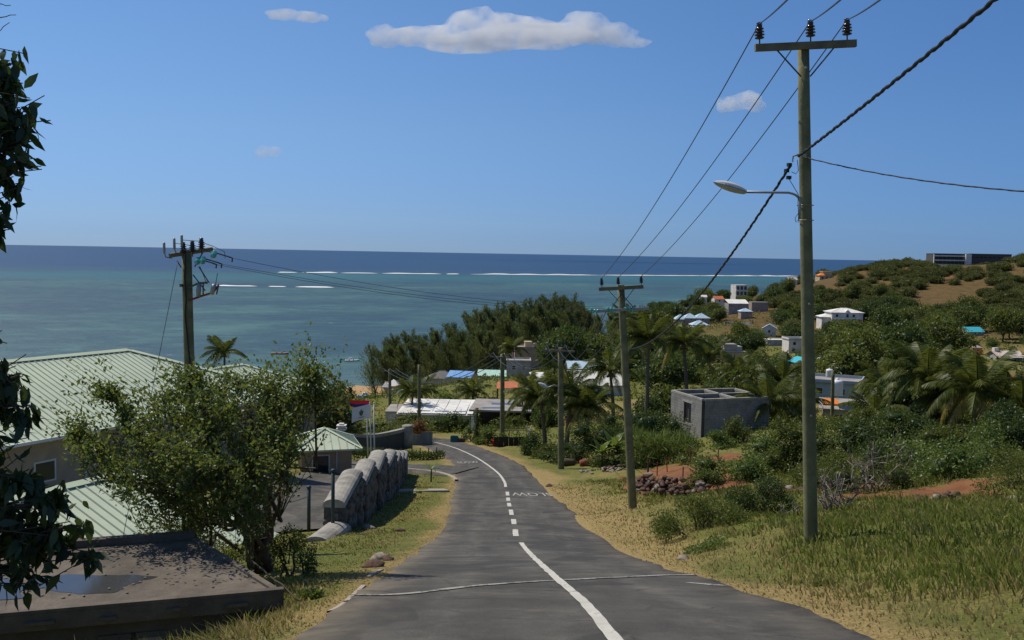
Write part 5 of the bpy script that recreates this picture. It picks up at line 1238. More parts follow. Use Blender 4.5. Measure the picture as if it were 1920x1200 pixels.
for x in (-5.2, -2.6, 0, 2.6, 5.0): part(bw_, 'column', 'white_wall', (x, -6.0, .8, .25, .25, 2.6))
b = MB()
for k in range(6): part(bw_, 'garden_wall_stone', 'pale_stone', (-4.8+k*1.8, -7.0, -.6, 1.7, .5, 1.0))
# grey hotel on the ridge
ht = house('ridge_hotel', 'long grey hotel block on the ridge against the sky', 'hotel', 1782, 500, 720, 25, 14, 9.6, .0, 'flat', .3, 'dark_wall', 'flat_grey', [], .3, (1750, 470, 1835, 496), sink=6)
for lv in range(3): part(ht, 'floor_band', 'white_wall', (0, -7.35, 1.4+lv*3.3, 25.8, .7, .9))
for x in (-12.6, 12.4): part(ht, 'end_wall', 'white_wall', (x, -7.1, 4.4, .5, .9, 9.4))
for lv in range(2):
    for k in range(8): win(ht, Vector((-10.6+k*3.0, -7.004, 3.05+lv*3.3)), 0, 2.6, 1.7, frame_m=M['slate'])
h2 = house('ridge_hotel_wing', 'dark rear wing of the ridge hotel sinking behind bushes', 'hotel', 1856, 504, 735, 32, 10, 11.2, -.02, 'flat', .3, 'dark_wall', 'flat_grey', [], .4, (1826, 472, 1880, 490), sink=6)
for k in range(9): win(h2, Vector((-13.5+k*3.3, -5.004, 8.6)), 0, 2.4, 1.2, frame_m=M['slate'])
part(ht, 'stair_tower', 'white_wall', (12.4, -7.8, 4.6, 4.2, 3.0, 9.9))
# lower right
house('turquoise_house', 'turquoise sheet roof among trees at the foot of the hill', 'house', 1829, 630, 330, 6.4, 5, 1.4, .2, 'gable', 1.6, 'grey_wall', 'turquoise', [('f', .5, .8, 1, .8)], .3, (1810, 604, 1850, 624))
rw = house('rusty_roof_house', 'long low house with a rust streaked white roof', 'house', 1893, 684, 250, 7.0, 4.5, 2.3, .1, 'gable', 1.2, 'grey_wall', 'rust_roof', [('f', .25, 1.2, .9, .9), ('f', .7, 1.2, .9, .9)], .4, (1864, 650, 1922, 684))
part(rw, 'porch_roof', 'white_roof', (-.4, -3.3, 2.1, 6.4, 1.8, .12, 0)); part(rw, 'chimney_block', 'white_wall', (-2.6, .2, 3.5, 1.2, 1.2, 1.5))
house('orange_hut', 'tiny orange walled hut beside the rust streaked roof', 'hut', 1833, 664, 262, 2.6, 2.5, 1.8, .1, 'mono', .4, 'orange', 'flat_grey', [('f', .5, 1, .6, .7)], .15, (1822, 648, 1844, 660))
gh2 = house('blue_grey_house', 'flat roofed blue grey house behind the tall near pole', 'house', 1556, 762, 150, 8.4, 7.5, 3.6, -.42, 'flat', .2, 'bluegrey_wall', 'flat_grey', [('r', .4, 2.6, 2.2, .8), ('f', .3, 2.4, 1, 1), ('f', .7, 2.4, 1, 1)], .25, (1496, 690, 1614, 750), .45)
tank(P(1555, 707, 145), .55, 1.25, 'white water tank on the flat roof behind the slender pole'); tank(P(1569, 741, 121), .75, 2.0, 'larger white water tank behind the orange awning')
ow_ = house('awning_house', 'house with a grey roof and a bright orange awning', 'house', 1590, 806, 120, 6.2, 6.5, 2.6, -.3, 'gable', .9, 'grey_wall', 'flat_grey', [('f', .3, 1.4, 1, 1), ('f', .75, 1.4, 1, 1)], .5, (1534, 742, 1634, 792))
ao = empty('awning', P(1559, 757, 115), 'bright orange awning in front of the grey roofed house', 'awning')
b = MB(); b.add([(-1.05, 0, 0), (1.1, 0, -.05), (1.0, 1.3, .45), (-.75, 1.3, .45), (-1.05, 0, -.2), (1.1, 0, -.28)], [(0, 1, 2, 3), (0, 4, 5, 1)]); b.build('cloth', M['orange'], ao)
for x in (-1.0, 1.05): part(ao, 'post', 'grey_metal', (x, .05, -2.1, .06, .06, 3.6))
house('white_lower_house', 'white two level house behind the tall near pole', 'house', 1496, 664, 270, 5.5, 5, 4.0, .1, 'flat', .2, 'white_wall', 'flat_grey', [('f', .25, 1.2, .9, .9), ('f', .3, 3.0, .9, .9)], .15, (1486, 634, 1512, 660), .4)
house('teal_gable_house', 'tan house with a small teal gable roof behind the near pole', 'house', 1512, 698, 200, 4.2, 4, 2.0, .2, 'gable_x', 1.0, 'pink_wall', 'turquoise', [('f', .5, 1.2, .8, .8)], .25, (1496, 668, 1524, 692))
tank(P(1538, 684, 196), .7, 1.5, 'pale grey tank on a stand behind the near pole'); tank(P(1548, 686, 200), .8, 1.5, 'bluish tank in the trees beside the pale grey tank')
house('cream_corner_house', 'cream walled house with a white fascia at the edge of the village', 'house', 1905, 752, 140, 6.0, 5, 2.2, .1, 'flat', .2, 'cream', 'white_roof', [('f', .4, 1.2, 1, .9), ('f', .75, 1.2, 1, .9)], .3, (1864, 720, 1922, 742))
house('slate_roof_house', 'long slate grey roof between the pavilions and the beige block', 'house', 1392, 620, 372, 10, 7, 1.4, .3, 'gable', 1.8, 'pink_wall', 'slate', [('f', .4, .7, 1, .8)], .3, (1375, 596, 1412, 616))
house('white_gable_house', 'small white and blue gabled house in trees before the near pole', 'house', 1442, 628, 330, 4.5, 4.5, 2.2, -.3, 'gable_x', 1.5, 'white_wall', 'pale_blue', [('f', .5, 1.2, .8, .9)], .3, (1430, 602, 1454, 620))
house('low_white_wall_house', 'low pale house with a long white wall in front of trees', 'house', 1462, 646, 290, 7.5, 3.5, 1.3, .1, 'flat', .15, 'grey_wall', 'white_roof', [], .1, (1436, 634, 1484, 642))
# beach shelters, boats, cars
for k, (px, py, Y, w, lab) in enumerate(((738, 733, 208, 2.6, 'white pyramid tent on the beach behind the casuarina'), (723, 738, 206, 1.6, 'small white parasol beside the beach tent'))):
    o = empty('beach_tent', P(px, py, Y), lab, 'tent'); b = MB(); w2 = w/2; b.add([(-w2, -w2, 1.5), (w2, -w2, 1.5), (w2, w2, 1.5), (-w2, w2, 1.5), (0, 0, 2.6)], [(0, 1, 4), (1, 2, 4), (2, 3, 4), (3, 0, 4)]); b.build('canopy', M['white_roof'], o)
    for x in (-1, 1):
        for y in (-1, 1): part(o, 'post', 'grey_metal', (x*w2*.93, y*w2*.93, .5, .08, .08, 2.0))
house('beach_hut', 'red brown beach hut behind the white tent', 'hut', 742, 742, 214, 5, 4, 2.2, 0, 'gable', .8, 'pink_wall', 'rust_roof', [('f', .5, 1.2, 1, 1)], .2, (724, 716, 752, 738))
def boat(label, loc, L, yaw, hull, cabin=None):
    o = empty('boat', loc, label, 'boat', 'small boats', yaw); b = MB(); K = 9; vs = []; fs = []
    for i in range(K):
        t = i/(K-1); w = L*.15*math.sin(math.pi*min(.98, .14+t*.84))**.7; sh = .10*L*(.6+.8*(t-.4)**2)
        vs += [(L*(t-.5), -w, sh), (L*(t-.5), -w*.6, -.02*L), (L*(t-.5), w*.6, -.02*L), (L*(t-.5), w, sh), (L*(t-.5), w*.85, sh*.96), (L*(t-.5), 0, .03*L), (L*(t-.5), -w*.85, sh*.96)]
    for i in range(K-1):
        for k in range(7): fs.append((i*7+k, i*7+(k+1) % 7, i*7+7+(k+1) % 7, i*7+7+k))
    fs += [tuple(range(7))[::-1], tuple((K-1)*7+k for k in range(7))]
    b.v, b.f = vs, fs; b.build('hull', hull, o, True)
    for x in (-.2, .1): part(o, 'thwart', 'bark', (L*x, 0, .08*L, .06*L, .24*L, .012*L))
    if cabin: part(o, 'cabin', 'hull_white', (-.1*L, 0, .15*L, .22*L, .16*L, .10*L)); part(o, 'motor', 'black', (-.52*L, 0, .09*L, .05*L, .05*L, .14*L))
    return o
q = P(525, 664, 1); q = Vector((q.x, 1, q.z-34)); s = -34/q.z; boat('small dark red boat lying on the lagoon above the tree tops', (q.x*s, s, .05), 5.6, .05, M['hull_red'])
q = P(660, 677, 1); s = -34/(q.z-34); boat('small white motor boat anchored close to the beach', (q.x*s, s, .05), 4.6, .3, M['hull_white'], True)
boat('blue and white boat pulled up on the sand', G(688, 746)+Vector((0, 0, .25)), 4.6, .35, M['hull_blue'], True)
def car(label, loc, yaw, body_m):
    o = empty('parked_car', loc, label, 'car', 'cars parked by the red field', yaw)
    prof = [(-2, .35), (-2.05, .75), (-1.3, .88), (-.75, 1.38), (.75, 1.42), (1.45, .95), (2.05, .85), (2.05, .35)]
    b = MB(); vs = [(x, -.82, z) for x, z in prof]+[(x, .82, z) for x, z in prof]; n_ = len(prof)
    b.add(vs, [tuple(range(n_)), tuple(range(2*n_-1, n_-1, -1))]+[(i, i+n_, (i+1) % n_+n_, (i+1) % n_) for i in range(n_)]); b.build('body', M[body_m], o)
    for s_ in (-1, 1):
        b = MB(); y = s_*.826; b.add([(-1.15, y, .92), (1.25, y, .95), (.7, y, 1.34), (-.7, y, 1.31)], [(0, 1, 2, 3) if s_ < 0 else (3, 2, 1, 0)]); b.build('side_window', M['dark_glass'], o)
        for x in (-1.25, 1.3):
            b = MB(); b.tube([(x, s_*.7, .31), (x, s_*.86, .31)], .31, 12); b.build('wheel', M['black'], o)
    b = MB(); b.add([(-1.32, -.7, .91), (-1.32, .7, .91), (-.78, .7, 1.36), (-.78, -.7, 1.36)], [(0, 3, 2, 1)]); b.build('windscreen', M['dark_glass'], o); return o
car('pale blue grey car parked below the dark trees', ground_at(1702, 186), .1, 'pale_blue'); car('blue car parked beside the pale blue grey one', ground_at(1719, 192), .3, 'bluegrey_wall')
HRECT.append((1685, 682, 1728, 700, 186, .2))
# ------------------------------------------------------------------ roofless block house
rb0 = P(1316, 824, 71.5); ru = empty('block_shell', rb0, 'roofless grey concrete block house shell in the shrubs', 'unfinished house')
q1, q2 = P(1262, 748, 76), P(1400, 750, 77); zt = P(1318, 752, 71.5).z-rb0.z
dl = Vector((q1.x-rb0.x, q1.y-rb0.y, 0)); dl = dl.normalized(); dr = Vector((-dl.y, dl.x, 0)); dr = -dr if dr.x < 0 else dr
Ll, Lr = 4.9, 5.6
def bwall(a, d, L, z0, z1, openings=(), t=.2, nm='blockwork'):
    """wall of single concrete blocks with recessed joints, leaving openings (u0,u1,z0,z1)"""
    b = MB(); yw = math.atan2(d.y, d.x); bl_, bhh = .42, .21; core = MB(); n_ = Vector((-d.y, d.x, 0))
    r = 0; z = z0
    while z < z1-.02:
        hh = min(bhh, z1-z); u = 0 if r % 2 == 0 else -bl_/2
        while u < L-.01:
            u0, u1 = max(0, u), min(L, u+bl_)
            if u1-u0 > .03:
                pieces = [(u0, u1)]
                for (o0, o1, p0, p1) in openings:
                    if z+hh/2 > p0 and z+hh/2 < p1: pieces = [x for (s0, s1) in pieces for x in ((s0, min(s1, o0)), (max(s0, o1), s1)) if x[1]-x[0] > .02]
                for (s0, s1) in pieces: b.box(a+d*((s0+s1)/2)+Vector((0, 0, z+hh/2)), s1-s0-.012, t, hh-.012, yw)
            u += bl_
        z += bhh; r += 1
    o = b.build(nm, M['block'], ru); o['kind'] = 'stuff'
    spans = [(0, L, z0, z1)]
    for (o0, o1, p0, p1) in openings: spans = [(0, o0, z0, z1), (o1, L, z0, z1), (o0, o1, z0, p0), (o0, o1, p1, z1)]
    for (s0, s1, a0, a1) in spans:
        if s1-s0 > .01 and a1-a0 > .01: core.box(a+d*((s0+s1)/2)+Vector((0, 0, (a0+a1)/2)), s1-s0-.006, t-.03, a1-a0-.006, yw)
    core.build('mortar_core', M['mortar'], ru)
Z0 = Vector((0, 0, 0))
bwall(Z0, dl, Ll, -1, zt, [(1.6, 2.75, zt-2.1, zt-.45)]); bwall(Z0+dr*.11, dr, Lr, -1, zt)
bwall(dl*(Ll-.1)+dr*.11, dr, Lr, -1, zt); bwall(dr*Lr+dl*.11, dl, Ll, -1, zt); bwall(dr*Lr*.5+dl*.11, dl, Ll-.3, -1, zt-.02); bwall(dl*Ll*.5+dr*.11, dr, Lr-.2, -1, zt-.02)
for (a, d, L) in ((Z0, dl, Ll), (Z0+dr*.12, dr, Lr-.1), (dl*(Ll-.1)+dr*.12, dr, Lr-.1), (dr*Lr+dl*.12, dl, Ll-.2), (dr*Lr*.5+dl*.12, dl, Ll-.4), (dl*Ll*.5+dr*.12, dr, Lr-.3)):
    b = MB(); b.box(a+d*L/2+Vector((0, 0, zt+.085)), L, .23, .16, math.atan2(d.y, d.x)); b.build('ring_beam', M['concrete'], ru)
b = MB(); b.box(dl*2.17+Vector((0, 0, zt-.35)), 1.6, .24, .17, math.atan2(dl.y, dl.x)); b.build('lintel', M['concrete'], ru)
b = MB(); b.box(dl*2.17+Vector((0, 0, zt-2.14)), 1.3, .26, .08, math.atan2(dl.y, dl.x)); b.build('sill', M['concrete'], ru)
b = MB(); b.box(dl*(Ll/2)+Vector((0, 0, -.6)), Ll+.3, .4, .8, math.atan2(dl.y, dl.x)); b.build('footing', M['concrete'], ru)
HRECT.append((1264, 735, 1400, 818, 71, .2))
# ------------------------------------------------------------------ roadside odds and ends
o = empty('plant_tub', G(931, 836), 'red plastic tub at the roadside under the green bush', 'tub'); b = MB(); b.tube_z([(.38, 0), (.50, .55), (.54, .56), (.54, .62), (.46, .62), (.40, .30)], 14, (0, 0, 0)); b.build('basin', M['red_plastic'], o, True)
b = MB(); b.lathe([(.3, .30), (.44, .34)], 14); b.build('soil', M['bark'], o); part(o, 'label_tag', 'flag_white', (.42, -.32, .35, .12, .02, .16, .9))
o = empty('crate', G(852, 829), 'dark teal plastic crate on the verge at the bend', 'crate'); 
for (x, y, sx, sy) in ((0, -.3, .8, .04), (0, .3, .8, .04), (-.38, 0, .04, .556), (.38, 0, .04, .556)): part(o, 'side', 'teal_plastic', (x, y, .32, sx, sy, .6))
part(o, 'base', 'teal_plastic', (0, 0, .03, .7, .54, .05)); part(o, 'rim', 'teal_plastic', (0, -.33, .60, .86, .03, .06))
o = empty('garbage_bag', G(863, 829), 'lumpy dark brown sack beside the teal crate', 'sack'); v, f = lump((0, 0, .22), (.5, .35, .27), .5, rng, 2); link('sack_body', np_mesh('sack_body', v, f, M['bark'], smooth=True), o)
b = MB(); b.tube([(.32, 0, .3), (.44, .02, .42), (.50, 0, .46)], [.08, .05, .09], 7); b.build('knot', M['bark'], o)
o = empty('bench', G(962, 826)+Vector((0, .6, 0)), 'pale wooden trestle rail in the yard behind the red tub', 'trestle')
for (a, c) in (((-2.4, 0, .95), (1.6, .1, .95)), ((1.3, 0, 0), (1.9, .1, 1.5)), ((1.9, 0, 0), (1.35, .1, 1.5)), ((-2.2, 0, 0), (-2.2, 0, 1.)), ((-.4, 0, 0), (-.4, 0, 1.))): b = MB(); b.tube([a, c], .055, 6); b.build('rail', M['white_wall'] if a[0] > 1 else M['dead_wood'], o)
bar = empty('yard_block', G(958, 838)+Vector((0, .5, 0)), 'low black board fence of the yard beside the bend pole', 'fence')
for k in range(7): part(bar, 'board', 'black', (-1.4+k*.47, .03*(k % 2), .35, .45, .04, .95+.05*(k % 3)))
o = empty('utility_post', G(893, 833), 'dark climber-covered post at the bend', 'post'); b = MB(); b.tube([(0, 0, -.3), (0, 0, 3.6)], [.16, .13], 10); b.build('shaft', M['bark'], o, True)
cc_ = rng.normal(size=(900, 3))*np.array([.20, .20, .0])+np.array([0, 0, 1])*rng.uniform(.1, 3.5, 900)[:, None]; v, f = leaves(cc_, rng.normal(size=(900, 3))+[0, 0, -.2], .16, .09, rng); link('creeper', np_mesh('creeper', v, f, M['leaf_dark'], np.repeat(rng.random(900), 4)), o)
o = empty('laundry', G(886, 830)+Vector((0, 2, 0)), 'white cloth hung on a line beside the climber-covered post', 'cloth')
b = MB(); vs = []
for i in range(5):
    for j in range(5): vs.append((-.25+i*.12, .03*math.sin(i*2.2+j), .9+j*.35))
b.add(vs, [(i*5+j, i*5+5+j, i*5+6+j, i*5+j+1) for i in range(4) for j in range(4)]); b.build('cloth', M['flag_white'], o); b = MB(); b.tube([(-.9, 0, 2.35), (.7, 0, 2.35)], .015, 5); b.build('line', M['wire'], o)
# fallen timber and stones on the right verge
for k, (px, py, L, yw, lab) in enumerate(((1112, 874, 1.9, .2, 'dark end of the fallen log lying before the banana plants'), (1142, 876, 2.5, .25, 'longer dark fallen log lying before the banana plants'), (1066, 873, .9, .1, 'short dark stump chunk right beside the palm pole'))):
    o = empty('log', G(px, py)+Vector((0, 0, .22)), lab, 'log', 'dark logs on the verge', yw); b = MB(); b.tube([(-L/2, 0, 0), (-L/4, .05, .04), (L/4, -.03, .02), (L/2, .05, .08)], [.26, .30, .28, .22], 10); b.build('bole', M['rust'] if k == 0 else M['bark'], o, True)
    b = MB(); b.tube([(L*.2, 0, .2), (L*.3, .1, .5)], [.08, .05], 6); b.build('branch_stub', M['bark'], o)
SM = [rock_mesh('stone', M['red_stone'], rng, 2, .65) for _ in range(5)]; SP = [rock_mesh('stone', M['pale_stone'], rng, 2, .65) for _ in range(4)]
def pile(label, pts, n_, smin, smax, pale, name='stone_pile', hgt=.6):
    c0_ = G(*pts[len(pts)//2]); root = empty(name, c0_, label, 'stone pile'); P_ = [G(*p_) for p_ in pts]
    for k in range(n_):
        t = rnd.random()*(len(P_)-1); i = min(int(t), len(P_)-2); q = P_[i].lerp(P_[i+1], t-i); r = rnd.uniform(smin, smax); oy = rnd.gauss(0, .45); q.y += oy; q.x += rnd.gauss(0, .15)
        q.z = g1(q.x, q.y)+max(0, hgt*(1-abs(oy)/.8))*rnd.random()+r*.3
        o = link('stone', rnd.choice(SP if rnd.random() < pale else SM), root, q-c0_, rnd.uniform(0, 6), (r, r*rnd.uniform(.7, 1), r*rnd.uniform(.7, 1)))
    return root
pile('long heap of dark reddish stones beside the second pole', [(1196, 918), (1222, 922), (1250, 922), (1285, 930), (1320, 934)], 230, .09, .19, .12, hgt=.7)
pile('low scatter of pale and reddish stones beyond the second pole', [(1135, 886), (1155, 884), (1180, 880)], 60, .08, .17, .6, hgt=.35)
pile('few white stones in the grass beside the palm pole', [(1080, 886), (1100, 884), (1112, 890)], 26, .06, .13, .9, hgt=.1)
pile('low line of dark stones along the red soil behind the near pole', [(1540, 950), (1640, 952), (1730, 948), (1790, 942)], 120, .08, .2, .15, hgt=.25)
pile('dark stones under the shrub on the bank', [(1420, 925), (1490, 928), (1540, 920)], 60, .1, .22, .1, hgt=.3)
for k, (px, py, r, lab, pale) in enumerate(((749, 996, .20, 'brown rock lying alone on the lawn before the stone wall', 0), (680, 1006, .2, 'darker brown rock at the foot of the stone wall', 0), (690, 992, .34, 'flat pale rock slab near the foot of the stone wall', 1), (712, 1048, .26, 'long pale rock at the road edge', 1), (727, 1050, .2, 'dark reddish rock touching the long pale rock', 0), (700, 1063, .26, 'dark flat stone below the long pale rock', 0),
        (1281, 1049, .2, 'grey stone at the edge of the road opposite the lawn', 1), (1905, 945, .5, 'grey boulder at the edge of the rough grass', 1), (1030, 912, .3, 'dark broken asphalt lump at the road edge', 0))):
    o = link('rock', (SP if pale else SM)[k % 4], None, G(px, py)+Vector((0, 0, r*.12)), k*1.3, (r*.72, r*.55, r*.45)); tag(o, lab, 'rock')
# wire fence on the bank
fq = empty('wire_fence', G(1215, 905), 'rusty wire fence with thin crooked posts on the red bank', 'fence'); pr = []
for (px, py, hpx, lean) in ((1214, 902, 46, 0.02), (1232, 892, 26, 0), (1252, 884, 30, -.12), (1294, 874, 34, 0), (1280, 908, 34, 0), (1345, 872, 30, .05), (1398, 846, 30, 0), (1228, 866, 14, .05)):
    q = G(px, py); h = hpx*q.y/F; b = MB(); b.tube([q-fq.location-Vector((0, 0, .3)), q-fq.location+Vector((lean*h, 0, h))], .05 if hpx > 40 else .03, 6); b.build('post', M['rust'] if hpx != 46 else M['bark'], fq); pr.append(q-fq.location+Vector((lean*h, 0, h*.85)))
for i, j in ((0, 1), (1, 2), (2, 3), (3, 5)):
    for dz in (0, -.4): b = MB(); b.tube([pr[i]+Vector((0, 0, dz)), (pr[i]+pr[j])/2+Vector((0, 0, dz-.06)), pr[j]+Vector((0, 0, dz))], .008, 4); b.build('strand', M['rust'], fq)
# ------------------------------------------------------------------ vegetation
def lobed(lobes, n, L, Wd, g, droop=0.1, core=0.0, inner=0.55, jit=0.9, fr=1.3):
    """leaves spread through the outer part of several lumpy lobes; lobes = (centre, radii)"""
    vol = np.array([(r[0]*r[1]*r[2])**(2/3) for _, r in lobes]); vol = vol/vol.sum(); parts = []
    for (c, r), w in zip(lobes, vol):
        k = max(8, int(n*w)); d = unit(g.normal(size=(k, 3))); off = g.uniform(0, 60, 3)
        lum = np.array([mnoise.noise(Vector(q*1.9+off)) for q in d]); rad = (inner+(1-inner)*g.random(k)**0.6)*(1+0.38*lum)
        p = np.array(c)+d*rad[:, None]*np.array(r); dirs = d*0.8+g.normal(size=(k, 3))*jit+np.array([0, 0, -droop])
        v, f = leaves(p, dirs, L*g.uniform(.6, 1.25, k), Wd*g.uniform(.7, 1.2, k), g)
        parts.append((v, f, np.repeat(np.clip(g.random(k)*0.75+0.2*lum+.1, 0, 1), 4)))
        if core > 0:
            v, f = lump(c, tuple(x*core for x in r), .35, g, 2); parts.append((v, f, g.random(len(v))*.6))
    return join(parts)
def limb(mb, a, b, r0_, r1_, g, n=6, wob=.12):
    a, b = Vector(a), Vector(b); L = (b-a).length; pts = []
    for i in range(n+1):
        t = i/n; q = a.lerp(b, t)+Vector(g.normal(size=3)*wob*L*math.sin(math.pi*t)*.35); q.z -= 0.05*L*math.sin(math.pi*t); pts.append(q)
    mb.tube(pts, [r0_+(r1_-r0_)*i/n for i in range(n+1)], 7); return pts
def tree_proto(name, g, rx, h, clear, nl, leafL, lm, n_lobes=8, core=.50, flat=1.0, cat='tree'):
    root = bpy.data.objects.new(name, None); COL.objects.link(root); lobes = []
    ch = h-clear
    for k in range(n_lobes):
        a = 2*math.pi*(k+.4*g.random())/n_lobes; q = rx*(.25+.45*g.random()) if k else 0
        lobes.append(((math.cos(a)*q, math.sin(a)*q, clear+ch*(.42+.30*g.random()-.1*q/rx)), (rx*(.42+.2*g.random()), rx*(.42+.2*g.random()), ch*(.30+.14*g.random())*flat)))
    tr = MB()
    b0 = (g.normal()*.1, g.normal()*.1, clear*.9+.1); limb(tr, (0, 0, -.6), b0, .055*h*.5+.05, .04*h*.5+.03, g)
    for c, r in lobes: limb(tr, b0, (c[0]*.9, c[1]*.9, c[2]), .03*h*.5+.02, .02, g)
    tr.build('trunk', M['bark'], root, True)
    v, f, t = lobed(lobes, nl, leafL, leafL*.55, g, core=core)
    link('crown', np_mesh('crown', v, f, lm, t), root); root['category'] = cat; return root
def bush_proto(name, g, rx, h, nl, leafL, lm, core=.6):
    lobes = []
    for k in range(6):
        a = 2*math.pi*k/6+g.random(); q = rx*.45*g.random()
        lobes.append(((math.cos(a)*q, math.sin(a)*q, h*(.38+.2*g.random())), (rx*(.5+.2*g.random()), rx*(.5+.2*g.random()), h*(.40+.12*g.random()))))
    v, f, t = lobed(lobes, nl, leafL, leafL*.6, g, core=core, inner=.7)
    o = link(name, np_mesh(name, v, f, lm, t)); o['category'] = 'bush'; return o
def casuarina_proto(name, g, h, r, nl):
    root = bpy.data.objects.new(name, None); COL.objects.link(root); tr = MB(); parts = []
    top = Vector((-.10*h, .02*h, h)); pts = limb(tr, (0, 0, -.6), top*.97, .03*h*.5+.05, .02, g, 8, .05); NP = 40
    for k in range(NP):
        t = .10+.88*k/NP; i = t*8; p0 = pts[min(int(i), 7)].lerp(pts[min(int(i), 7)+1], i-int(i)); a = g.random()*6.283; ln = r*(1.20-.80*t)*g.uniform(.7, 1.25)
        ax = Vector((math.cos(a)*.6-.24, math.sin(a)*.6, .85+.6*t)).normalized(); e = p0+ax*ln*1.35; limb(tr, p0, e, .012*h*.4+.015, .01, g, 4, .08)
        m_ = nl//NP; s = g.random(m_)**.8; c = np.array(p0)+np.outer(s, np.array(ax)*ln*1.5)+g.normal(size=(m_, 3))*np.array([.16, .16, .16])*ln*(1-.45*s)[:, None]
        d = np.array(ax)+g.normal(size=(m_, 3))*.35+np.array([-.15, 0, .35]); v, f = leaves(c, d, .055*h*g.uniform(.6, 1.3, m_), .0085*h, g)
        parts.append((v, f, np.repeat(np.clip(.25+.6*g.random(m_)+.15*s-.1, 0, 1), 4)))
    tr.build('trunk', M['bark'], root, True); v, f, t = join(parts); link('crown', np_mesh('crown', v, f, M['leaf_cas'], t), root); root['category'] = 'casuarina'; return root
def frond_mesh(g, L, arch, lm, droop=.55, nl=58):
    pts = []; 
    for i in range(13):
        t = i/12; pts.append(np.array([L*t*(1-.18*t), 0, L*(.55*t-arch*t*t)]))
    mb = MB(); mb.tube([Vector(p) for p in pts], [.035*(1-.85*i/12)+.004 for i in range(13)], 5); parts = []
    v = np.array(mb.v); f = np.concatenate([np.array([[q[0], q[1], q[2]], [q[0], q[2], q[3]]]) for q in mb.f if len(q) == 4]); parts.append((v, f, np.full(len(v), .6)))
    ts = np.linspace(.10, .99, nl); i = np.minimum((ts*12).astype(int), 11); P_ = np.array(pts); base = P_[i]+(P_[i+1]-P_[i])*(ts*12-i)[:, None]; tg = unit(P_[i+1]-P_[i])
    for s in (-1, 1):
        ln = L*.26*np.sin(np.pi*np.clip(ts*.86+.12, 0, 1))**.6*g.uniform(.85, 1.1, nl); d = tg*.75+np.array([0, s*1.0, 0])+np.array([0, 0, -droop])*(.5+ts)[:, None]+g.normal(size=(nl, 3))*.10
        d = unit(d); mid = base+d*ln[:, None]*.5; tip = mid+unit(d+np.array([0, 0, -.9*droop]))*ln[:, None]*.5; wv = tg*(.050*L/3.2)
        vv = np.stack([base-wv*.5, base+wv*.5, mid+wv*.55, mid-wv*.55, tip], 1).reshape(-1, 3); b = np.arange(nl)[:, None]*5
        ff = np.concatenate([b+np.array([0, 1, 2]), b+np.array([0, 2, 3]), b+np.array([3, 2, 4])]); parts.append((vv, ff, np.repeat(np.clip(.35+.5*g.random(nl), 0, 1), 5)))
    v, f, t = join(parts); return np_mesh('frond', v, f, lm, t)
FR = [frond_mesh(rng, 3.3, a, M['leaf_palm'], d) for a, d in ((.55, .45), (.80, .6), (1.05, .8), (.35, .3))]
FY = [frond_mesh(rng, 3.1, 1.15, M['leaf_yellow'], .9)]
def palm(label, px, base_py, Y, crown_py, size, g, lean=0.0, n_f=17, yellow=1, base=None, group='coconut palms among the houses'):
    n_f += 6; size *= 1.08
    b0 = base if base is not None else ground_at(px, Y); top = P(px+lean, crown_py, Y)
    root = empty('coconut_palm', b0, label, 'palm tree', group); h = top-b0; tr = MB(); K = 10; pts = []
    for i in range(K+1):
        t = i/K; pts.append(Vector((h.x*t**1.6, h.y*t, h.z*t-(.3 if i == 0 else 0))))
    tr.tube(pts, [(.19-.07*i/K)*(1+.06*(i % 2))*max(.7, size) for i in range(K+1)], 9); tr.build('trunk', M['palm_trunk'], root, True)
    v, f = lump((h.x, h.y, h.z-.1), (.24*size, .24*size, .36*size), .2, g, 1); link('crown_heart', np_mesh('crown_heart', v, f, M['palm_trunk']), root)
    for k in range(n_f):
        t = k/n_f; yaw = k*2.39996+g.normal()*.15; wl = math.cos(yaw-math.pi)        # wind from the right: fronds stream to the left
        el = 1.15-1.75*t+.25*g.normal()*.5; me = FR[3] if el > .7 else FR[0] if el > .2 else FR[1] if el > -.3 else FR[2]
        if yellow and k >= n_f-yellow: me = FY[0]
        yaw = math.atan2(math.sin(yaw)*.8, math.cos(yaw)-.42)
        o = link('frond', me, root, (h.x, h.y, h.z+.1*size)); o.rotation_euler = (g.normal()*.2, -el*.55-(.1 if wl < 0 else 0), yaw); s = size*g.uniform(.85, 1.12); o.scale = (s, s, s)
    for k in range(5):
        a = k*1.26; v, f = lump((h.x+math.cos(a)*.28*size, h.y+math.sin(a)*.28*size, h.z-.30*size), (.12*size,)*3, .1, g, 1); link('coconut', np_mesh('coconut', v, f, M['leaf_yellow'] if k % 2 else M['palm_trunk'], np.full(len(v), .3)), root)
    x0, x1 = px-3*size*F/Y, px+3*size*F/Y; return root
def gz_pt(px, py, Y): return P(px, py, Y)
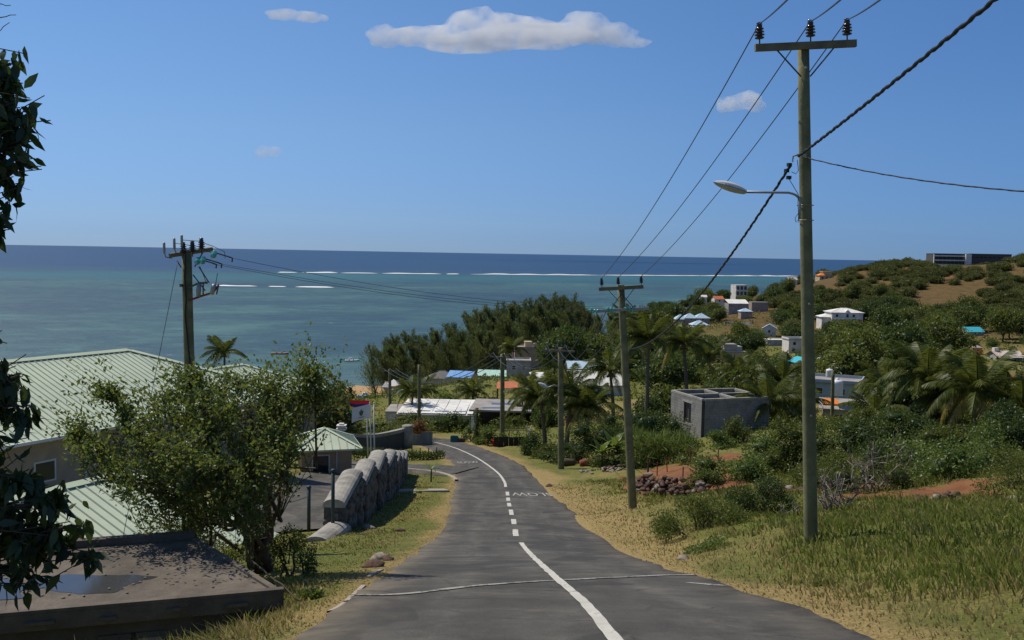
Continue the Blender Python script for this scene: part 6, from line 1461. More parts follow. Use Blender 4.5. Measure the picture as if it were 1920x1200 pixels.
# ---- shrubs and trees standing near enough to be modelled one by one
def shrub(label, px, base_py, Y, wpx, hpx, style='mid', name='shrub', cat='shrub', n=None, leaf=None, clear=0.0, g=rng, on_ground=True, group=None, depth=None, core=None, nl_=None, sink=.1):
    b0 = P(px, base_py, Y)
    if on_ground: b0.z = min(b0.z, g1(b0.x, b0.y)+.05)
    top = P(px, base_py-hpx, Y).z; w = wpx*Y/F; h = max(.2, top-b0.z); dp = (depth or w*.75)
    root = empty(name, b0-Vector((0, 0, sink)), label, cat, group); lm = {'mid': 'leaf_mid', 'dark': 'leaf_dark', 'bright': 'leaf_bright', 'near': 'leaf_near', 'red': 'leaf_red', 'palm': 'leaf_palm', 'hill': 'leaf_hill'}[style]
    leaf = leaf or max(.05, .0021*Y); NL = nl_ or max(5, int(4+w*h*.5)); NL = min(NL, 16); lobes = []; z0 = clear*h
    for k in range(NL):
        u, vq, wz = g.uniform(-.42, .42), g.uniform(-.42, .42), g.uniform(.12, .72); wz = wz*(1-.6*abs(u)*1.2)
        lobes.append(((u*w, vq*dp, z0+(h-z0)*(wz*.92+.06)), (w*g.uniform(.20, .32), dp*g.uniform(.20, .32), (h-z0)*g.uniform(.18, .30))))
    n = int(1.25*n) if n else int(min(9000, max(1400, 5.2*w*h/(leaf*leaf*.55))))
    v, f, t = lobed(lobes, n, leaf, leaf*.52, g, core=(.42 if Y > 30 else 0) if core is None else core, inner=.35)
    v[:, 2] = np.maximum(v[:, 2], .0); link('foliage', np_mesh('foliage', v, f, M[lm], t), root)
    st = MB()
    for k in range(min(7, NL)): c = lobes[k][0]; limb(st, (g.normal()*.06*w*.5, g.normal()*.05*w*.5, -.15), (c[0]*.9, c[1]*.9, c[2]), .02+.012*h, .008+.002*h, g, 5, .2)
    st.build('stems', M['bark'], root, True); return root
sh_ = shrub
# behind and beside the hotel
sh_('leafy yellow green tree behind the fuse pole and the big mint roof', 436, 748, 60, 150, 92, 'near', 'tree', 'tree', 5200, .13)
sh_('dense dark tree behind the small guard house', 620, 812, 84, 110, 80, 'dark', 'tree', 'tree')
sh_('tall dark tree between the far mint roof and the beach', 585, 770, 92, 110, 100, 'dark', 'tree', 'tree')
sh_('dark bushy tree at the end of the far mint roof', 540, 730, 96, 80, 50, 'mid', 'tree', 'tree')
sh_('low bushy tree top peeping over the mint roof ridge', 300, 690, 78, 130, 28, 'mid', 'tree', 'tree', on_ground=True)
sh_('thin bush peeping over the roof beside the fuse pole', 395, 700, 82, 60, 36, 'dark', 'shrub')
sh_('dark tree line bush between far mint roof and sea', 480, 716, 110, 90, 34, 'dark')
sh_('broad green tree behind the flag poles', 722, 824, 100, 140, 48, 'mid', 'tree', 'tree')
sh_('dark green tree left of the flags near the beach', 618, 790, 115, 80, 90, 'dark', 'tree', 'tree')
sh_('thin dark sapling standing before the sand', 646, 742, 160, 40, 40, 'dark')
sh_('reddish bougainvillea bush behind the curved wall pier', 786, 822, 96, 50, 48, 'red')
sh_('dark round tree with bare stems beside the bend', 818, 828, 116, 70, 62, 'dark', 'tree', 'tree', clear=.3)
sh_('second dark round tree with bare stems beside the bend', 852, 829, 114, 80, 64, 'dark', 'tree', 'tree', clear=.25)
sh_('mid green tree in front of the white flat roof', 775, 815, 110, 80, 48, 'mid', 'tree', 'tree')
sh_('dry yellowish weeds on the bank at the bend', 883, 828, 98, 40, 34, 'bright')
sh_('bright green bush behind the red tub', 915, 838, 91.5, 46, 46, 'bright'); sh_('vivid green leafy plant growing in the red tub', 934, 832, 91, 26, 26, 'bright', base if False else 'shrub', on_ground=False)
sh_('vine climbing the carport posts', 960, 808, 112, 60, 40, 'mid')
sh_('pale green weeds beside the trestle yard', 985, 846, 92, 50, 36, 'bright')
# around the road side palms
sh_('dark bush below the roadside palm, nearest the road', 1004, 862, 80, 70, 64, 'dark'); sh_('dark bush right at the foot of the roadside palm', 1060, 868, 72, 90, 50, 'dark'); sh_('dark grey green weeds between palm and pole', 1025, 868, 75, 60, 40, 'mid')
sh_('dense dark mango tree before the roofless block house', 1228, 852, 68, 124, 106, 'dark', 'tree', 'tree'); sh_('dark leafy tree behind the banana plants', 1130, 848, 74, 110, 96, 'dark', 'tree', 'tree')
sh_('dark shaded bush behind the second pole', 1205, 880, 58, 90, 52, 'dark'); sh_('green undergrowth at the foot of the banana plants', 1150, 876, 62, 80, 36, 'mid')
# right bank
sh_('airy dark green thorn shrub on the bank between the poles', 1312, 1002, 23.5, 160, 108, 'mid', n=5200, leaf=.06); sh_('denser dark shrub on several stems beside the near pole', 1428, 985, 26, 120, 130, 'dark', n=6500, leaf=.06, clear=.25)
sh_('small scrubby bush leaning into the thorn shrub', 1375, 1000, 24, 70, 80, 'mid', n=2200, leaf=.055)
sh_('low bright green weeds in front of the thorn shrub', 1352, 1032, 20.5, 150, 40, 'bright', n=3500, leaf=.06)
sh_('leafy vines over the rubble behind the thorn shrub', 1375, 905, 42, 130, 82, 'bright', leaf=.13); sh_('pale green creeper heap below the roofless house', 1440, 885, 46, 140, 84, 'bright', leaf=.14); sh_('sprawling creeper right of the roofless house', 1490, 885, 44, 120, 120, 'mid', leaf=.13)
sh_('weedy bush in front of the roofless house corner', 1345, 842, 62, 70, 44, 'bright'); sh_('dark weeds beside the dry bush', 1310, 892, 47, 60, 34, 'mid')
sh_('tall bush against the shaded wall of the roofless house', 1385, 830, 64, 60, 60, 'mid', 'tree', 'tree')
sh_('tangled dark scrub with grey twigs behind the near pole', 1605, 955, 31, 180, 140, 'mid', n=6500, leaf=.065); sh_('dark bush in the tangle above the red soil', 1660, 930, 36, 130, 140, 'dark', n=4000, leaf=.08)
sh_('large leaved climber thicket on the bank', 1790, 950, 31.5, 200, 180, 'bright', n=6500, leaf=.12, cat='thicket'); sh_('second large leaved climber hanging over the red soil', 1725, 890, 36, 130, 140, 'bright', n=4200, leaf=.13, cat='thicket')
sh_('olive green bush at the end of the bank', 1890, 950, 28, 140, 130, 'mid', n=5200, leaf=.06); sh_('green weeds round the grey boulder', 1850, 962, 26.5, 110, 50, 'mid', n=3000, leaf=.05)
sh_('dark mango crown behind the near pole', 1588, 872, 52, 130, 125, 'dark', 'tree', 'tree', leaf=.15); sh_('wide dark mango crown in the middle of the thicket', 1690, 872, 50, 190, 125, 'dark', 'tree', 'tree', leaf=.15)
sh_('dark crown above the large leaved climber', 1800, 850, 47, 160, 95, 'mid', 'tree', 'tree', leaf=.14); sh_('deep green crown at the end of the thicket', 1890, 870, 45, 140, 150, 'dark', 'tree', 'tree', leaf=.14)
sh_('leafy crown below the orange awning house', 1545, 835, 70, 90, 70, 'mid', 'tree', 'tree'); sh_('green tree between the thicket and the cream corner house', 1880, 800, 80, 130, 60, 'bright', 'tree', 'tree'); sh_('mid green tree behind the dark mango crowns', 1660, 800, 78, 120, 50, 'mid', 'tree', 'tree')
sh_('round green tree in front of the awning house wall', 1625, 812, 84, 80, 44, 'bright', 'tree', 'tree')
sh_('leafy bush swallowing the end of the stone heap', 1318, 925, 40, 70, 62, 'mid', leaf=.10); sh_('yellow green bush among the stones under the roofless house', 1292, 880, 54, 70, 40, 'bright', leaf=.12)
sh_('thick green bush behind the dead grey shrub', 1550, 915, 38, 110, 110, 'mid', leaf=.10); sh_('dark bush filling the gap behind the near pole', 1530, 880, 45, 100, 100, 'dark', leaf=.13); sh_('bright weeds covering the red soil', 1750, 945, 30, 120, 34, 'bright', leaf=.07); sh_('dry brown weeds on the edge of the red soil', 1690, 950, 29, 100, 26, 'mid', leaf=.06); sh_('bush above the olive bush at the bank end', 1855, 900, 38, 120, 130, 'bright', leaf=.12)
# low weeds in the rough grass
for k, (px, py, Y, w, h, st, lab) in enumerate(((1640, 1000, 21, 130, 36, 'bright', 'patch of fresh green weeds right of the near pole'), (1760, 1000, 20, 150, 30, 'bright', 'bright weeds along the foot of the red soil'), (1800, 1050, 15.5, 60, 46, 'dark', 'single dark weed clump in the rough grass'), (1880, 1070, 13, 130, 50, 'mid', 'dark green weeds at the edge of the rough grass'),
        (1560, 1110, 12.6, 110, 60, 'mid', 'dark weed clump growing below the near pole'), (1880, 1140, 10.6, 120, 50, 'mid', 'low dark weeds in the lower grass'), (1250, 985, 26, 60, 34, 'mid', 'small weeds before the stone heap'),
        (1700, 1030, 16.5, 70, 22, 'bright', 'leafy weed spread midway between near pole and boulder'), (1630, 1075, 14, 60, 24, 'bright', 'small bright weeds downhill of the near pole'), (1760, 1110, 12, 90, 26, 'mid', 'broad low weed patch in the lower grass'), (1850, 1020, 17, 90, 24, 'mid', 'weed patch below the grey boulder'), (1450, 1040, 18.5, 60, 24, 'bright', 'small weeds just before the near pole'), (1600, 1040, 17.5, 60, 22, 'mid', 'weeds right behind the foot of the near pole'), (1700, 1165, 9.6, 80, 24, 'bright', 'ragged weeds at the edge of the straw strip'))):
    sh_(lab, px, py, Y, w, h, st, n=2600, leaf=.055, core=0)
# left: around the big foreground tree
sh_('green undergrowth behind the flat concrete roof', 300, 1010, 17, 240, 78, 'mid', n=5200, leaf=.06); sh_('undergrowth with reddish shoots beside the flat roof', 395, 985, 17.5, 150, 60, 'mid', n=3200, leaf=.055); sh_('few reddish shoots in the undergrowth', 330, 965, 17.2, 120, 36, 'red', n=260, leaf=.05)
sh_('twiggy thin shrub right of the big foreground tree', 566, 1078, 14.6, 50, 110, 'near', n=800, leaf=.045); sh_('leafy shrub filling the gap beside the flat roof corner', 545, 1050, 16, 70, 90, 'mid', n=1300, leaf=.05)
sh_('dry grass tuft by the road opposite the shed', 598, 1125, 12.3, 70, 44, 'bright', n=1600, leaf=.06); sh_('small sprout on the concrete strip of the lawn', 786, 928, 45.5, 12, 16, 'mid', n=200, leaf=.06)
# sapling with strap leaves beside the driveway
def rosette(label, base, h, spread, n_, Lf, wf, lm, trunk, name='sapling', cat='sapling', up=.8):
    root = empty(name, base, label, cat); b = MB(); b.tube([(0, 0, -.2), (.02, 0, trunk)], [.05, .035], 7); b.build('stem', M['bark'], root, True)
    for k in range(n_):
        a = k*2.4; e = up*(1-.5*k/n_); K = 7; vs = []; fs = []
        for i in range(K):
            t = i/(K-1); r = Lf*t; x = r*math.cos(e)*(1-.1*t); z = trunk+r*math.sin(e)-Lf*.55*t*t*(1.1-e*.5); w = wf*math.sin(math.pi*min(.97, .08+t*.9))**.7
            for s in (-1, 0, 1): vs.append((x*math.cos(a)-s*w*math.sin(a), x*math.sin(a)+s*w*math.cos(a), z-(.25*w if s == 0 else 0)))
        for i in range(K-1):
            for s in (0, 1): fs.append((i*3+s, i*3+s+1, i*3+s+4, i*3+s+3))
        me = MB(); me.v, me.f = vs, fs; m2 = me.mesh('leaf', lm, True); at_ = m2.attributes.new('tint', 'FLOAT', 'POINT'); at_.data.foreach_set('value', np.full(len(vs), .3+.6*rnd.random(), dtype=np.float32)); link('leaf', m2, root)
    return root
rosette('young palm-like sapling beside the driveway mouth', G(808, 903), 1.5, 1, 14, 1.0, .05, M['leaf_bright'], .7)
for k, (px, py, Y, s) in enumerate(((1150, 866, 63, 1.0), (1172, 862, 64, .85), (1128, 868, 62, .8))):
    b0 = P(px, py, Y); b0.z = g1(b0.x, b0.y)
    rosette(('tallest banana plant, in the middle of its clump', 'banana plant close to the second pole', 'smaller banana plant towards the logs')[k], b0, 3, 1, 9, 1.9*s, .24*s, M['leaf_bright'], 1.4*s, 'banana_plant', 'banana plant', 1.1)
# cane-like clump
def cane(label, px, py, Y, wpx, hpx):
    b0 = P(px, py, Y); b0.z = g1(b0.x, b0.y); w, h = wpx*Y/F, hpx*Y/F; root = empty('cane_clump', b0, label, 'cane'); k = 2600
    c = np.stack([rng.uniform(-w/2, w/2, k), rng.normal(0, w*.18, k), h*rng.random(k)**.7*.85], 1); d = rng.normal(size=(k, 3))*.6+np.array([-.35, 0, .8]); v, f = leaves(c, d, rng.uniform(.4, .9, k), .06, rng); v[:, 2] = np.maximum(v[:, 2], -.1)
    link('foliage', np_mesh('foliage', v, f, M['leaf_bright'], np.repeat(rng.random(k), 4)), root)
    st = MB()
    for q in range(14): x = rng.uniform(-w/2, w/2); st.tube([(x, 0, -.2), (x-.2, .1, h*.8)], .02, 5)
    st.build('stems', M['leaf_bright'], root)
cane('bright wind-combed cane clump before the roofless house', 1240, 868, 57, 124, 62)
# bare dead shrub beside the near pole
def dead_shrub(label, px, py, Y, wpx, hpx, n_):
    b0 = G(px, py); w, h = wpx*b0.y/F, hpx*b0.y/F; root = empty('dead_shrub', b0, label, 'shrub')
    for k in range(n_):
        b = MB(); a = rng.uniform(0, 6.28); e = Vector((math.cos(a)*w*.5*rng.uniform(.4, 1), math.sin(a)*w*.3, h*rng.uniform(.5, 1))); pts = limb(b, (rng.normal()*.1, rng.normal()*.1, -.1), e, .035, .012, rng, 7, .35)
        for q in range(5): i = rng.integers(2, 7); limb(b, pts[i], pts[i]+Vector(rng.normal(size=3)*np.array([.4, .3, .3])*h*.5+np.array([0, 0, .15*h])), .012, .004, rng, 4, .3)
        b.build('branch', M['dead_wood'], root, True)
dead_shrub('bare grey dead shrub just right of the near pole', 1558, 978, 24, 90, 110, 14); dead_shrub('bleached dead branches in the tangle above the red soil', 1640, 930, 32, 170, 110, 12); dead_shrub('pale dead branch lying behind the dark shrub', 1480, 985, 25, 80, 60, 5)
# hedge
hp = [P(664, 868, 66), P(720, 872, 68), P(772, 873, 70), P(826, 864, 73)]; hv = catmull(np.array([tuple(p_) for p_ in hp]), .5); hr = empty('hedge', hp[0], 'clipped dark green hedge between the wall and the bend', 'hedge'); parts = []
zt = np.interp(np.arange(len(hv)), [0, len(hv)-1], [P(664, 838, 66).z, P(826, 853, 73).z])
for i in range(len(hv)):
    zb = g1(hv[i, 0], hv[i, 1]); k = 200; hh = max(.5, zt[i]-zb); c = np.stack([hv[i, 0]+rng.uniform(-.3, .3, k), hv[i, 1]+rng.uniform(-.55, .55, k), zb+hh*rng.random(k)**.55], 1)-np.array(hp[0]); v, f = leaves(c, rng.normal(size=(k, 3))+[0, 0, .3], .14, .09, rng); parts.append((v, f, np.repeat(rng.random(k)*.8, 4)))
v, f, t = join(parts); o = link('foliage', np_mesh('foliage', v, f, M['leaf_dark'], t), hr)
st = MB()
for i in range(0, len(hv), 2): zb = g1(hv[i, 0], hv[i, 1]); st.tube([(hv[i, 0]-hp[0].x, hv[i, 1]-hp[0].y, zb-.2-hp[0].z), (hv[i, 0]-hp[0].x, hv[i, 1]-hp[0].y, zb+.9-hp[0].z)], .04, 5)
st.build('stems', M['bark'], hr)
# palms
for a in (('big coconut palm between the palm pole and the second pole', 1062, 868, 84, 742, 1.15, 10, 19, 2), ('tall coconut palm behind the second pole top', 1212, 745, 106, 640, 1.25, 4, 18, 1), ('coconut palm leaning beside the tall one', 1288, 730, 112, 648, 1.2, -6, 17, 1), ('coconut palm beside the roofless house', 1432, 830, 74, 762, 1.0, 8, 17, 1),
          ('dark coconut palm with upright spear left of the reddish field', 1738, 815, 76, 712, 1.25, 2, 18, 0), ('coconut palm with yellowing fronds before the red field', 1826, 800, 70, 742, 1.25, 6, 18, 4), ('coconut palm right behind the near pole', 1468, 770, 100, 718, 1.1, 0, 16, 1), ('palm beside the blue grey house corner', 1658, 775, 96, 722, 1.15, 4, 16, 1),
          ('small palm top peeping over the hotel roofs', 421, 700, 100, 664, .8, 0, 12, 0), ('small palm beside the pinkish block house', 962, 690, 205, 656, 1.2, 0, 14, 0), ('palm in front of the orange sheet roof', 1000, 790, 120, 742, 1.2, 4, 16, 0), ('small palm below the blue roof', 792, 775, 150, 735, 1.1, -2, 14, 0), ('palm behind the white flat roof', 886, 762, 150, 738, 1.1, 2, 14, 0),
          ('palm with pale fronds beside the beach road', 770, 785, 130, 738, 1.0, 4, 14, 1), ('palm top in front of the lagoon behind the second pole', 1172, 640, 260, 600, 1.7, 0, 14, 0), ('low palm near the edge of the cream corner house', 1910, 800, 68, 770, 1.0, 6, 14, 3), ('palm in the valley in front of the beige block', 1330, 720, 170, 672, 1.5, 2, 15, 0), ('palm below the big white house', 1600, 668, 270, 630, 1.7, 0, 14, 1), ('palm in the valley below the turquoise roof', 1740, 672, 240, 640, 1.7, 0, 14, 1), ('leaning palm left of the palm pole', 1022, 862, 88, 752, 1.1, -8, 16, 1), ('palm right of the palm pole with hanging dry fronds', 1098, 866, 82, 768, 1.0, 8, 16, 2), ('broad palm crown right of the upright spear palm', 1782, 812, 74, 752, 1.15, 0, 17, 1), ('low palm below the blue grey house', 1640, 822, 82, 782, 1.0, 0, 16, 1), ('dark palm beside the roofless house wall', 1478, 822, 80, 770, 1.1, 4, 17, 0), ('palm at the frame edge behind the thicket', 1880, 800, 78, 744, 1.1, 0, 16, 2), ('palm between upright spear palm and awning house', 1686, 805, 86, 752, 1.15, -4, 17, 0), ('palm behind the roofless house roof', 1392, 752, 104, 706, 1.1, 0, 16, 0), ('palm before the broad white roof', 1150, 780, 112, 700, 1.15, -6, 16, 1)):
    palm(a[0], a[1], a[2], a[3], a[4], a[5], rng, a[6], a[7], a[8])
# casuarinas along the shore
CP = [casuarina_proto('casuarina', rng, 12, 4.2, n_) for n_ in (7200, 7200, 6800, 6800)]
row = [(748, 640, 228), (775, 636, 232), (800, 642, 236), (826, 630, 240), (852, 622, 246), (872, 632, 242), (893, 602, 262), (912, 598, 258), (932, 590, 270), (950, 596, 268), (968, 584, 284), (985, 582, 290), (1005, 576, 298), (1022, 580, 296), (1040, 570, 312), (1060, 568, 322), (1078, 569, 326), (1094, 578, 330), (1108, 590, 322),
       (735, 652, 222), (760, 655, 218), (812, 655, 226), (842, 648, 230), (905, 622, 246), (960, 610, 262), (1000, 600, 276), (1040, 594, 292), (1075, 590, 300), (880, 650, 232), (925, 630, 244), (720, 664, 218), (1125, 596, 345), (1148, 592, 352)]
OR0 = ['first', 'second', 'third', 'fourth', 'fifth', 'sixth', 'seventh', 'eighth', 'ninth', 'tenth', 'eleventh', 'twelfth', 'thirteenth', 'fourteenth', 'fifteenth', 'sixteenth', 'seventeenth', 'eighteenth', 'nineteenth', 'twentieth', 'twenty-first', 'twenty-second', 'twenty-third', 'twenty-fourth', 'twenty-fifth', 'twenty-sixth', 'twenty-seventh', 'twenty-eighth', 'twenty-ninth', 'thirtieth']+[f'thirty-{x}' for x in ('first', 'second', 'third', 'fourth', 'fifth', 'sixth', 'seventh', 'eighth', 'ninth')]
TENS = ['forty', 'fifty', 'sixty', 'seventy', 'eighty', 'ninety']; OR = OR0[:30]+[f'thirty-{x}' for x in OR0[:9]]
for t_ in TENS: OR += [t_[:-1]+'ieth']+[f'{t_}-{x}' for x in OR0[:9]]
OR += ['hundredth']+[f'hundred and {x}' for x in OR0[:19]]
used = set(); row.sort()
for i, (px, tp, Y) in enumerate(row):
    q = ground_at(px+3, Y); h = P(px, tp, Y).z-q.z; s = h/12; k = i % 4; lab = f'feathery dark casuarina by the shore, {OR[i]} along the row counting from the beach'
    if k not in used: o = CP[k]; o.location = q; o.scale = (s*1.15, s*1.15, s); o['label'] = lab; o['group'] = 'casuarina row along the shore'; used.add(k)
    else: clone(CP[k], q, rnd.uniform(-.5, .5), (s*1.15*rnd.uniform(.9, 1.15), s*1.15, s), lab, 'casuarina row along the shore')
q = ground_at(704, 178); h = P(700, 655, 178).z-q.z; lone = casuarina_proto('casuarina', rng, 12, 3.9, 2600); lone.location = q; s = h/12; lone.scale = (s, s, s); lone['label'] = 'lone thin casuarina with see-through crown at the beach'
# filler trees and hill bushes
TP = [tree_proto('tree', rng, 3.2, 5.6, 1.0, 3400, .40, M[m_]) for m_ in ('leaf_mid', 'leaf_dark', 'leaf_mid', 'leaf_dark', 'leaf_hill')]
BP = [bush_proto('bush', rng, 4.6, 3.6, 2900, .48, M['leaf_hill']) for _ in range(5)]
BD = [bush_proto('low_shrub', rng, 2.2, 2.6, 2200, .28, M[m_]) for m_ in ('leaf_mid', 'leaf_dark', 'leaf_bright')]
LMK = [('grey ridge hotel', 1815, 485), ('cream villa', 1545, 517), ('big white house', 1587, 600), ('turquoise roof', 1830, 614), ('rust streaked roof', 1893, 664), ('beige block house', 1377, 660), ('four pavilions', 1305, 603), ('long grey building', 1385, 570), ('blue grey flat house', 1560, 715), ('orange awning', 1560, 757), ('roofless block house', 1320, 780),
       ('broad white roof', 1118, 705), ('orange sheet roof', 950, 727), ('blue roof', 860, 703), ('white frame building', 1393, 548), ('white flat roof', 830, 768), ('slate grey roof', 1392, 606), ('parked cars', 1705, 690), ('teal gable roof', 1508, 680), ('cream corner house', 1895, 730), ('guard house', 610, 830), ('tall coconut palm', 1212, 640), ('red topped house', 1487, 523), ('dry brown slope', 1775, 565), ('red soil on the ridge', 1612, 512), ('brown field by the shore', 1475, 548), ('far end of the ridge', 1905, 540)]
foot = [(o.matrix_basis.translation.x, o.matrix_basis.translation.y, 4.5) for o in bpy.data.objects if o.parent is None and o.get('category') in ('house', 'building', 'villa', 'hut', 'hotel', 'pavilion', 'unfinished house', 'shed', 'carport', 'shade roof')]
foot = [(x, y, 13 if y > 690 else r) for x, y, r in foot]
DRYPX = [(1775, 568, 70, 30), (1622, 514, 28, 7), (1580, 552, 30, 13), (1478, 546, 46, 9), (1900, 515, 20, 15), (1428, 556, 22, 7), (1895, 700, 90, 24), (1905, 612, 14, 22), (1640, 540, 16, 8)]
def blocks(x, y, z, r, h):
    px, p0 = proj(x, y, z); _, p1 = proj(x, y, z+h); rp = r*F/y
    for (a, b, c, d, Yh, pc) in HRECT:
        if y < Yh+2 and px+rp*.8 > a and px-rp*.8 < c and p1 < d-(d-b)*pc and p0 > b: return True
    return any((x-a)**2+(y-b)**2 < (c+r*.6)**2 for a, b, c in foot)
placed = []; todo = []
def scatter(n_, region, protos, rmin, rmax, hk, desc, grp, gap, dry=True, rfun=None):
    cnt = 0; tries = 0
    while cnt < n_ and tries < n_*40:
        tries += 1; x, y = rnd.uniform(*region[0]), rnd.uniform(*region[1])
        if rfun and not rfun(x, y): continue
        z = g1(x, y); px, py = proj(x, y, z)
        if not (-40 < px < 1990) or z < 1.2: continue
        if dry and any(((px-a)/c)**2+((py-b)/d)**2 < 1 for a, b, c, d in DRYPX): continue
        if abs(road_dist(np.array([x]), np.array([y]))[0][0]) < 5: continue
        r = rnd.uniform(rmin, rmax)
        if any((x-a)**2+(y-b)**2 < ((r+c)*gap)**2 for a, b, c in placed) or blocks(x, y, z, r, r*hk): continue
        placed.append((x, y, r)); todo.append((px, py-r*hk*F/y*.5, protos, x, y, z, r, desc, grp)); cnt += 1
    return cnt
hillf = lambda x, y: g1(x, y) > 10.5 and proj(x, y, g1(x, y))[0] > 1400
print('hill', scatter(300, ((120, 440), (330, 735)), BP, 3.4, 7.0, .72, 'thorn bush on the slope', 'thorn bushes on the hillside', .44, True, hillf))
print('valley', scatter(165, ((-40, 190), (122, 470)), TP, 3.2, 5.6, 1.5, 'leafy village tree', 'trees among the village houses', .55, True, lambda x, y: proj(x, y, g1(x, y))[0] > 745 and not (x < 8 and y > 175) and y < 250+1.7*max(0, x+10)))
print('low', scatter(170, ((-28, 150), (95, 330)), BD, 1.5, 2.8, 1.15, 'low garden shrub', 'low bushes among the houses', .5, True, lambda x, y: proj(x, y, g1(x, y))[0] > 735 and not (x < 6 and y > 170)))
print('mid', scatter(52, ((22, 75), (72, 125)), TP, 1.8, 3.0, 1.6, 'garden tree behind the bank', 'trees in the gardens behind the bank', .5, False, lambda x, y: x > 24 or y > 100))
print('left', scatter(28, ((-120, -16), (70, 205)), TP, 2.4, 3.8, 1.5, 'tree towards the shore', 'trees between the hotel and the shore', .5, False, lambda x, y: proj(x, y, g1(x, y)+5)[1] > 640+max(0, 340-proj(x, y, 5)[0])*.1 and not (proj(x, y, g1(x, y))[0] > 628 and y > 95)))
print('shore', scatter(50, ((60, 190), (380, 640)), TP, 3.0, 5.2, 1.5, 'dark shore tree', 'trees on the low shore', .5, True, lambda x, y: g1(x, y) < 14 and proj(x, y, 5)[0] > 1190))
bylm = {}
for it in todo:
    k = min(range(len(LMK)), key=lambda i: (LMK[i][1]-it[0])**2+(1.6*(LMK[i][2]-it[1]))**2); bylm.setdefault((it[7], k), []).append(it)
usedp = set()
for (desc, k), L_ in bylm.items():
    L_.sort(key=lambda it: (LMK[k][1]-it[0])**2+(LMK[k][2]-it[1])**2)
    for i, (px, py, protos, x, y, z, r, d_, grp) in enumerate(L_):
        lab = f'{desc}, {OR[min(i, len(OR)-1)]} nearest the {LMK[k][0]}'; pi = rnd.randrange(len(protos)); pr = protos[pi]
        base_r = 4.6 if protos is BP else 2.2 if protos is BD else 3.2; s = r/base_r; sc = (s*rnd.uniform(.9, 1.15), s*rnd.uniform(.9, 1.15), s*rnd.uniform(.8, 1.2))
        if pr.name not in usedp: usedp.add(pr.name); pr.location = (x, y, z-.15); pr.scale = sc; pr['label'] = lab; pr['group'] = grp; pr.rotation_euler = (0, 0, rnd.uniform(0, 6))
        else: clone(pr, (x, y, z-.15), rnd.uniform(0, 6.28), sc, lab, grp)
for pr in TP+BP+BD+CP:
    if 'label' not in pr:
        for c in list(pr.children): bpy.data.objects.remove(c)
        bpy.data.objects.remove(pr)

# undergrowth that fills the ground between the village trees
k = 15000; yy = 60*np.exp(rng.random(k)*math.log(420/60)); xx = rng.uniform(-.19, .60, k)*yy+rng.normal(0, 2, k)
rdd, _ = road_dist(xx, yy); zz = gz(xx, yy); nz_u = vnoise(xx, yy, .06, 3.3); ok = (np.abs(rdd) > 5.5+.02*yy) & (zz > 2.2) & (nz_u > -.22) & ~((rdd < 0) & (yy < 105))
ft = np.array(foot); ok &= (((xx[:, None]-ft[None, :, 0])**2+(yy[:, None]-ft[None, :, 1])**2) > 16).all(1); ok &= grid_s(soil, xx, yy) < .5 if False else True
for (a, b_, c, d_) in DRYPX[6:7]:
    pp = np.array([proj(x, y, z) for x, y, z in zip(xx, yy, zz)]); ok &= ((pp[:, 0]-a)/c)**2+((pp[:, 1]-b_)/d_)**2 > 1
xx, yy, zz, nz_u = xx[ok], yy[ok], zz[ok], nz_u[ok]; q = 7; c = np.repeat(np.stack([xx, yy, zz], 1), q, 0); kk = len(c); sc_ = np.repeat(np.clip(yy/150, .55, 1.7), q)
hh = np.repeat(np.clip(.5+1.6*nz_u, .25, 1.3), q); c = c+np.stack([rng.normal(0, .55, kk), rng.normal(0, .55, kk), rng.random(kk)**1.4*1.2*hh], 1)*sc_[:, None]
v, f = leaves(c, rng.normal(size=(kk, 3))+[0, 0, .5], .42*sc_*rng.uniform(.6, 1.2, kk), .24*sc_, rng)
ug = link('undergrowth', np_mesh('undergrowth', v, f, M['leaf_mid'], np.repeat(np.clip(np.repeat(.35+.5*nz_u, q)+rng.normal(0, .18, kk), 0, 1), 4))); tag(ug, 'low green undergrowth between the trees and houses of the village', kind='stuff')
# ------------------------------------------------------------------ big bushy tree beside the shed
bt = empty('bushy_tree', G(492, 1078), 'big many-stemmed bushy tree with small bright leaves beside the flat concrete roof', 'tree'); O = bt.location.copy()
LB = [(225, 790, 14.4, 66), (180, 860, 14.2, 48), (300, 740, 15.0, 62), (300, 830, 13.8, 82), (380, 770, 14.4, 84), (420, 728, 15.2, 60), (470, 780, 14.8, 82), (375, 880, 13.6, 84), (260, 905, 13.8, 66), (460, 880, 14.0, 88), (515, 830, 14.6, 62), (530, 738, 15.2, 46), (592, 728, 15.3, 46), (578, 698, 15.4, 28), (500, 728, 15.4, 40), (440, 950, 14.2, 60), (340, 940, 14.4, 50), (150, 810, 14.6, 30), (350, 715, 15.2, 32), (200, 740, 14.6, 22)]
sk = MB(); base_pts = [Vector((x, y, -.25)) for x, y in ((0, 0), (.12, .06), (-.1, .1), (.18, .2), (-.04, .18))]; tips = []; hubs = []
for i, (px, py, Y, r) in enumerate(LB):
    c = P(px, py, Y)-O; b0 = base_pts[i % 5]; dx = (px-490)/400
    h1 = Vector((dx*.55, .1*(i % 3), .9+.25*(i % 4)*.5)) if py < 930 else Vector((dx*.4, 0, .5))
    pa = limb(sk, b0, h1, .075, .045, rng, 6, .10); pb = limb(sk, pa[-1], c, .042, .014, rng, 7, .16)
    rm = r*Y/F*.80
    for q in range(max(15, int(rm*rm*90))):
        s = pb[rng.integers(3, 8)]; e = c+Vector(unit(rng.normal(size=(1, 3)))[0]*np.array([rm*1.25, rm*.9, rm*.8])*rng.uniform(.45, 1.08)); pts = limb(sk, s, e, .010, .003, rng, 4, .25); tips.append((pts, rm))
tw, parts = [], []
